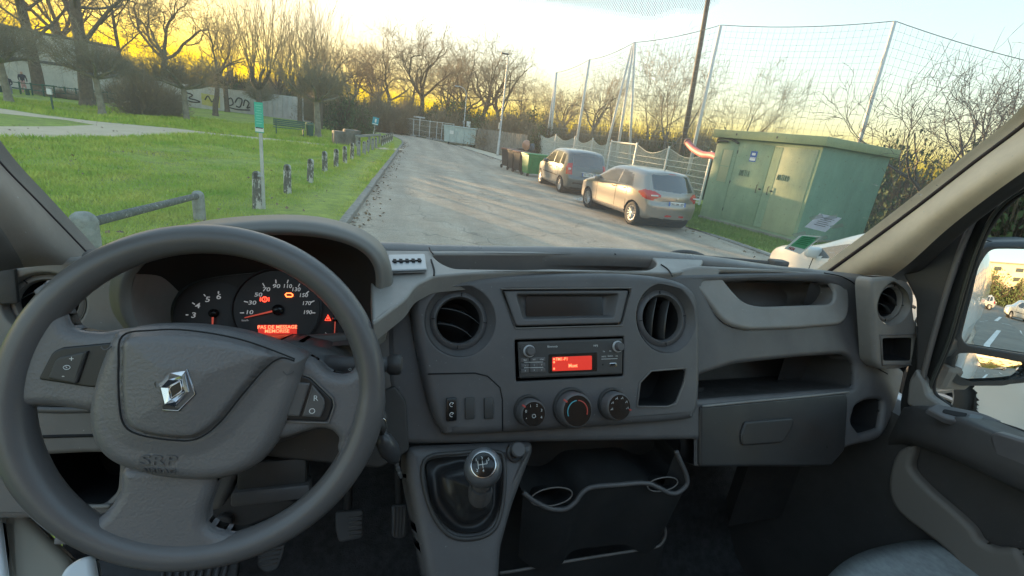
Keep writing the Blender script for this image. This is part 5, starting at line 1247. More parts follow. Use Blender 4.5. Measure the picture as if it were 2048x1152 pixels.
def plastic(name, col, rough=.55, grain=.25, gs=900, var=.12):
    m = pm(name, col, rough, bump=grain, bscale=gs, var=var, scale=9, bdist=.0006, detail=9)
    N = m.node_tree.nodes; L = m.node_tree.links; b = N['Principled BSDF']; g = N.new('ShaderNodeNewGeometry')
    n = N.new('ShaderNodeTexNoise'); n.inputs['Scale'].default_value = 11; n.inputs['Detail'].default_value = 9; n.inputs['Roughness'].default_value = .7; L.new(g.outputs['Position'], n.inputs['Vector'])
    r = N.new('ShaderNodeMapRange'); r.inputs['From Min'].default_value = .3; r.inputs['From Max'].default_value = .7; r.inputs['To Min'].default_value = rough - .15; r.inputs['To Max'].default_value = rough + .15; L.new(n.outputs['Fac'], r.inputs['Value']); L.new(r.outputs[0], b.inputs['Roughness'])
    # dust specks
    v = N.new('ShaderNodeTexNoise'); v.inputs['Scale'].default_value = 260; v.inputs['Detail'].default_value = 2; L.new(g.outputs['Position'], v.inputs['Vector']); q = N.new('ShaderNodeValToRGB'); q.color_ramp.elements[0].position = .72; q.color_ramp.elements[1].position = .80; L.new(v.outputs['Fac'], q.inputs[0])
    mx = N.new('ShaderNodeMixRGB'); mx.inputs[2].default_value = (*[min(.5, c * 2.2 + .03) for c in col], 1); L.new(q.outputs[0], mx.inputs[0]); L.new(b.inputs['Base Color'].links[0].from_socket, mx.inputs[1]); L.new(mx.outputs[0], b.inputs['Base Color']); return m
p_stack = plastic('plastic_charcoal', (.115, .110, .113), .45)
p_low = plastic('plastic_black', (.062, .059, .059), .5)
p_band = plastic('plastic_grey', (.26, .245, .23), .45)
p_mid = plastic('plastic_midgrey', (.17, .155, .147), .5)
p_lip = plastic('plastic_lip', (.18, .168, .162), .38)
p_pillar = plastic('pillar_trim', (.82, .68, .52), .75, .3, 500)  # colour raised to stand in for direct sun on the passenger pillar
p_leather = pm('wheel_skin', (.17, .163, .168), .36, bump=.5, bscale=330, var=.06, scale=8, bdist=.0014)
p_rim = pm('rim_skin', (.13, .125, .128), .32, bump=.3, bscale=600, var=.06, scale=8, bdist=.0005)
p_void = pm('dark_void', (.012, .012, .014), .8)
p_gloss = pm('gloss_black', (.012, .012, .013), .18)
p_carpet = pm('floor_mat', (.07, .07, .074), .95, bump=.8, bscale=300, var=.3, scale=40, bdist=.003)
p_white = pm('print_white', (.75, .75, .75), .5)
red_e = pm('display_red', (.3, .02, .01), .4, emit=(1, .05, .03), estr=.05)
red_t = pm('telltale_red', (.6, .03, .02), .4, emit=(1, .06, .03), estr=.3)
red_txt = pm('display_letter', (.6, .03, .02), .4, emit=(1, .14, .06), estr=.35)

# ================================================================== dashboard
F_st = Frame((.35, .66, -.36), 25); F_bs = F_st.off(-.022); F_top = Frame((.4, .726, -.2244), n=(0, -.13, .99)); F_bd = Frame((.9, .735, -.25), 33)
base = v2w((.3, .85, -1.2))
dash = thing('dashboard', 'charcoal and grey plastic van dashboard with round vents stretching across under the windscreen', 'dashboard', tuple(base), VAN_ROT)
# passenger side fascia with shelf and pocket openings
sh = loop2(F_bs, [(1395, 752), (1470, 728), (1600, 714), (1690, 708), (1712, 724), (1714, 752), (1712, 776), (1395, 800)], 12)
sp_ = loop2(F_bs, [(1703, 845), (1712, 812), (1735, 800), (1768, 798), (1768, 820), (1762, 858), (1722, 870)], 9)
plate('passenger_fascia', p_stack, dash, F_bs, loop2(F_bs, [(770, 570, 5), (900, 560), (1330, 548), (1640, 543, 30), (1738, 560, 60), (1752, 700, 20), (1812, 742, 10), (1795, 815, 30), (1765, 880, 20), (1690, 895, 30), (1640, 935, 20), (1395, 935, 4), (1395, 880, 4), (800, 890, 8), (775, 760, 4)], 20), .05, .010, [sh, sp_, loop2(F_bs, [(858, 600), (1365, 590), (1375, 815), (900, 845)], 10), loop2(F_bs, [(1405, 566), (1500, 560), (1640, 562), (1684, 576), (1688, 610), (1680, 640), (1600, 648), (1497, 650), (1458, 636), (1430, 600)], 10)], .010)
pocket('shelf', p_low, dash, F_bs, sh, .16, -.012, .93, (0, .01)); pocket('side_pocket', p_void, dash, F_bs, sp_, .07, -.012, .85)
# glovebox lid and its grip
p_lid = plastic('plastic_lid', (.036, .035, .036), .42)
lid = plate('glovebox_lid', p_lid, dash, F_bs, loop2(F_bs, [(1397, 812), (1690, 784), (1694, 800), (1688, 900), (1660, 932), (1397, 934)], 7), .02, .006, h0=.004)
hl = loop2(F_bs, [(1484, 842), (1580, 834), (1580, 850), (1560, 884), (1478, 890), (1476, 870)], 7)
plate('glovebox_handle', p_lid, lid, F_bs, hl, .008, .004, h0=.009)
strip('lid_edge', p_band, lid, F_bs, [(1400, 812), (1500, 802), (1600, 793), (1692, 783)], .0026, h=.006)
# grey upper band with the passenger tray
tr = loop2(F_bd, [(1436, 544), (1560, 546), (1645, 556, 25), (1672, 578, 20), (1668, 608, 18), (1520, 613, 20), (1488, 605, 20), (1462, 578, 20)], 10)
plate('upper_band', p_band, dash, F_bd, loop2(F_bd, [(1330, 544), (1395, 530), (1560, 538), (1640, 546, 20), (1695, 562, 30), (1702, 610, 30), (1692, 648, 22), (1600, 656), (1492, 660, 30), (1448, 645, 25), (1415, 600, 40), (1385, 565, 20)], 12), .03, .007, [tr], .006)
pocket('passenger_tray', p_mid, dash, F_bd, tr, .10, -.007, .93, (0, .012))  # darker plastic than the band, painting in the shade of the recess
# top shelf over the centre panel with the shallow tray
tt = loop2(F_top, [(862, 507), (1240, 507), (1300, 512), (1318, 526, 25), (1300, 540, 18), (1200, 541), (905, 537, 25), (878, 524, 15)], 6)
plate('top_shelf', p_band, dash, F_top, loop2(F_top, [(740, 500), (860, 501), (1220, 503), (1320, 508), (1410, 518), (1400, 536), (1350, 546), (1100, 541), (940, 546), (868, 552), (832, 570), (812, 598), (745, 648)], 10), .03, .004, [tt], .004, autos=35)
pocket('document_tray', p_mid, dash, F_top, tt, .05, -.004, .95)  # darker than the shelf, standing in for shade inside the tray
# dash top back to the windscreen
def wind(r, u): return 1.08 - .8 * (u + .28) - .33 * (r - .33) ** 2
rowpx = [(-120, 556, .86), (0, 530, .86), (100, 513, .86), (190, 507, .86), (300, 500, .83), (480, 498, .82), (640, 494, .82), (770, 492, .82), (860, 496, .82), (1000, 499, .82), (1200, 502, .82), (1300, 507, .82), (1440, 520, .815), (1575, 539, .81), (1640, 545, .78), (1740, 556, .74)]
lip = [pd(*p) for p in rowpx]
rows = [[v + Vector((0, -.004, -.030)) for v in lip], [v + Vector((0, -.006, -.012)) for v in lip], [v + Vector((0, .003, -.0015)) for v in lip], [v + Vector((0, .03, .0)) for v in lip]]
back = [Vector((v.x * 1.04 - .01, wind(v.x, -.26) - .02, -.275)) for v in lip]
rows += [[a.lerp(b, .5) + Vector((0, 0, .004)) for a, b in zip([v + Vector((0, .03, 0)) for v in lip], back)], back]
grid_surf('dash_top', p_lip, dash, rows, 4)
for x in (858, 1222): strip('seam', p_void, dash, F_top, [(x, 499), (x + 3, 506), (x + 8, 512)], .0012, h=.0035)
strip('seam', p_void, dash, F_top, [(1322, 530), (1336, 540), (1344, 553)], .0014, h=.001); strip('seam', p_void, dash, F_top, [(862, 520), (868, 540), (868, 552)], .0014, h=.001)
# demister slots behind the lip
strip('seam', p_void, dash, F_bs, [(1648, 546), (1690, 556), (1722, 584), (1736, 640), (1742, 720), (1775, 748)], .0013, h=.0005)
# driver side panels
pk = loop2(F_bs, [(72, 912), (160, 907), (225, 906), (236, 930), (232, 985), (205, 1012), (110, 1012), (85, 975)], 12)
plate('driver_lower_panel', p_mid, dash, F_bs, loop2(F_bs, [(-130, 700), (300, 690), (760, 660), (790, 600), (800, 600), (812, 760), (812, 885), (765, 885), (640, 905), (520, 915), (470, 960), (440, 1022), (250, 1040), (-130, 1040)], 10), .05, .008, [pk], .006, h0=-.002)
pocket('driver_pocket', p_void, dash, F_bs, pk, .12, -.012, .95)
strip('panel_groove', p_void, dash, F_bs, [(50, 813), (120, 812), (200, 812)], .003, h=-.002); strip('panel_groove', p_void, dash, F_bs, [(40, 876), (120, 873), (220, 871)], .0022, h=-.002)
strip('trim_roll', p_stack, dash, F_bs, [(55, 818), (120, 820), (185, 819)], .006, h=-.004)
strip('pocket_lip', p_band, dash, F_bs, [(130, 1014), (170, 1014), (222, 1012)], .003, h=0)
# dark space beside the column and under the stack
plate('column_recess', p_low, dash, F_bs, loop2(F_bs, [(500, 905), (790, 770), (812, 800), (818, 900), (760, 935), (560, 915)], 8), .03, .004, h0=.006)
fbox('fuse_cover', p_low, dash, F_bs, 545, 955, .09, .05, .05, .006, h=-.02); fbox('fuse_cover', p_stack, dash, F_bs, 545, 985, .10, .02, .05, .004, h=-.01)
mk('end_panel', [v2w(v) for v in [(.98, .765, -.95), (1.215, .765, -.95), (1.215, .765, -.235), (.98, .765, -.235)]], [(0, 1, 2, 3)], p_low, dash)
# ------------------------------------------------ centre panel
def px2m(F, x, y, n=60): a = Vector(F.px(x - n / 2, y)); b = Vector(F.px(x + n / 2, y)); return (a - b).length / n
s1 = px2m(F_st, 922, 640); s2 = px2m(F_st, 1333, 637)
v1 = circ2(F_st, 922, 641, 70 * s1); v2_ = circ2(F_st, 1333, 636, 58 * s2)
dp_ = loop2(F_st, [(1003, 578), (1262, 577), (1244, 650), (1030, 656)], 9)
rs_ = loop2(F_st, [(1030, 680), (1248, 673), (1247, 752), (1033, 763)], 3)
cb = loop2(F_st, [(1274, 812), (1280, 765, 14), (1302, 744), (1372, 738), (1368, 765), (1352, 806), (1338, 812)], 8)
cp = plate('centre_panel', p_stack, dash, F_st, loop2(F_st, [(822, 602), (838, 574), (880, 560), (960, 551), (1100, 545), (1250, 546), (1340, 556), (1384, 576), (1400, 612), (1404, 700), (1402, 790), (1394, 828), (1362, 842), (1130, 860), (915, 872), (884, 862), (862, 822), (842, 740), (828, 665)], smooth=True), .06, .014, [v1, v2_, dp_, rs_, cb], .003, holethick=.012)
pocket('cubby', p_void, cp, F_st, cb, .07, -.004, .9)
strip('cubby_rim', p_mid, cp, F_st, [(1274, 812), (1280, 765), (1302, 742), (1372, 736), (1368, 765), (1352, 808), (1334, 814), (1274, 814)], .0018, closed=True, smooth=False)
p_slat = pm('slat_black', (.05, .05, .052), .25)
def air_vent(F, x, y, m, Ro, Ri, rot, par, bez, slats=(-.45, .25), nm='air_vent', h=0.0, lit=.0):
    u, q = F.px(x, y); c = F.W(u, q, 0); t = empty(nm, (0, 0, 0), 0, par); t.matrix_local = Matrix.Identity(4)
    flathe('bezel', bez, t, F, x, y, [(Ro * m, h + .0), (Ro * m * .97, h - .003), (Ri * m * 1.32, h - .016), (Ri * m * 1.22, h - .012), (Ri * m * 1.1, h - .011), (Ri * m * 1.02, h - .016), (Ri * m, h - .035)], 48, autos=60)
    flathe('throat', p_void, t, F, x, y, [(Ri * m * 1.0, h - .02), (Ri * m * .9, h - .07), (.0005, h - .07)], 32)
    Mx = F.mat(u, q, h, rot)
    for s in slats:
        hw = Ri * m * math.sqrt(max(.05, 1 - s * s)) * .98; b = MB(); n = 12; vs = []
        for i in range(n + 1):
            f = -1 + 2 * i / n; xx = f * hw; yy = s * Ri * m + (1 - f * f) * Ri * m * .16; zz = -.017 + (1 - f * f) * .006
            vs += [(xx, yy, zz), (xx, yy + .0015, zz - .001), (xx, yy + Ri * m * .22, zz - .03), (xx, yy + Ri * m * .22 - .002, zz - .03)]
        fs = []
        for i in range(n):
            for k in range(4): fs.append((i * 4 + k, i * 4 + (k + 1) % 4, (i + 1) * 4 + (k + 1) % 4, (i + 1) * 4 + k))
        mk('slat', [Mx @ Vector(v) for v in vs], fs, p_slat, t, True)
    for k in range(8):
        a = k * math.pi / 4 + .3; M2 = Mx @ Matrix.Translation((math.cos(a) * Ri * m * 1.2, math.sin(a) * Ri * m * 1.2, -.0105)) @ Matrix.Rotation(a, 4, 'Z')
        b = MB().box((0, 0, 0), (.006, .0014, .001))
        if k % 2 == 0: mk('notch', [M2 @ v for v in b.v], b.f, p_void, t)
    return t
air_vent(F_st, 922, 641, s1, 70, 44, rad(-22), cp, p_stack, (-.5, .2))
air_vent(F_st, 1333, 636, s2, 58, 37, rad(78), cp, p_stack, (-.35, .35))
# display pocket above the radio
plate('display_surround', p_stack, cp, F_st, offs(dp_, .003), .012, .003, [(dq := loop2(F_st, [(1033, 589), (1237, 588), (1228, 634), (1048, 638)], 5))], .003, h0=.000)
pocket('display_recess', p_stack, cp, F_st, dq, .020, -.002, .86, (0, .002)); fbox('blank_screen', p_gloss, cp, F_st, 1140, 612, .150, .036, .002, h=-.0195)
strip('surround_edge', p_mid, cp, F_st, [(1001, 578), (1262, 576), (1245, 651), (1031, 657)], .0014, closed=True, smooth=False, h=.001)
for k, x in enumerate((930, 948 + 20)): fbox('switch_blank', p_low, cp, F_st, x + 9, 816, .0155, .034, .006, .002, h=.001)
sw = fbox('rocker_switch', p_gloss, cp, F_st, 902, 818, .0165, .036, .008, .002, h=.002)
for yy, tx in ((808, 'R'), (828, 'O')):
    M = F_st.mat(*F_st.px(902, yy), .0065); MB_ = MB().tube([M @ Vector((.0033 * math.cos(a), .0033 * math.sin(a), 0)) for a in [.5 + k * .5 for k in range(10)]], .0006, n=4); mk('symbol', MB_.v, MB_.f, p_white, cp)
    MB_ = MB().tube([M @ Vector((0, 0, 0)), M @ Vector((.0028, .0022, 0))], .0006, n=4); mk('symbol', MB_.v, MB_.f, p_white, cp)
strip('panel_seam', p_void, cp, F_st, [(856, 748), (950, 746), (975, 752), (1000, 775), (1005, 800), (1005, 862)], .0011, h=.0003, smooth=False)
# heater knobs
for i, (x, y, r) in enumerate([(1056, 823, 26), (1141, 817, 32), (1223, 810, 25)]):
    m = px2m(F_st, x, y); R = r * m; kn = empty('heater_knob', (0, 0, 0), 0, dash)
    flathe('collar', p_low, kn, F_st, x, y - 3, [(R * 1.12, .0), (R * 1.08, .006), (R * .98, .006)], 40)
    flathe('dial', p_stack, kn, F_st, x, y, [(R, .0), (R * .97, .022), (R * .9, .026), (R * .84, .027)], 40); flathe('dial_face', p_gloss, kn, F_st, x, y, [(R * .85, .0265), (.0003, .0268)], 40)
    M = F_st.mat(*F_st.px(x, y), .0275)
    if i == 1:
        for a0, a1, mt in ((200, 95, 'cold_blue'), (85, -20, 'warm_red')):
            if mt not in MATS: pm(mt, (.10, .40, .48) if mt == 'cold_blue' else (.6, .08, .06), .5)
            b = MB().tube([M @ Vector((R * .6 * math.cos(rad(a0 + (a1 - a0) * k / 10)), R * .6 * math.sin(rad(a0 + (a1 - a0) * k / 10)) - .001, 0)) for k in range(11)], .0010, n=4); mk('temperature_arc', b.v, b.f, MATS[mt], kn)
    else:
        for k in range(6):
            a = rad(205 - k * 46) if i == 0 else rad(190 - k * 40); p_ = M @ Vector((R * .62 * math.cos(a), R * .62 * math.sin(a), 0))
            if i == 0: text_at('marking', 'O01234'[k] if k else '•', .0062, M @ Matrix.Translation((R * .62 * math.cos(a), R * .62 * math.sin(a), 0)), p_white, kn)
            else:
                b = MB().tube([M @ Vector((R * .62 * math.cos(a) + dx, R * .62 * math.sin(a) + dy, 0)) for dx, dy in ((-.0022, -.001), (0, .001), (.0022, -.001), (.001, .0026))], .00045, n=4); mk('marking', b.v, b.f, p_white, kn)
        if i == 0:
            b = MB().tube([M @ Vector((.003 * math.cos(a / 8 * 6.28), .003 * math.sin(a / 8 * 6.28) - .003, 0)) for a in range(9)], .0005, n=4); mk('marking', b.v, b.f, p_white, kn)
    aa = rad(140 if i < 2 else -15); b = MB().tube([M @ Vector((R * .80 * math.cos(aa), R * .80 * math.sin(aa), 0)), M @ Vector((R * 1.0 * math.cos(aa), R * 1.0 * math.sin(aa), -.004))], .0015, n=6)
    mk('pointer', b.v, b.f, MATS['warm_red'] if 'warm_red' in MATS else pm('warm_red', (.6, .08, .06), .5), kn)
# ticket clip on the top left of the shelf
tc = plate('ticket_clip', pm('clip_silver', (.45, .46, .47), .4, .4), dash, F_top, loop2(F_top, [(775, 520), (849, 518), (853, 549), (778, 552)], 3), .006, .002, h0=.010)
for k in range(5): 
    fbox('slot', p_void, tc, F_top, 789 + k * 12.2, 535 - k * .4, .0050, .011, .004, h=.0105); 
strip('slot', p_void, tc, F_top, [(784, 535), (842, 533)], .0016, h=.0105, smooth=False)
# ------------------------------------------------ end pods with their vents
RPYAW = -3
def px2mv(F, x, y, n=60): a = Vector(F.px(x, y - n / 2)); b = Vector(F.px(x, y + n / 2)); return (a - b).length / n
for _y in (-20, -10, 0, 10, 20, 30):
    _F = Frame(tuple(pd(1790, 640, .665)), 12, _y); print('ratio', _y, px2mv(_F, 1790, 607) / px2m(_F, 1790, 607))
F_rp = Frame(tuple(pd(1790, 640, .655)), 12, RPYAW)
rh = loop2(F_rp, [(1766, 677), (1826, 676), (1823, 722), (1768, 722)], 5)
rc = circ2(F_rp, 1790, 607, 43 * (m3 := px2mv(F_rp, 1790, 607)))
rpod = plate('vent_pod', p_band, dash, F_rp, loop2(F_rp, [(1741, 572), (1745, 556, 8), (1790, 553), (1822, 575, 25), (1832, 640, 4), (1837, 644, 3), (1837, 732, 5), (1800, 739), (1762, 741, 12), (1750, 725), (1746, 650)], 9), .035, .009, [rc, rh], .003, holethick=.012)
strip('hole_frame', p_mid, rpod, F_rp, [(1760, 670), (1832, 668), (1830, 730), (1764, 730)], .002, closed=True, smooth=False, h=.001)
pocket('switch_opening', p_void, rpod, F_rp, rh, .04, -.003, .9)
air_vent(F_rp, 1790, 607, m3, 43, 29, rad(-25), rpod, p_band, (-.5, .2))
F_lp = Frame(tuple(pd(90, 610, .80)), 14, 8)
m4 = px2m(F_lp, 90, 610); lc = circ2(F_lp, 90, 608, 84 * m4)
lpod = plate('vent_pod', p_band, dash, F_lp, loop2(F_lp, [(-130, 590), (-10, 560, 30), (20, 532, 20), (90, 516), (200, 514, 20), (300, 560, 20), (300, 720), (-130, 740)], 12), .10, .010, [lc], .004, holethick=.012)
air_vent(F_lp, 90, 608, m4, 84, 60, rad(18), lpod, p_band, (-.25, .45), lit=1)
fbox('side_demister', p_low, lpod, F_lp, 8, 572, .03, .05, .01, .003, h=.002)
# ================================================================== centre console with the gear lever
F_g = Frame((.2, .565, -.555), 40)
cons = thing('centre_console', 'tapering charcoal gear console under the heater controls with a cigarette lighter socket', 'centre console', tuple(v2w((.22, .6, -1.2))), VAN_ROT)
bh = loop2(F_g, [(848, 922), (920, 908), (990, 905, 20), (1006, 925), (1000, 1020, 40), (975, 1066, 30), (905, 1070, 40), (862, 1015, 40)], 18)
plate('console_top', p_stack, cons, F_g, loop2(F_g, [(812, 892), (1066, 882, 10), (1070, 900), (1028, 1010, 30), (1004, 1100, 20), (1000, 1190), (860, 1190), (835, 1060, 60), (815, 960)], 20), .10, .016, [bh], .006, holethick=.01)
strip('gaiter_ring', p_low, cons, F_g, [(848, 922), (920, 906), (990, 903), (1008, 925), (1002, 1020), (975, 1068), (905, 1073), (860, 1015)], .0035, closed=True, h=.002)
flathe('lighter_socket', p_low, cons, F_g, 1030, 905, [(.016, 0), (.0155, .008), (.0125, .010)], 28, h=.0); flathe('lighter_plug', p_stack, cons, F_g, 1031, 900, [(.0125, .0), (.0122, .017), (.010, .019), (.0003, .019)], 28)
for k in range(2):
    side = -1 if k == 0 else 1
gear = thing('gear_lever', 'gear lever with a round silver rimmed knob on a folded black gaiter', 'gear lever', tuple(F_g.P(930, 1000)), VAN_ROT)
# gaiter: folded cone from the ring to the stick
cb_ = sum(bh, Vector((0, 0))) / len(bh); top2 = Vector(F_g.px(945, 985)); vs = []; n = len(bh); K = 14
for j in range(K + 1):
    f = j / K
    for i, p in enumerate(bh):
        c = cb_.lerp(top2, f); s = (1 - f) ** 1.25 * .97 + .16 * f; an = i / n * 2 * math.pi
        fold = 1 + .07 * math.sin(an * 5 + f * 5) * math.sin(f * math.pi) + .05 * math.sin(f * 22) * math.sin(f * math.pi)
        vs.append(F_g.W(*(c + (p - cb_) * s * fold), -.012 * math.sin(min(1, f * 3) * math.pi) * 1.4 + .058 * f ** 1.3))
fs = [(j * n + i, j * n + (i + 1) % n, (j + 1) * n + (i + 1) % n, (j + 1) * n + i) for j in range(K) for i in range(n)]
mk('gaiter', vs, fs, pm('gaiter_vinyl', (.03, .03, .032), .32, bump=.2, bscale=500, bdist=.0005), gear, True)
kb = F_g.W(*F_g.px(945, 985), .05); kv = v2w(pd(966, 936, .505)); ax = (kv - kb).normalized()
MB().lathe([(.017, -.01), (.018, .01), (.015, .03), (.012, .055)], c=kb, ax=ax, n=20, caps=False).build('shaft', p_stack, gear, True, world=True)
MB().lathe([(.0155, 0), (.0165, .003), (.0155, .006)], c=kb + ax * .030, ax=ax, n=24, caps=False).build('ring', pm('satin_metal', (.45, .45, .47), .3, .9), gear, True, world=True)
tocam = (EYE - kv).normalized(); kax = (ax * .62 + tocam * .38).normalized(); kc = kv - tocam * .006
b = MB(); prof = [(.0005, -.030), (.013, -.028), (.022, -.018), (.0265, 0), (.025, .014), (.0205, .022), (.0175, .0235)]
b.lathe([(r_ * 1.0, h) for r_, h in prof], c=kc, ax=(ax * .35 + tocam * .65).normalized(), n=36, caps=False).build('knob', pm('knob_satin', (.16, .165, .18), .28, .35), gear, True, world=True)
a2 = (ax * .35 + tocam * .65).normalized(); MB().lathe([(.0178, .0232), (.0172, .0250), (.0160, .0252)], c=kc, ax=a2, n=36, caps=False).build('cap_ring', chrome, gear, True, world=True); MB().lathe([(.0163, .0245), (.0120, .0275), (.0003, .0285)], c=kc, ax=a2, n=36, caps=False).build('cap', p_gloss, gear, True, world=True)
rx = VX - a2 * VX.dot(a2); rx.normalize(); ry = a2.cross(rx); Mk = Matrix(((rx.x, ry.x, a2.x, 0), (rx.y, ry.y, a2.y, 0), (rx.z, ry.z, a2.z, 0), (0, 0, 0, 1))); Mk.translation = kc + a2 * .0288
for L in [[(-.007, .005), (-.007, -.005)], [(-.001, .005), (-.001, -.005)], [(.005, .005), (.005, -.0)], [(-.007, 0), (.005, 0)]]:
    b = MB().tube([Mk @ Vector((*q_, 0)) for q_ in L], .0004, n=4); mk('shift_pattern', b.v, b.f, p_white, gear)
for ch, xx, yy in (('1', -.009, .0065), ('3', -.001, .008), ('5', .0075, .0055), ('2', -.009, -.0065), ('4', -.001, -.008)): text_at('marking', ch, .005, Mk @ Matrix.Translation((xx, yy, 0)), p_white, gear)
p_dk = plastic('plastic_dark', (.030, .030, .031), .5)
# ------------------------------------------------ lower storage: cup holder tray and bin
F_cu = Frame(tuple(pd(1230, 980, .60)), 12)
cup = thing('cup_holder_tray', 'dark storage tray with two cup holders and a wavy front lip', 'storage tray', tuple(v2w((.5, .6, -1.2))), VAN_ROT)
lipc = [(1046, 985), (1070, 1003), (1100, 1017), (1130, 1018), (1150, 1005), (1165, 985), (1185, 974), (1230, 970), (1290, 966), (1315, 974), (1340, 986), (1358, 984), (1374, 968), (1372, 948), (1362, 925), (1352, 902)]
strip('lip', p_stack, cup, F_cu, lipc, .0046)
fl = [F_cu.px(*p) for p in lipc]; fl = catmull([Vector((*p, 0)) for p in fl], 5, False)
vs = [F_cu.W(p.x, p.y, 0) for p in fl] + [F_cu.W(p.x * .9, min(p.y, .03) - .16, -.05) for p in fl]; n = len(fl)
mk('tray_front', vs, [(i, i + 1, n + i + 1, n + i) for i in range(n - 1)], p_dk, cup, True)
vs = [F_cu.W(p.x, p.y - .001, 0) for p in fl] + [F_cu.W(p.x, p.y + .02, -.13) for p in fl]
mk('tray_floor', vs, [(i, i + 1, n + i + 1, n + i) for i in range(n - 1)], p_dk, cup, True)
for x, y, rx_, ry_ in ((1103, 993, .040, .017), (1325, 968, .034, .014)):
    L = circ2(F_cu, x, y, rx_, 28, ry_); strip2 = MB().tube([F_cu.W(p.x, p.y, .001) for p in L], .0014, n=5, closed=True).build('cup_ring', p_mid, cup, True, world=True)
    pocket('cup_well', p_void, cup, F_cu, L, .05, .0, .8, (0, -.02))
F_lo = Frame(tuple(pd(1230, 1090, .62)), 8)
lower = thing('storage_bin', 'dark open storage bin with a thin pale lip low under the cup holders', 'storage bin', tuple(v2w((.5, .62, -1.2))), VAN_ROT)
ll = [(1000, 1146), (1040, 1140), (1150, 1120), (1290, 1098), (1320, 1090), (1331, 1070), (1328, 1050), (1324, 1036)]
strip('lip', p_mid, lower, F_lo, ll, .003)
fl = catmull([Vector((*F_lo.px(*p), 0)) for p in ll], 5, False); n = len(fl)
vs = [F_lo.W(p.x, p.y, 0) for p in fl] + [F_lo.W(p.x, p.y - .2, -.01) for p in fl]; mk('bin_front', vs, [(i, i + 1, n + i + 1, n + i) for i in range(n - 1)], p_dk, lower, True)
# back of the centre stack down to the floor
mk('bulkhead', [v2w(v) for v in [(.13, .70, -.46), (.70, .70, -.46), (.66, .78, -1.22), (.18, .78, -1.22)]], [(0, 3, 2, 1)], p_low, dash)
# ================================================================== steering wheel
F_w = Frame((-.163, .552, -.333), 19.7, -3)
sw_ = thing('steering_wheel', 'three spoke dark grey steering wheel with an embossed airbag cover and diamond badge', 'steering wheel', tuple(F_w.W(0, 0, 0)), VAN_ROT)
RM, RT = .1830, .0170
pts = []
b = MB(); n = 96; ring_v = []
for i in range(n):
    a = i / n * 2 * math.pi
    c = Vector((math.cos(a) * RM, math.sin(a) * RM)); thick = RT * (1 + .12 * math.exp(-((math.degrees(a) - 200) / 25) ** 2) + .12 * math.exp(-((math.degrees(a) - 340) / 25) ** 2))
    for k in range(20):
        t = k / 20 * 2 * math.pi; ring_v.append(F_w.W(c.x * (1 + thick / RM * math.cos(t)), c.y * (1 + thick / RM * math.cos(t)), thick * 1.08 * math.sin(t)))
mk('rim', ring_v, [(i * 20 + k, i * 20 + (k + 1) % 20, ((i + 1) % n) * 20 + (k + 1) % 20, ((i + 1) % n) * 20 + k) for i in range(n) for k in range(20)], p_rim, sw_, True)
def spoke(pts, name='spoke'):
    return plate(name, p_leather, sw_, F_w, loop2(F_w, pts, smooth=True), .028, .013, h0=.010, K=6, back=True)
spoke([(96, 560), (130, 620), (150, 655), (200, 664), (290, 668), (290, 825), (190, 822), (110, 812), (55, 818), (30, 860), (12, 800), (22, 720), (52, 640)])
spoke([(540, 700), (620, 712), (660, 742), (690, 748), (710, 735), (720, 690), (722, 640), (744, 690), (746, 760), (722, 850), (690, 930), (676, 900), (676, 872), (640, 856), (520, 872)])
spoke([(262, 930), (240, 985), (205, 1030), (160, 1052), (112, 1058), (160, 1098), (260, 1126), (370, 1130), (480, 1112), (560, 1070), (470, 1065), (425, 1052), (415, 1025), (425, 940)])
hub_o = loop2(F_w, [(262, 657), (300, 649), (380, 648), (470, 658), (550, 680), (612, 706), (616, 722), (602, 780), (575, 850), (540, 905), (500, 936), (440, 953), (370, 953), (300, 942), (235, 918), (200, 880), (189, 830), (195, 780), (215, 715), (240, 665)], smooth=True)
pad_o = loop2(F_w, [(278, 668), (330, 658), (400, 658), (500, 676), (598, 712), (575, 706), (545, 724), (500, 775), (455, 830), (415, 858), (370, 860), (310, 850), (282, 832), (273, 790), (272, 720)], smooth=True)
def near(p, L):
    return min((p - q).length for q in L)
def domed(name, outl, H, mat, parent, rings=22, edge=.03, base=-.02, thick=None, mod=None):
    c = sum(outl, Vector((0, 0))) / len(outl); n = len(outl); vs = []; fs = []
    T = [0, 0, .02, .05, .09] + [.09 + .91 * (k / rings) for k in range(1, rings)]
    for j, f in enumerate(T):
        for p in outl:
            q = p.lerp(c, f); d = (p - q).length; e = min(1, d / edge); h = base + (H - base) * math.sqrt(max(0, 1 - (1 - e) ** 2)) if j else base - (thick or 0)
            if j and mod: h += mod(q)
            vs.append(F_w.W(q.x, q.y, h))
    vs.append(F_w.W(c.x, c.y, H + (mod(c) if mod else 0)))
    for j in range(len(T) - 1):
        for i in range(n): fs.append((j * n + i, j * n + (i + 1) % n, (j + 1) * n + (i + 1) % n, (j + 1) * n + i))
    k = (len(T) - 1) * n
    for i in range(n): fs.append((k + i, k + (i + 1) % n, k + n))
    return mk(name, vs, fs, mat, parent, True)
def in2(p, L): return inpoly(p.x, p.y, [(q.x, q.y) for q in L])
def padmod(q):
    d = near(q, pad_o); ins = in2(q, pad_o)
    if ins: return .007 + .006 * min(1, d / .04) - .010 * math.exp(-(d / .0035) ** 2)
    return -.0035 * math.exp(-(d / .003) ** 2) - .004 * min(1, d / .02)
cov = domed('airbag_cover', hub_o, .030, p_leather, sw_, 46, .020, .004, .02, padmod)
P3 = lambda x, y, h: F_w.P(x, y, h)
MB().tube([F_w.W(p.x, p.y, .0335) for p in offs(pad_o, -.0012)], .0010, n=5, closed=True).build('pad_groove', p_void, cov, True, world=True)
def hgt(x, y): q = Vector(F_w.px(x, y)); return .030 + padmod(q)
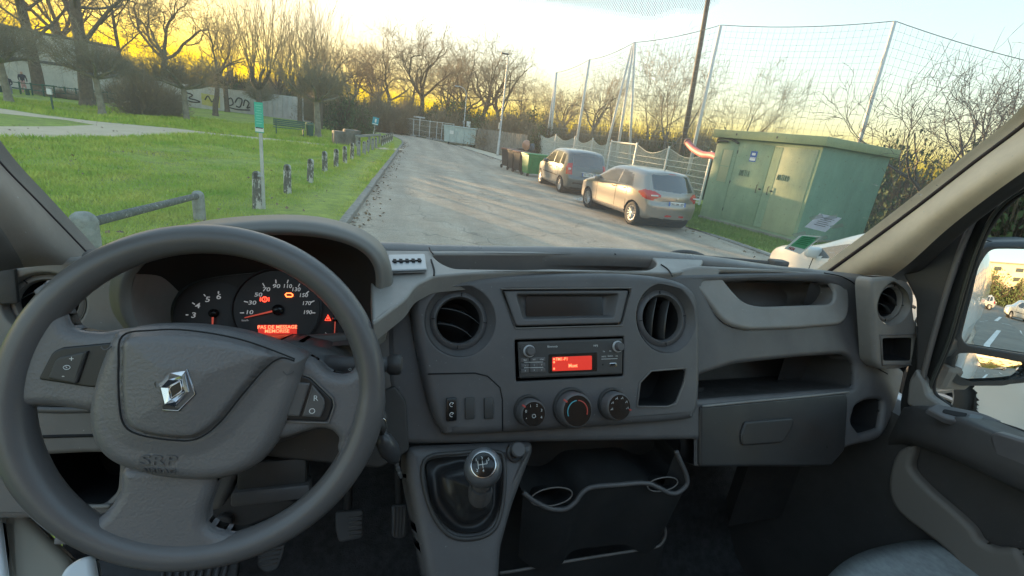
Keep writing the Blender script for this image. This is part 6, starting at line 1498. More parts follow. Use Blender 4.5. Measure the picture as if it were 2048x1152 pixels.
def conform(x, y, rot, vs, sx=1.0):
    u, w_ = F_w.px(x, y); c, s_ = math.cos(rot), math.sin(rot); out = []
    for v in vs:
        q = Vector((u + v.x * sx * c - v.y * s_, w_ + v.x * sx * s_ + v.y * c)); e = min(1, near(q, hub_o) / .020); h = .004 + .026 * math.sqrt(max(0, 1 - (1 - e) ** 2)) + padmod(q)
        out.append(F_w.W(q.x, q.y, h + .0012 + v.z))
    return out
vs, fs = text_mesh('SRP', .0150, .0004, bold=.0003)
emb = pm('emboss', (.12, .115, .118), .5)
mk('embossed_lettering', conform(338, 905, rad(-4), vs, 1.5), fs, emb, cov)
vs, fs = text_mesh('AIRBAG', .0078, .0004, bold=.0002); mk('embossed_lettering', conform(337, 926, rad(-4), vs, 1.25), fs, emb, cov)
# horn marks, embossed curves
for x, y in ((240, 690), (585, 738)):
    h = hgt(x, y); strip('horn_mark', emb, cov, F_w, [(x - 10, y - 2), (x - 2, y + 4), (x + 10, y - 3)], .0007, h=h + .0002)
# diamond badge: hexagonal recess, raised chrome lozenge with a hollow middle
bd = [(341, 752), (365, 728), (401, 724), (420, 772), (386, 805), (358, 800)]
bh_ = .0425
plate('badge_surround', p_low, cov, F_w, loop2(F_w, bd, 3), .004, .0012, h0=bh_)
strip('badge_rim', pm('dull_chrome', (.35, .35, .37), .25, .9), cov, F_w, [(403, 726), (419, 772), (388, 803), (358, 801)], .0010, h=bh_ + .0005, smooth=False)
od = [(349, 754), (382, 731), (415, 771), (372, 797)]
od = [(351, 756), (372, 733), (401, 729), (410, 768), (384, 796), (361, 794)]
inn = [(371, 761), (375, 757), (393, 747), (397, 766), (391, 770), (375, 781)]
lo = [Vector(F_w.px(*p)) for p in od]; li = [Vector(F_w.px(*p)) for p in inn]
vs = [F_w.W(p.x, p.y, bh_ + .0006) for p in lo] + [F_w.W(p.x, p.y, bh_ + .0062) for p in [a.lerp(b_, .45) for a, b_ in zip(lo, li)]] + [F_w.W(p.x, p.y, bh_ + .0012) for p in li]
fs = [(i, (i + 1) % 6, 6 + (i + 1) % 6, 6 + i) for i in range(6)] + [(6 + i, 6 + (i + 1) % 6, 12 + (i + 1) % 6, 12 + i) for i in range(6)]
mk('diamond_badge', vs, fs, chrome, cov)
plate('badge_centre', p_gloss, cov, F_w, [p for p in (li if sum(li[i - 1].x * li[i].y - li[i].x * li[i - 1].y for i in range(6)) > 0 else li[::-1])], .001, .0003, h0=bh_ + .0014)
strip('badge_inner_rim', chrome, cov, F_w, [(373, 762), (376, 757), (392, 748), (396, 764), (391, 769), (376, 779)], .0007, h=bh_ + .0018, smooth=False, closed=True)
# switch pods on the spokes
def podplate(name, outl, mat, par, h0, r=4, bev=.002, th=.008): return plate(name, mat, par, F_w, loop2(F_w, outl, r), th, bev, h0=h0)
p_pod = pm('pod_black', (.022, .022, .024), .38)
pod = podplate('switch_pod', [(92, 755, 6), (120, 700, 14), (140, 692), (262, 680), (262, 772), (190, 770)], p_pod, sw_, .0125, 4)
bt = podplate('cruise_button', [(114, 752, 5), (131, 712, 10), (192, 698), (170, 763, 4)], p_low, pod, .0160, 4)
ftext('symbol', '+', F_w, 162, 714, .0085, p_white, bt, h=.0165); ftext('symbol', '-', F_w, 146, 746, .0085, p_white, bt, h=.0165)
M = F_w.mat(*F_w.px(153, 730), .0165); b = MB().tube([M @ Vector((.0030 * math.cos(a / 12 * 6.28), .0022 * math.sin(a / 12 * 6.28), 0)) for a in range(12)], .0004, n=4, closed=True).tube([M @ Vector((-.001, .001, 0)), M @ Vector((.0004, -.0006, 0))], .0004, n=4); mk('symbol', b.v, b.f, p_white, bt)
pod = podplate('switch_pod', [(600, 745), (622, 752), (664, 792, 12), (668, 806, 8), (657, 838, 7), (575, 835)], p_pod, sw_, .0125, 4)
bt = podplate('cruise_button', [(628, 764, 4), (653, 794, 10), (652, 810, 6), (644, 829, 4), (608, 827, 2)], p_stack, pod, .0160, 3)
podplate('blank_button', [(598, 760), (624, 762, 3), (603, 827, 3), (578, 826)], p_stack, pod, .0155, 3)
ftext('symbol', 'R', F_w, 635, 791, .0095, p_white, bt, h=.0165); ftext('symbol', 'O', F_w, 628, 816, .0095, p_white, bt, h=.0165)
strip('pod_rim', p_mid, pod, F_w, [(600, 743), (624, 750), (667, 792), (671, 806), (659, 841), (575, 838)], .0011, h=.012, smooth=False)
# column shroud
colm = thing('column_shroud', 'dark plastic steering column shroud behind the airbag cover', 'column shroud', tuple(F_w.W(0, 0, -.1)), VAN_ROT)
plate('shroud', p_stack, colm, F_w, loop2(F_w, [(330, 700), (560, 690), (660, 712), (700, 750), (690, 800), (640, 880), (480, 940), (360, 930), (320, 800)], 30), .14, .02, h0=-.045, K=5)
# stalks
st = thing('wiper_stalk', 'black wiper stalk tip poking out right of the steering wheel rim', 'stalk', tuple(F_w.W(.12, .0, -.05)), VAN_ROT)
s0_ = F_w.P(640, 742, -.050); s1_ = v2w(pd(780, 729, .60)); ax_ = (s1_ - s0_).normalized()
MB().tube([s0_, s0_.lerp(s1_, .5), s1_], [.013, .0105, .0105], n=18).build('arm', p_stack, st, True, world=True)
MB().lathe([(.0105, -.004), (.0145, .0), (.0145, .012), (.013, .015), (.0003, .0152)], c=s1_, ax=ax_, n=24, caps=False).build('tip', p_low, st, True, world=True)
q_ = s1_ + ax_ * .0155; 
b = MB().tube([q_ + VZ * .011 - VX * .0, q_ - VZ * .011], .0016, n=5); mk('tip_ridge', b.v, b.f, p_mid, st)
ftext('symbol', 'o', F_w.off(-.035), 700, 738, .008, p_white, st, h=0)
# ignition key with ring and fob
key = thing('ignition_key', 'key ring with a black fob and steel key hanging right of the wheel', 'key', tuple(v2w(pd(765, 850, .58))), VAN_ROT)
K0 = lambda x, y, d=.575: v2w(pd(x, y, d))
MB().lathe([(.016, 0), (.016, .012), (.012, .016)], c=K0(752, 838, .60), ax=(EYE - K0(752, 838, .6)), n=20, caps=True).build('ignition_lock', p_low, key, True, world=True)
MB().tube(catmull([K0(753, 840), K0(768, 838), K0(774, 853), K0(768, 870), K0(758, 870), K0(752, 856)], 6), .0011, n=6, closed=True).build('ring', pm('steel_ring', (.7, .7, .7), .2, 1.0), key, True, world=True)
MB().tube(catmull([K0(750, 845, .57), K0(760, 834, .572), K0(766, 850, .57), K0(762, 874, .57), K0(754, 866, .57)], 6), .0010, n=6, closed=True).build('ring', MATS['steel_ring'], key, True, world=True)
MB().tube([K0(755, 836, .57), K0(762, 850, .568), K0(764, 866, .57)], [.004, .006, .004], n=10).build('strap', p_low, key, True, world=True)
MB().tube([K0(763, 866, .572), K0(768, 880, .572), K0(779, 900, .572), K0(788, 915, .572), K0(792, 922, .572)], [.005, .0125, .0145, .010, .006], n=14).build('fob', pm('fob_black', (.07, .07, .075), .3), key, True, world=True)
kz = MB()
for k in range(7): p_ = K0(791 + k * 1.7, 922 + k * 5.0, .572); kz.lathe([(.0030 if k % 2 else .0022, -.0028), (.0030 if k % 2 else .0022, .0028)], c=p_, ax=(K0(805, 955, .572) - K0(790, 920, .572)), n=6)
kz.build('blade', MATS['satin_metal'], key, world=True)

# ================================================================== instrument cluster
F_c = Frame(tuple(pd(555, 620, .735)), 26)
cl = thing('instrument_cluster', 'instrument cluster behind the wheel with white figures, red needle and lit red message display', 'instrument cluster', tuple(F_c.W(0, 0, 0)), VAN_ROT)
face = loop2(F_c, [(345, 662), (344, 625), (358, 590), (390, 565), (440, 553), (560, 542), (640, 550), (685, 575), (706, 620), (706, 668), (640, 676), (500, 680), (400, 678)], smooth=True)
c_blk = pm('cluster_black', (.013, .013, .014), .5); c_dial = pm('cluster_dial', (.022, .022, .024), .45)
plate('dial_plate', c_blk, cl, F_c, face, .01, .002)
m5 = px2m(F_c, 555, 620)
flathe('speedometer', c_dial, cl, F_c, 556, 618, [(88 * m5, .001), (91 * m5, .006), (88 * m5, .0065), (86 * m5, .002), (.0003, .002)], 64)
flathe('rev_counter', c_dial, cl, F_c, 430, 632, [(72 * m5, .001), (73 * m5, .002), (71 * m5, .0022), (.0003, .0015)], 64)
def wide(nm, s, F, x, y, size, mat, par, sx=1.25):
    u, w_ = F.px(x, y); M = F.mat(u, w_, .0028) @ Matrix.Diagonal((sx, 1, 1, 1)); vs, fs = text_mesh(s, size * .95, bold=.00012, shear=.1); mk(nm, [M @ v for v in vs], fs, mat, par)
dig = pm('figure_white', (.62, .62, .62), .5, emit=(1, 1, 1), estr=.015)
for s, x, y in [('10', 499, 625), ('30', 505, 606), ('50', 517, 590), ('70', 533, 578), ('90', 553, 571.5), ('110', 575, 571.5), ('130', 592, 578), ('150', 607, 591), ('170', 613, 607), ('190', 615, 625)]:
    wide('figure', s, F_c, x, y + (1.5 if s in ('90', '110', '70', '130') else 0), .0088, dig, cl, 1.05 if len(s) == 3 else 1.3)
for s, x, y in [('3', 388, 631), ('4', 396, 612), ('5', 416, 599.5), ('6', 438, 594)]: wide('figure', s, F_c, x, y, .0115, dig, cl)
def tick(x0, y0, x1, y1, r=.0009, par=None):
    b = MB().tube([F_c.P(x0, y0, .003), F_c.P(x1, y1, .003)], r, n=4); mk('scale_mark', b.v, b.f, dig, par or cl)
for q in [(481, 626, 489, 626), (489, 603, 497, 605), (526, 567, 530, 574), (552, 560, 553, 567), (577, 560, 575, 567), (600, 568, 597, 574), (618, 583, 612, 588), (629, 602, 622, 605), (631, 626, 624, 626), (373, 630, 378, 630), (386, 606, 391, 609), (409, 589, 412, 593), (438, 583, 438, 588)]: tick(*q)
ned = pm('needle_red', (.45, .09, .06), .4, emit=(1, .15, .1), estr=.03)
def needle(x0, y0, x1, y1, w0=.0016, w1=.0008):
    MB().tube([F_c.P(x0, y0, .008), F_c.P(x1, y1, .006)], [w0, w1], n=5).build('needle', ned, cl, world=True)
needle(556, 621, 491, 636); needle(429, 628, 427, 662); needle(671, 638, 669, 676, .001, .0007); needle(676, 615, 677, 595, .001, .0007)
for x, y, r in ((557, 620, .0085), (429, 627, .0065), (671, 638, .005), (670, 618, .005)):
    flathe('needle_hub', p_gloss, cl, F_c, x, y, [(r, .002), (r * .92, .009), (r * .5, .012), (.0002, .0125)], 24)
ftext('figure', 'km/h', F_c, 491, 641, .0045, dig, cl, h=.003)
plate('message_display', red_e, cl, F_c, loop2(F_c, [(517, 650), (594, 650), (594, 671), (517, 671)], 2), .002, .0006, h0=.004)
ftext('display_lettering', 'PAS DE MESSAGE', F_c, 556, 654.5, .0072, red_txt, cl, h=.0044, bold=.0001); ftext('display_lettering', 'MEMORISE', F_c, 555, 662.5, .0072, red_txt, cl, h=.0044, bold=.0001)
M = F_c.mat(*F_c.px(530, 599), .003); b = MB().tube([M @ Vector((.0036 * math.cos(a / 14 * 6.28), .0036 * math.sin(a / 14 * 6.28), 0)) for a in range(14)], .0008, n=4, closed=True).tube([M @ Vector((-.0058, .003, 0)), M @ Vector((-.0058, -.003, 0))], .0006, n=4).tube([M @ Vector((.0058, .003, 0)), M @ Vector((.0058, -.003, 0))], .0006, n=4).tube([M @ Vector((0, .002, 0)), M @ Vector((0, -.0015, 0))], .0006, n=4); mk('brake_telltale', b.v, b.f, red_t, cl)
M = F_c.mat(*F_c.px(578, 590), .003); b = MB().tube([M @ Vector(v) for v in [(-.005, .0, 0), (-.003, .0025, 0), (.003, .0025, 0), (.0055, .0005, 0), (.0055, -.002, 0), (.003, -.003, 0), (-.003, -.003, 0), (-.004, -.001, 0)]], .0009, n=4, closed=True); mk('engine_telltale', b.v, b.f, pm('telltale_amber', (.6, .1, .03), .4, emit=(1, .13, .03), estr=.55), cl)
M = F_c.mat(*F_c.px(656, 636), .003); b = MB().tube([M @ Vector(v) for v in [(-.004, -.004, 0), (0, .0045, 0), (.004, -.004, 0)]], .0009, n=4, closed=True).tube([M @ Vector((0, .001, 0)), M @ Vector((0, -.002, 0))], .0012, n=4); mk('belt_telltale', b.v, b.f, red_t, cl)
for q in [(651, 665, 654, 669), (668, 588, 669, 592), (661, 671, 662, 675)]: tick(*q, r=.0006)
# binnacle: light side wall, dark hood lining and outer hood
fr = [(290, 668, .655), (268, 630, .655), (262, 590, .66), (272, 548, .665), (310, 512, .67), (370, 490, .67), (450, 477, .67), (560, 470, .67), (650, 477, .67), (715, 498, .665), (748, 535, .66), (750, 590, .66), (742, 650, .66), (735, 690, .655)]
fo = [(350, 668, 0), (343, 640, 0), (344, 610, 0), (358, 583, 0), (385, 566, 0), (420, 556, 0), (480, 547, 0), (560, 542, 0), (630, 547, 0), (668, 560, 0), (692, 585, 0), (705, 620, 0), (707, 650, 0), (707, 672, 0)]
FV = [pd(*p) for p in fr]; BV = [F_c.v(*F_c.px(x, y), .002) for x, y, _ in fo]
MV = [a.lerp(b_, .5) + Vector((0, .01, .006)) for a, b_ in zip(FV, BV)]
def sub(L, i, j): return L[i:j]
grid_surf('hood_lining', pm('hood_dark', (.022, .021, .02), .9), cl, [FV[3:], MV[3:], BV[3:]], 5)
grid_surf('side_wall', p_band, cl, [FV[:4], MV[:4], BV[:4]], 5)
OUT = [v + Vector((s, -.002, t)) for v, s, t in zip(FV, [-.012, -.014, -.014, -.012, -.008, -.004, 0, 0, 0, .004, .009, .012, .012, .012], [0, .0, .003, .006, .009, .011, .012, .012, .012, .011, .008, .004, 0, 0])]
OUT2 = [v + Vector((s * 1.5, .02, t)) for v, s, t in zip(OUT, [-.01, -.01, -.01, -.008, -.005, -.002, 0, 0, 0, .002, .006, .010, .010, .010], [0, 0, 0, .002, .004, .005, .006, .006, .006, .004, .002, 0, 0, 0])]
OB = [Vector((v.x * 1.12 + (.0), .86, max(-.42, v.z - .035))) for v in OUT2]
grid_surf('hood', pm('hood_grey', (.18, .172, .16), .5), cl, [FV, [a.lerp(b_, .5) + Vector((0, -.004, .0)) for a, b_ in zip(FV, OUT)], OUT, OUT2, [a.lerp(b_, .5) + Vector((0, 0, .006)) for a, b_ in zip(OUT2, OB)], OB], 4)
strip('lens_edge', p_band, cl, F_c, [(348, 668), (400, 682), (500, 686), (620, 684), (700, 674)], .004, h=.004)
grid_surf('cluster_sill', p_mid, cl, [[pd(270, 662, .655), pd(400, 680, .655), pd(520, 690, .655), pd(640, 692, .655), pd(740, 688, .655)], [F_c.v(*F_c.px(x, y), .004) for x, y in ((345, 668), (420, 684), (520, 688), (620, 686), (706, 674))]], 4)

# ================================================================== car radio
ra_ = thing('car_radio', 'black car radio with two chrome ringed knobs and a lit red display', 'car radio', tuple(F_st.P(1140, 718)), VAN_ROT)
F_r = F_st
plate('faceplate', p_low, ra_, F_r, loop2(F_r, [(1035, 684), (1244, 677), (1243, 748), (1038, 757)], 3), .03, .003, h0=.004)
pocket('slot_frame', p_void, ra_, F_st, rs_, .03, -.003, .98)
for x, y in ((1056, 702), (1232, 693)):
    if 'knob_ring_metal' not in MATS: pm('knob_ring_metal', (.75, .75, .78), .45, .2)
    kn = flathe('knob', p_stack, ra_, F_r, x, y, [(.0078, .004), (.0074, .016), (.0062, .0175), (.0002, .0176)], 32)
    flathe('knob_ring', MATS['knob_ring_metal'], kn, F_r, x, y, [(.0100, .004), (.0104, .007), (.0094, .0095), (.0080, .0085)], 36)
plate('display', red_e, ra_, F_r, loop2(F_r, [(1102, 714), (1181, 711), (1181, 739), (1102, 742)], 2), .002, .0005, h0=.0055)
plate('display_surround', p_gloss, ra_, F_r, loop2(F_r, [(1095, 708), (1192, 704), (1192, 742), (1095, 746)], 3), .002, .0006, h0=.0050)
ftext('display_lettering', 'FM1-P1', F_r, 1121, 718, .0075, red_txt, ra_, h=.0058, bold=.0001); ftext('display_lettering', 'Muet', F_r, 1143, 731, .0082, red_txt, ra_, h=.0058, bold=.0002)
for y in (718, 724, 737): fbox('display_icon', red_txt, ra_, F_r, 1105.5, y, .0026, .003, .0004, h=.0058)
for k, (x, y) in enumerate([(1048, 720), (1066, 719), (1081, 718.5), (1048, 731), (1066, 730), (1081, 729), (1048, 741), (1066, 740), (1081, 739.5)]):
    fbox('button', p_stack, ra_, F_r, x, y, .0135, .0072, .002, .0006, h=.0045); ftext('marking', ['SRC', 'SET', 'iPod', '1', '2', '3', '4', '5', '6'][k], F_r, x, y, .0034, p_white, ra_, h=.0057)
for y in (724.5, 735.2): strip('divider', p_white, ra_, F_r, [(1046, y), (1084, y - 1)], .00045, h=.0055, smooth=False)
strip('divider', p_white, ra_, F_r, [(1200, 718), (1232, 717)], .00045, h=.0048, smooth=False)
for k, (x, y) in enumerate([(1205, 703), (1218, 702), (1205, 713), (1218, 712), (1231, 712)]): ftext('marking', ['TA', 'CD', 'MENU', 'RADIO', 'OK'][k], F_r, x, y, .0034, p_white, ra_, h=.0046)
ftext('marking', 'Bluetooth', F_r, 1103, 693, .0048, p_white, ra_, h=.0046); ftext('marking', 'MP3', F_r, 1189, 691.5, .0050, p_white, ra_, h=.0046)
us = fbox('usb_port', chrome, ra_, F_r, 1223, 729, .0130, .0064, .002, .0006, h=.0045); fbox('usb_slot', p_void, us, F_r, 1223, 729, .0112, .0046, .001, h=.0054)
flathe('reset_hole', p_void, ra_, F_r, 1203, 729, [(.0016, .0045), (.0002, .0046)], 12); 
for x, y in ((1038, 697), (1038, 740)): flathe('screw_hole', p_void, ra_, F_r, x, y, [(.0013, .0045), (.0002, .0046)], 12)
# ================================================================== windscreen, pillars, door, mirror, seat, floor
def onwind(x, y, off=0.0):
    r = vray(x, y); t = 1.0
    for _ in range(40):
        p = r * t; t = t * .5 + .5 * (wind(p.x, p.z) + off) / r.y
    return r * t
# glass: clear with a scattering film added for sun glare haze, plus fine scratches
def glass_mat(name, veil_mix=.05, tint=(.93, .97, .95), streak=True):
    m = bpy.data.materials.new(name); m.use_nodes = True; N = m.node_tree.nodes; L = m.node_tree.links; N.remove(N['Principled BSDF']); out = N['Material Output']
    tr = N.new('ShaderNodeBsdfTransparent'); tr.inputs[0].default_value = (*tint, 1)
    gl_ = N.new('ShaderNodeBsdfGlossy'); gl_.inputs['Roughness'].default_value = .02
    fr_ = N.new('ShaderNodeFresnel'); fr_.inputs[0].default_value = 1.18
    m1 = N.new('ShaderNodeMixShader'); L.new(fr_.outputs[0], m1.inputs[0]); L.new(tr.outputs[0], m1.inputs[1]); L.new(gl_.outputs[0], m1.inputs[2])
    du = N.new('ShaderNodeBsdfTranslucent'); du.inputs[0].default_value = (.9, .88, .82, 1); df = N.new('ShaderNodeBsdfDiffuse'); df.inputs[0].default_value = (.6, .6, .58, 1)
    md = N.new('ShaderNodeMixShader'); md.inputs[0].default_value = .25; L.new(du.outputs[0], md.inputs[1]); L.new(df.outputs[0], md.inputs[2])
    m2 = N.new('ShaderNodeMixShader'); L.new(m1.outputs[0], m2.inputs[1]); L.new(md.outputs[0], m2.inputs[2]); L.new(m2.outputs[0], out.inputs[0])
    g = N.new('ShaderNodeNewGeometry'); n = N.new('ShaderNodeTexNoise'); n.inputs['Scale'].default_value = 5; n.inputs['Detail'].default_value = 5; L.new(g.outputs['Position'], n.inputs['Vector'])
    r = N.new('ShaderNodeMapRange'); r.inputs['To Min'].default_value = veil_mix * .75; r.inputs['To Max'].default_value = veil_mix * 1.25; L.new(n.outputs['Fac'], r.inputs['Value'])
    val = r.outputs[0]
    if streak:   # wiped streaks and specks where the wiper does not reach
        mp = N.new('ShaderNodeMapping'); mp.inputs['Rotation'].default_value = (.5, .6, .3); mp.inputs['Scale'].default_value = (30, 160, 160); L.new(g.outputs['Position'], mp.inputs[0])
        n2 = N.new('ShaderNodeTexNoise'); n2.inputs['Scale'].default_value = 1; n2.inputs['Detail'].default_value = 2; L.new(mp.outputs[0], n2.inputs['Vector'])
        r2 = N.new('ShaderNodeMapRange'); r2.inputs['From Min'].default_value = .68; r2.inputs['From Max'].default_value = .78; r2.inputs['To Max'].default_value = .35; L.new(n2.outputs['Fac'], r2.inputs['Value'])
        sx_ = N.new('ShaderNodeSeparateXYZ'); L.new(g.outputs['Position'], sx_.inputs[0]); mk_ = N.new('ShaderNodeMapRange'); mk_.inputs['From Min'].default_value = .82; mk_.inputs['From Max'].default_value = 1.0; L.new(sx_.outputs[0], mk_.inputs['Value'])
        mu = N.new('ShaderNodeMath'); mu.operation = 'MULTIPLY'; L.new(r2.outputs[0], mu.inputs[0]); L.new(mk_.outputs[0], mu.inputs[1])
        ad = N.new('ShaderNodeMath'); ad.operation = 'ADD'; ad.use_clamp = True; L.new(val, ad.inputs[0]); L.new(mu.outputs[0], ad.inputs[1]); val = ad.outputs[0]
    L.new(val, m2.inputs[0]); return m
GLARE_VEIL = .072
gm_ = glass_mat('windscreen_glass', GLARE_VEIL)
ws = thing('windscreen', 'large curved windscreen with a dotted band at the top and fine dusty scratches', 'windscreen', tuple(v2w((.33, 1.05, -.3))), VAN_ROT)
NU, NV = 40, 24; vs = []
for j in range(NV + 1):
    u = -.31 + j / NV * .70
    for i in range(NU + 1):
        hwid = .86 - .10 * j / NV; r_ = .33 + (-1 + 2 * i / NU) * hwid; vs.append(v2w((r_, wind(r_, u), u)))
mk('glass', vs, [(j * (NU + 1) + i, j * (NU + 1) + i + 1, (j + 1) * (NU + 1) + i + 1, (j + 1) * (NU + 1) + i) for j in range(NV) for i in range(NU)], gm_, ws, True)
# dotted ceramic band: thousands of small dots in one piece
dots = []; fd = []
edge = [(1030, 2), (1100, 12), (1200, 26), (1302, 42), (1352, 25), (1404, 30), (1440, 4), (1452, -20), (1452, -60), (1010, -60)]
k = 0; yy = -58.0; row = 0
while yy < 44:
    xx = 1008 + (row % 2) * 2.35
    while xx < 1456:
        if inpoly(xx, yy, edge):
            dd = min(8, max(0, 8 - abs(yy) * .0)); c = v2w(onwind(xx, yy, -.003)); tocamera = (EYE - c).normalized()
            nn = (VX * 0 + VY * -.78 + VZ * .62); a = VX; b_ = nn.cross(a); i0 = len(dots); rr = .00125
            below = [q for q in [(xx, yy + 9)] if not inpoly(*q, edge)]
            if below: rr *= .72
            for q in range(6): dots.append(c + (a * math.cos(q * math.pi / 3) + b_ * math.sin(q * math.pi / 3)) * rr)
            fd.append(tuple(range(i0, i0 + 6)))
        xx += 4.7
    yy += 4.0; row += 1
o = mk('dotted_band', dots, fd, p_void, ws); o['kind'] = 'stuff'
# stickers on the glass
def sticker(name, label, quad, mat, lines, red=None, tabs=()):
    P4 = [onwind(x, y, -.004) for x, y in quad]; t = thing(name, label, 'sticker', tuple(v2w(P4[0])), VAN_ROT, 'paper stickers on the windscreen')
    def bl(u_, w_, o=0.0): p = P4[0] * (1 - u_) * (1 - w_) + P4[1] * u_ * (1 - w_) + P4[2] * u_ * w_ + P4[3] * (1 - u_) * w_; return v2w(p + Vector((0, -.0008 - o, .0)))
    mk('paper', [bl(0, 0), bl(1, 0), bl(1, 1), bl(0, 1)] + [bl(0, 0, -.0006), bl(1, 0, -.0006), bl(1, 1, -.0006), bl(0, 1, -.0006)], [(0, 1, 2, 3), (7, 6, 5, 4), (0, 4, 5, 1), (1, 5, 6, 2), (2, 6, 7, 3), (3, 7, 4, 0)], mat[0], t)
    if len(mat) > 1: mk('printed_field', [bl(.10, .06, .0006), bl(.9, .06, .0006), bl(.9, .74, .0006), bl(.10, .74, .0006)], [(0, 1, 2, 3)], mat[1], t)
    for i, (w_, a, b__) in enumerate(lines): mk('lettering', [bl(a, w_, .0012), bl(b__, w_, .0012), bl(b__, w_ + .028, .0012), bl(a, w_ + .028, .0012)], [(0, 1, 2, 3)], mat[-1] if len(mat) > 2 else ink, t)
    if red:
        vs, fs = text_mesh(red, .2, 0, bold=.012); vs = [bl(.30 + v.x * .75, .88 - v.y * .95, .0014) for v in vs]; mk('red_lettering', vs, fs, pm('print_red', (.5, .03, .04), .5), t)
    for (x, y) in tabs:
        q = [onwind(x + dx, y + dy, -.0055) for dx, dy in ((-14, 2), (12, -4), (15, 3), (-10, 8))]; mk('tape', [v2w(v) for v in q], [(0, 1, 2, 3)], pm('tape', (.7, .75, .72), .4, alpha=.45) if 'tape' not in MATS else MATS['tape'], t)
def papery(name, col):
    m = bpy.data.materials.new(name); m.use_nodes = True; N = m.node_tree.nodes; L = m.node_tree.links; N.remove(N['Principled BSDF'])
    a = N.new('ShaderNodeBsdfDiffuse'); a.inputs[0].default_value = (*col, 1); b = N.new('ShaderNodeBsdfTranslucent'); b.inputs[0].default_value = (*col, 1); mx = N.new('ShaderNodeMixShader'); mx.inputs[0].default_value = .5
    L.new(a.outputs[0], mx.inputs[1]); L.new(b.outputs[0], mx.inputs[2]); L.new(mx.outputs[0], N['Material Output'].inputs[0]); return m
paper = papery('paper_grey', (.84, .87, .92)); greenp = papery('paper_green', (.22, .62, .38)); gink = pm('green_ink', (.05, .25, .12), .8)
sticker('permit_sticker', 'grey paper permit taped to the lower right of the windscreen, above the green one', [(1639, 427), (1683, 436), (1650, 464), (1609, 454)], [paper], [(.2 + .12 * k, .2 + .04 * (k % 2), .8 - .05 * (k % 3)) for k in range(5)], tabs=[(1632, 432), (1673, 450), (1660, 433)])
sticker('insurance_sticker', 'green insurance slip with red letters taped in the lower right windscreen corner', [(1601, 469), (1645, 473), (1600, 508), (1568, 497)], [papery('paper_pale', (.88, .9, .88)), greenp, gink], [(.12 + .10 * k, .2, .8 - .06 * (k % 2)) for k in range(5)], red='HOA', tabs=[(1598, 466), (1641, 474)])
# windscreen edge and pillars
frit = pm('frit_black', (.02, .012, .02), .5)
def wedge(px, r, name, par, mat, off=-.004):
    P = [v2w(onwind(x, y, off)) for x, y in px]; MB().tube(catmull(P, 5, False), r, n=8).build(name, mat, par, True, world=True)
rp = thing('windscreen_pillar', 'beige trimmed windscreen pillar sloping down on the passenger side', 'pillar', tuple(v2w((1.15, .85, -.25))), VAN_ROT, 'windscreen pillars')
def R_(x, y, d): return pd(x, y, d)
def onw(x, y, o=0): return onwind(x, y, o)
E1 = [(1646, 552), (1738, 486), (1838, 412), (1948, 327), (2064, 238), (2150, 146), (2290, 36), (2440, -82)]
E2 = [(1700, 560), (1775, 510), (1865, 435), (1960, 362), (2070, 285), (2170, 215), (2300, 112), (2450, -14)]
E3 = [(1765, 566), (1815, 530), (1895, 458), (1985, 388), (2085, 318), (2185, 255), (2320, 155), (2470, 36)]
E4 = [(1800, 572), (1838, 540), (1912, 472), (1998, 404), (2100, 338), (2195, 280), (2330, 182), (2480, 66)]
a_ = [onw(*p, -.006) for p in E1]
def towards(L, base_, k): out = []; [out.append(pd(x, y, base_[i].y * k)) for i, (x, y) in enumerate(L)]; return out
grid_surf('trim', p_pillar, rp, [[v + Vector((0, .03, 0)) for v in a_], a_, towards(E2, a_, .93), towards(E3, a_, .90)], 5)
grid_surf('inner_trim', p_low, rp, [towards(E3, a_, .90), [p.lerp(q, .5) - Vector((0, 0, .004)) for p, q in zip(towards(E3, a_, .90), towards(E4, a_, .90))], towards(E4, a_, .90), [v + Vector((.02, .10, 0)) for v in towards(E4, a_, .90)]], 5)
wedge(E1, .0052, 'seal', rp, frit)
lp = thing('windscreen_pillar', 'grey beige windscreen pillar at the left edge of the photo on the driver side', 'pillar', tuple(v2w((-.5, .85, -.25))), VAN_ROT, 'windscreen pillars')
A1 = [(205, 540), (160, 492), (76, 405), (-4, 322), (-120, 175), (-260, 40), (-400, -100)]
A2 = [(130, 530), (95, 490), (20, 395), (-60, 310), (-180, 190), (-320, 58), (-460, -80)]
A3 = [(48, 535), (30, 500), (-30, 410), (-110, 320), (-240, 200), (-380, 72), (-520, -62)]
A4 = [(15, 540), (0, 505), (-55, 420), (-140, 330), (-270, 210), (-410, 84), (-550, -48)]
a_ = [onw(*p, -.006) for p in A1]; topl = lambda i: Vector((-.46 - .035 * i, .53 - .05 * i, .375))
grid_surf('trim', plastic('pillar_grey', (.32, .28, .25), .75, .3, 500), lp, [[v + Vector((0, .03, 0)) for v in a_] + [topl(-.5)], a_ + [topl(0)], towards(A2, a_, .90) + [topl(1)], towards(A3, a_, .86) + [topl(2)]], 5)
grid_surf('inner_trim', p_mid, lp, [towards(A3, a_, .86) + [topl(2)], towards(A4, a_, .84) + [topl(2.5)], [v + Vector((-.05, -.05, 0)) for v in towards(A4, a_, .80)] + [topl(3.5)]], 5)
wedge(A1, .0022, 'seal', lp, frit)
# header rail joining the pillars above the glass
hd = thing('windscreen_header', 'beige header rail above the windscreen', 'header', tuple(v2w((.33, .55, .4))), VAN_ROT)
hr = [[Vector((r_, wind(r_, .372) + a, .372 + b)) for r_ in (-.46, -.2, .06, .33, .6, .86, 1.12)] for a, b in ((.03, .0), (.0, -.008), (-.10, .03), (-.22, .055), (-.23, .075))]
grid_surf('trim', p_pillar, hd, hr, 4)
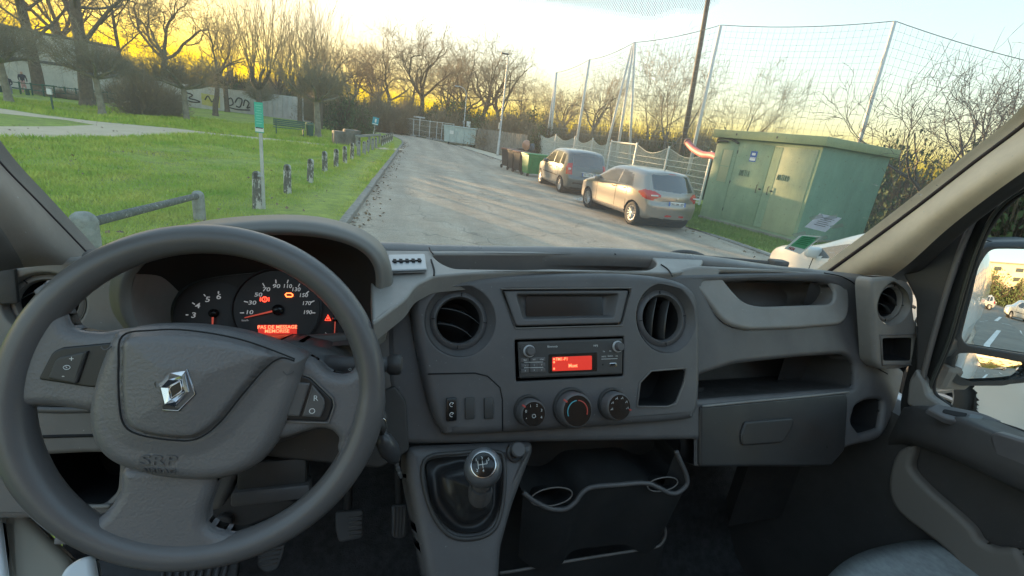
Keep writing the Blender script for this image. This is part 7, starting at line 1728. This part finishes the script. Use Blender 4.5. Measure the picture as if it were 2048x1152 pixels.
# wiper lying at the foot of the glass
wp_ = thing('windscreen_wiper', 'black windscreen wiper lying along the foot of the glass on the right', 'wiper', tuple(v2w(onw(1500, 520, .03))), VAN_ROT)
P = [v2w(onw(x, y, .035)) for x, y in [(1300, 506), (1380, 512), (1460, 519), (1540, 526), (1572, 530)]]
MB().tube(P, .006, n=6).build('arm', black_p, wp_, True, world=True); MB().tube([p + Vector((0, .01, -.008)) for p in P], .004, n=5).build('rubber_blade', rubber, wp_, True, world=True)
p = v2w(onw(1556, 526, .035)); MB().rbox(p, (.045, .03, .016), .004).build('pivot', black_p, wp_, world=True)
MB().tube(catmull([v2w(onw(x, y, .03)) for x, y in [(1330, 514), (1355, 506), (1385, 507), (1405, 514)]], 5, False), .008, n=8).build('arm_cover', black_p, wp_, True, world=True)

# ------------------------------------------------ passenger door
RD = 1.19
F_d = Frame((RD, .45, -.4), n=(-1, 0, 0)); F_d.a = Vector((0, 1, 0)); F_d.b = Vector((0, 0, 1))
door = thing('passenger_door', 'dark passenger door with a grey pull handle, window switch and tall window', 'door', tuple(v2w((RD, .2, -1.1))), VAN_ROT)
def loopm(F, pts, r):     # corners given as pixels or, with a leading None, directly on the plane; rounded on the plane
    q = [(p[1], p[2], p[3] if len(p) > 3 else r) if p[0] is None else (*F.px(p[0], p[1]), p[2] if len(p) > 2 else r) for p in pts]
    L = roundpoly(q, r); ar = sum(L[i - 1].x * L[i].y - L[i].x * L[i - 1].y for i in range(len(L))); out = []
    for p in L:
        if not out or (p - out[-1]).length > 4e-4: out.append(p)
    return out if ar > 0 else out[::-1]
win = loopm(F_d, [(None, -.75, .58), (None, .0, .55, .08), (2080, 365), (2010, 412, .03), (1972, 470, .02), (1940, 560), (1905, 680), (1870, 760, .01), (1868, 785, .01), (1905, 815, .015), (2040, 858), (None, -.75, .02)], .012)
outer = loopm(F_d, [(None, -.85, .66), (None, .02, .64, .06), (1960, 320), (1890, 440, .03), (1848, 600, .03), (1800, 800), (1800, 860), (2030, 920), (None, -.85, -.03)], .015)
plate('window_surround', pm('door_black', (.016, .017, .018), .6), door, F_d, outer, .006, .003, [win], .003)
# grey door frame strip and quarter panel
strip('frame_strip', p_mid, door, F_d, [(1787, 520), (1810, 495), (1850, 467), (1900, 445), (1945, 431), (1990, 405)], .0055, h=.010)
plate('quarter_panel', p_low, door, F_d, loop2(F_d, [(1800, 525), (1850, 480), (1940, 438, 20), (1952, 445), (1900, 590), (1850, 745), (1838, 745), (1838, 600)], 10), .01, .006, h0=.012)
strip('frame_strip', p_mid, door, F_d, [(1955, 440), (1925, 510), (1890, 620), (1862, 720), (1846, 790)], .006, h=.012)
strip('window_rubber', pm('rubber_sheen', (.05, .055, .05), .35), door, F_d, [(2080, 362), (2008, 408), (1968, 468), (1935, 560), (1900, 680), (1866, 762), (1866, 790), (1903, 820), (2040, 864)], .0035, h=.004)
wg = loopm(F_d, [(None, -.8, .60), (None, .0, .58), (2000, 330), (1850, 760), (1860, 830), (None, -.8, -.02)], .004)
mk('window_glass', [F_d.W(p.x, p.y, -.03) for p in wg], [tuple(range(len(wg)))], glass_mat('side_glass', .012, (.95, .98, .96), False), door)
plate('frame_foot', p_band, door, F_d, loop2(F_d, [(1845, 735), (1862, 765), (1868, 790), (1905, 815), (1860, 822), (1825, 808), (1830, 760)], 8), .03, .006, h0=.022)
# sill top of the door with the switch
F_s = Frame((RD - .06, .45, -.475), n=(-.25, -.05, .97))
sill = [pr(1800, 838, RD + .02), pr(1900, 822, RD + .02), pr(2048, 870, RD + .02), pr(2250, 930, RD + .02)]
s_a = [pr(1822, 815, RD - .0), pr(1870, 812, RD), pr(1960, 832, RD), pr(2060, 868, RD), pr(2260, 945, RD)]
wd_ = [.35, .7, .95, 1, 1]; s_b = [v + Vector((-.065 * q, 0, .002)) for v, q in zip(s_a, wd_)]; s_c = [v + Vector((-.078 * q, 0, -.012)) for v, q in zip(s_a, wd_)]; s_d = [v + Vector((-.080 * q, 0, -.075)) for v, q in zip(s_a, wd_)]; s_e = [v + Vector((-.02, 0, -.10)) for v in s_a]
grid_surf('armrest', p_low, door, [s_a, s_b, s_c, s_d, s_e], 4)
c3 = pr(1925, 832, RD - .035); F_s = Frame(tuple(c3 + Vector((0, 0, .004))), n=(-.18, -.28, .94))
plate('switch_panel', p_stack, door, F_s, loop2(F_s, [(1850, 820, 8), (1868, 810, 8), (1960, 828, 20), (2002, 846, 12), (1995, 856, 8), (1955, 858), (1890, 842)], 8), .012, .004, h0=.006)
plate('switch_well', p_void, door, F_s, loop2(F_s, [(1884, 822), (1932, 831), (1925, 841), (1880, 829)], 4), .002, .001, h0=.0072)
plate('window_switch', pm('switch_sheen', (.12, .14, .15), .3), door, F_s, loop2(F_s, [(1935, 833), (1962, 838), (1955, 848), (1928, 842)], 4), .004, .0015, h0=.0095)
# door card below
mk('door_card', [v2w(v) for v in [(RD - .02, .95, -.50), (RD - .02, -.6, -.50), (RD - .02, -.6, -1.22), (RD - .02, .95, -1.22)]], [(0, 1, 2, 3)], p_low, door)
F_h = Frame((RD - .045, .3, -.6), n=(-1, 0, 0)); F_h.a = Vector((0, 1, 0)); F_h.b = Vector((0, 0, 1))
grip = plate('pull_handle', pm('handle_grey', (.17, .155, .14), .6, bump=.2, bscale=600, bdist=.0005), door, F_h, loop2(F_h, [(1792, 905), (1812, 893), (1825, 893), (1826, 905), (1820, 930), (1828, 950), (1862, 985), (1900, 1018), (1940, 1055), (1958, 1082), (1985, 1096), (2032, 1102), (2048, 1160), (1960, 1175), (1900, 1110), (1850, 1070), (1795, 1025), (1776, 985), (1778, 940)], smooth=True), .022, .011, K=6)
plate('armrest_pad', p_stack, door, F_d.off(.082), loop2(F_d.off(.082), [(1978, 872), (1990, 864), (2070, 888), (2250, 940), (2250, 1010), (2060, 950), (2000, 930), (1990, 915)], 8), .02, .005)
# ------------------------------------------------ door mirror outside
mo = v2w((1.48, .66, -.25))
def mirror_n(x, y, out): v_ = vray(x, y).normalized(); return (Vector(out).normalized() - v_).normalized()
nm = mirror_n(1992, 592, (.0, -1, .0)); F_m = Frame((1.46, .645, -.235), n=tuple(nm))
mir = thing('door_mirror', 'tall black door mirror with a large upper and small lower glass outside the side window', 'mirror', tuple(mo), VAN_ROT)
hous = loop2(F_m, [(1970, 484, 30), (2120, 482, 20), (2150, 500), (2120, 760, 30), (2040, 772), (1930, 776, 20), (1895, 755, 25), (1893, 700, 20), (1925, 600), (1940, 530, 20)], 20)
g1 = loop2(F_m, [(1968, 497, 14), (2110, 500, 10), (2085, 716, 10), (1935, 690, 10), (1924, 675, 8), (1945, 590)], 12)
g2 = loop2(F_m, [(1908, 722), (1918, 707, 6), (1945, 706), (2070, 730), (2050, 752, 20), (2010, 768, 10), (1920, 768, 8), (1906, 760)], 8)
mh = pm('mirror_housing', (.03, .033, .036), .45)
plate('housing', mh, mir, F_m, hous, .11, .016, [g1, g2], .004, holethick=.012, back=True)
mm = pm('mirror_silver', (.86, .9, .9), .0, 1.0)
def convex(name, F, L, h, mat, par, Rc, cpx):
    c0_ = Vector(F.px(*cpx)); c = sum(L, Vector((0, 0))) / len(L); n = len(L); K = 14; vs = []
    for j in range(K):
        for p in L: q = p.lerp(c, j / K); vs.append(F.W(q.x, q.y, h - (q - c0_).length_squared / 2 / Rc))
    vs.append(F.W(c.x, c.y, h - (c - c0_).length_squared / 2 / Rc))
    fs = [(j * n + i, j * n + (i + 1) % n, (j + 1) * n + (i + 1) % n, (j + 1) * n + i) for j in range(K - 1) for i in range(n)] + [((K - 1) * n + i, (K - 1) * n + (i + 1) % n, K * n) for i in range(n)]
    mk(name, vs, fs, mat, par, True)
convex('mirror_glass', F_m, g1, -.005, mm, mir, 1.9, (1992, 592))
F_m2 = Frame(tuple(F_m.v(*F_m.px(1975, 737), -.008)), n=tuple(mirror_n(1975, 722, (.0, -1, .0))))
convex('mirror_glass', F_m2, loop2(F_m2, [(1908, 722), (1918, 707, 6), (1945, 706), (2070, 730), (2050, 752, 20), (2010, 768, 10), (1920, 768, 8), (1906, 760)], 8), 0, mm, mir, .6, (1965, 724))
for f_, L in ((.0, None),): pass
MB().tube([v2w((1.25, .66, -.34)), F_m.P(1905, 700, -.05)], [.035, .04], n=12).build('arm', mh, mir, True, world=True)
MB().rbox(v2w(pd(1880, 740, .70) ) , (.10, .10, .07), .015).build('arm_cover', MATS['handle_grey'], mir, world=True)

# ------------------------------------------------ the van's own body seen in the mirror and at the sills
vpaint = paint('van_white', (.74, .76, .78), .3, 0.0)
van = thing('van', 'white van body the photo is taken from, its side visible in the door mirror', 'van', tuple(v2w((.33, -1, -2.0))), VAN_ROT)
def vb(name, a, b, mat, bev=0.0, par=None):
    c = [(a[i] + b[i]) / 2 for i in range(3)]; d = [abs(a[i] - b[i]) for i in range(3)]; m = MB(); (m.rbox((0, 0, 0), d, bev) if bev else m.box((0, 0, 0), d))
    M = Matrix(((VX.x, VY.x, 0), (VX.y, VY.y, 0), (0, 0, 1))); return mk(name, [v2w(c) + M @ v for v in m.v], m.f, mat, par or van, autos=40)
vb('side_panel', (1.27, -4.4, -1.55), (1.31, -.28, .35), vpaint, .015); dr = vb('door_panel', (1.26, -.27, -1.6), (1.31, .95, -.50), vpaint, .012)
vb('door_pillar', (1.25, -.30, -.52), (1.31, -.18, .35), vpaint, .008); vb('sill_strip', (1.26, -4.4, -1.72), (1.34, 1.0, -1.60), black_p, .02); vb('rub_strip', (1.305, -4.3, -1.22), (1.325, -.32, -1.10), black_p, .008)
vb('door_handle', (1.31, -.16, -.78), (1.35, -.02, -.73), black_p, .012, dr); vb('door_handle', (1.31, -.62, -.78), (1.35, -.48, -.73), black_p, .012)
b = MB().lathe([(.22, -.1), (.33, -.1), (.345, -.06), (.345, .06), (.33, .1), (.22, .1)], c=v2w((1.17, -2.9, -1.66)), ax=VX, n=28, caps=False); b.build('wheel', rubber, van, True, world=True)
vb('door_sill', (-.72, -.2, -1.32), (-.60, .75, -1.20), vpaint, .02)
sb = vb('step_trim', (-.60, .05, -1.25), (-.50, .62, -1.19), pm('trim_beige', (.30, .27, .22), .7, scale=9, col2=(.3, .27, .22)), .02)
vb('sill_cap', (-.50, .20, -1.22), (-.43, .40, -1.12), vpaint, .03)
F_x = Frame(tuple(pd(80, 1090, .62)), n=(0, -.55, .83))
plate('step_trim', MATS['trim_beige'], van, F_x, loop2(F_x, [(5, 1030), (50, 1030), (100, 1080), (140, 1120), (150, 1180), (10, 1180)], 12), .03, .01)
plate('step_edge', vpaint, van, F_x, loop2(F_x, [(-60, 985), (2, 990), (12, 1040), (30, 1180), (-60, 1180)], 8), .02, .006, h0=.015)
plate('sill_cap', vpaint, van, F_x, loop2(F_x, [(120, 1180), (138, 1140), (165, 1120), (196, 1112), (208, 1180)], 14), .02, .008, h0=.018)
vb('door_edge', (-.74, .30, -1.3), (-.70, .62, -.62), p_band, .012)
# unseen partition and driver door, added to darken the lower cabin
pt_ = mk('wall', [v2w(v) for v in [(-.66, -.62, -1.21), (1.24, -.62, -1.21), (1.24, -.62, .55), (-.66, -.62, .55), (-.66, -.65, -1.21), (1.24, -.65, -1.21), (1.24, -.65, .55), (-.66, -.65, .55)]], [(0, 1, 2, 3), (7, 6, 5, 4), (3, 2, 6, 7), (0, 3, 7, 4), (1, 5, 6, 2)], p_mid); struct(pt_); pt_['label'] = 'unseen grey partition added behind the seats to darken the lower cabin'
dd_ = thing('driver_door_blocker', 'dark driver door lining beside the steering wheel', 'door', tuple(v2w((-.68, .1, -1.2))), VAN_ROT)
vb('door_card', (-.70, -.60, -1.15), (-.66, .30, -.50), p_low, .012, dd_); vb('armrest', (-.67, -.5, -.62), (-.60, .15, -.55), p_stack, .015, dd_)
# floor and firewall
fl_ = mk('floor', [v2w(v) for v in [(-.46, -.5, -1.21), (1.2, -.5, -1.21), (1.2, 1.0, -1.21), (-.46, 1.0, -1.21)]], [(0, 1, 2, 3)], p_carpet); struct(fl_)
fw = grid_surf('firewall', p_carpet, None, [[(-.6, .96, -.30), (.3, .96, -.30), (1.22, .92, -.30)], [(-.6, 1.0, -.6), (.3, 1.0, -.6), (1.22, .96, -.6)], [(-.6, 1.02, -.95), (.3, 1.02, -.95), (1.22, .98, -.95)], [(-.6, .88, -1.19), (.3, .88, -1.19), (1.22, .86, -1.19)], [(-.6, .70, -1.208), (.3, .70, -1.208), (1.22, .7, -1.208)]], 4); struct(fw)
mk('wall', [v2w(v) for v in [(-.62, 1.0, -.55), (-.62, .45, -.55), (-.62, .45, -1.2), (-.62, 1.0, -1.2)]], [(0, 1, 2, 3)], p_low)['kind'] = 'structure'
# pedals
ped_m = pm('pedal_rubber', (.12, .12, .125), .6, bump=.3, bscale=80, bdist=.001)
def pedal(name, label, outl, d, lines):
    F = Frame(tuple(pd(outl[0][0], outl[0][1], d)), 38); t = thing(name, label, 'pedal', tuple(F.O and v2w(F.O)), VAN_ROT)
    plate('pad', ped_m, t, F, loop2(F, outl, 9), .016, .005, back=True)
    for l in lines: strip('rib', p_mid, t, F, l, .0015, h=.001, smooth=False)
    c = sum((F.P(x, y) for x, y, *_ in outl), Vector()) / len(outl)
    MB().tube([c - VX * 0 - VZ * .0 + VY * .012, c + VY * .14 + VZ * .10, c + VY * .22 + VZ * .32], .009, n=8).build('arm', p_low, t, True, world=True); return t
pedal('clutch_pedal', 'clutch pedal with ribbed rubber pad, half under the steering wheel rim', [(516, 1096), (548, 1068), (572, 1066), (570, 1100), (555, 1140), (532, 1148), (514, 1135)], .84, [[(518, 1098 + k * 9), (566 - k * 3, 1090 + k * 9)] for k in range(5)])
pedal('brake_pedal', 'square ribbed brake pedal in the middle', [(670, 1024), (728, 1018), (726, 1076), (678, 1086), (671, 1060)], .84, [[(697 + 0 * k, 1036 + k * 9), (724, 1032 + k * 9)] for k in range(5)])
pedal('accelerator_pedal', 'narrow accelerator pedal with upright ribs beside the gear console', [(783, 1010), (816, 1008), (815, 1070), (803, 1078), (784, 1076)], .86, [[(790 + k * 7, 1014), (788 + k * 6.5, 1072)] for k in range(4)])
# bonnet release, mat bars and lower trim seen through the wheel
lt = thing('lower_trim', 'black lower trim with a release lever under the steering column', 'trim', tuple(v2w((-.1, .75, -1.0))), VAN_ROT)
F_l = Frame(tuple(pd(450, 1020, .80)), 25)
plate('trim_panel', p_low, lt, F_l, loop2(F_l, [(400, 960), (480, 940), (520, 980), (600, 1005), (560, 1030), (480, 1060), (400, 1040)], 10), .03, .006)
plate('release_lever', p_low, lt, F_l, loop2(F_l, [(430, 1052), (436, 1028), (455, 1022), (470, 1030), (462, 1058), (440, 1062)], 8), .02, .005, h0=.02)
F_f = Frame(tuple(pd(300, 1130, .80)), n=(0, -.5, .86))
mt_ = thing('floor_grille', 'ribbed black footrest at the foot of the driver side', 'footrest', tuple(v2w(F_f.O)), VAN_ROT)
plate('pad', p_low, mt_, F_f, loop2(F_f, [(160, 1120), (480, 1105), (470, 1180), (150, 1190)], 6), .02, .004)
for k in range(9): strip('rib', p_stack, mt_, F_f, [(330 + k * 16, 1118), (322 + k * 15, 1175)], .004, h=.002, smooth=False)
# ------------------------------------------------ passenger seat
seat = thing('passenger_seat', 'grey cloth passenger seat cushion entering at the bottom right', 'seat', tuple(v2w((1.0, .2, -1.2))), VAN_ROT)
cloth = pm('seat_cloth', (.30, .33, .34), .95, bump=.7, bscale=900, scale=60, var=.15, bdist=.001)
c = pd(1812, 1138, .42); print('seat', c)
sv = []; N1, N2 = 28, 20; su = c.z
for j in range(N2 + 1):
    for i in range(N1 + 1):
        f = -1 + 2 * i / N1; g_ = j / N2; w_ = .27; x = c.x - .015 + f * w_
        y = .455 - .06 * abs(f) ** 2.5 - .5 * max(0, g_ - .35) / .65; z = su + .028 - .03 * abs(f) ** 3
        if g_ < .35: a = (1 - g_ / .35) * math.pi / 2 * 1.3; y = y - .045 + .045 * math.sin(a); z = z - .07 + .07 * math.cos(a) if a < 1.57 else z - .07 - (a - 1.57) * .2
        sv.append(v2w((x, y, z - (.03 * max(0, abs(f) - .85) / .15))))
mk('cushion', sv, [(j * (N1 + 1) + i, j * (N1 + 1) + i + 1, (j + 1) * (N1 + 1) + i + 1, (j + 1) * (N1 + 1) + i) for j in range(N2) for i in range(N1)], cloth, seat, True)
vb('seat_base', (.80, -.1, -1.2), (1.18, .34, su - .04), p_low, .02, seat)
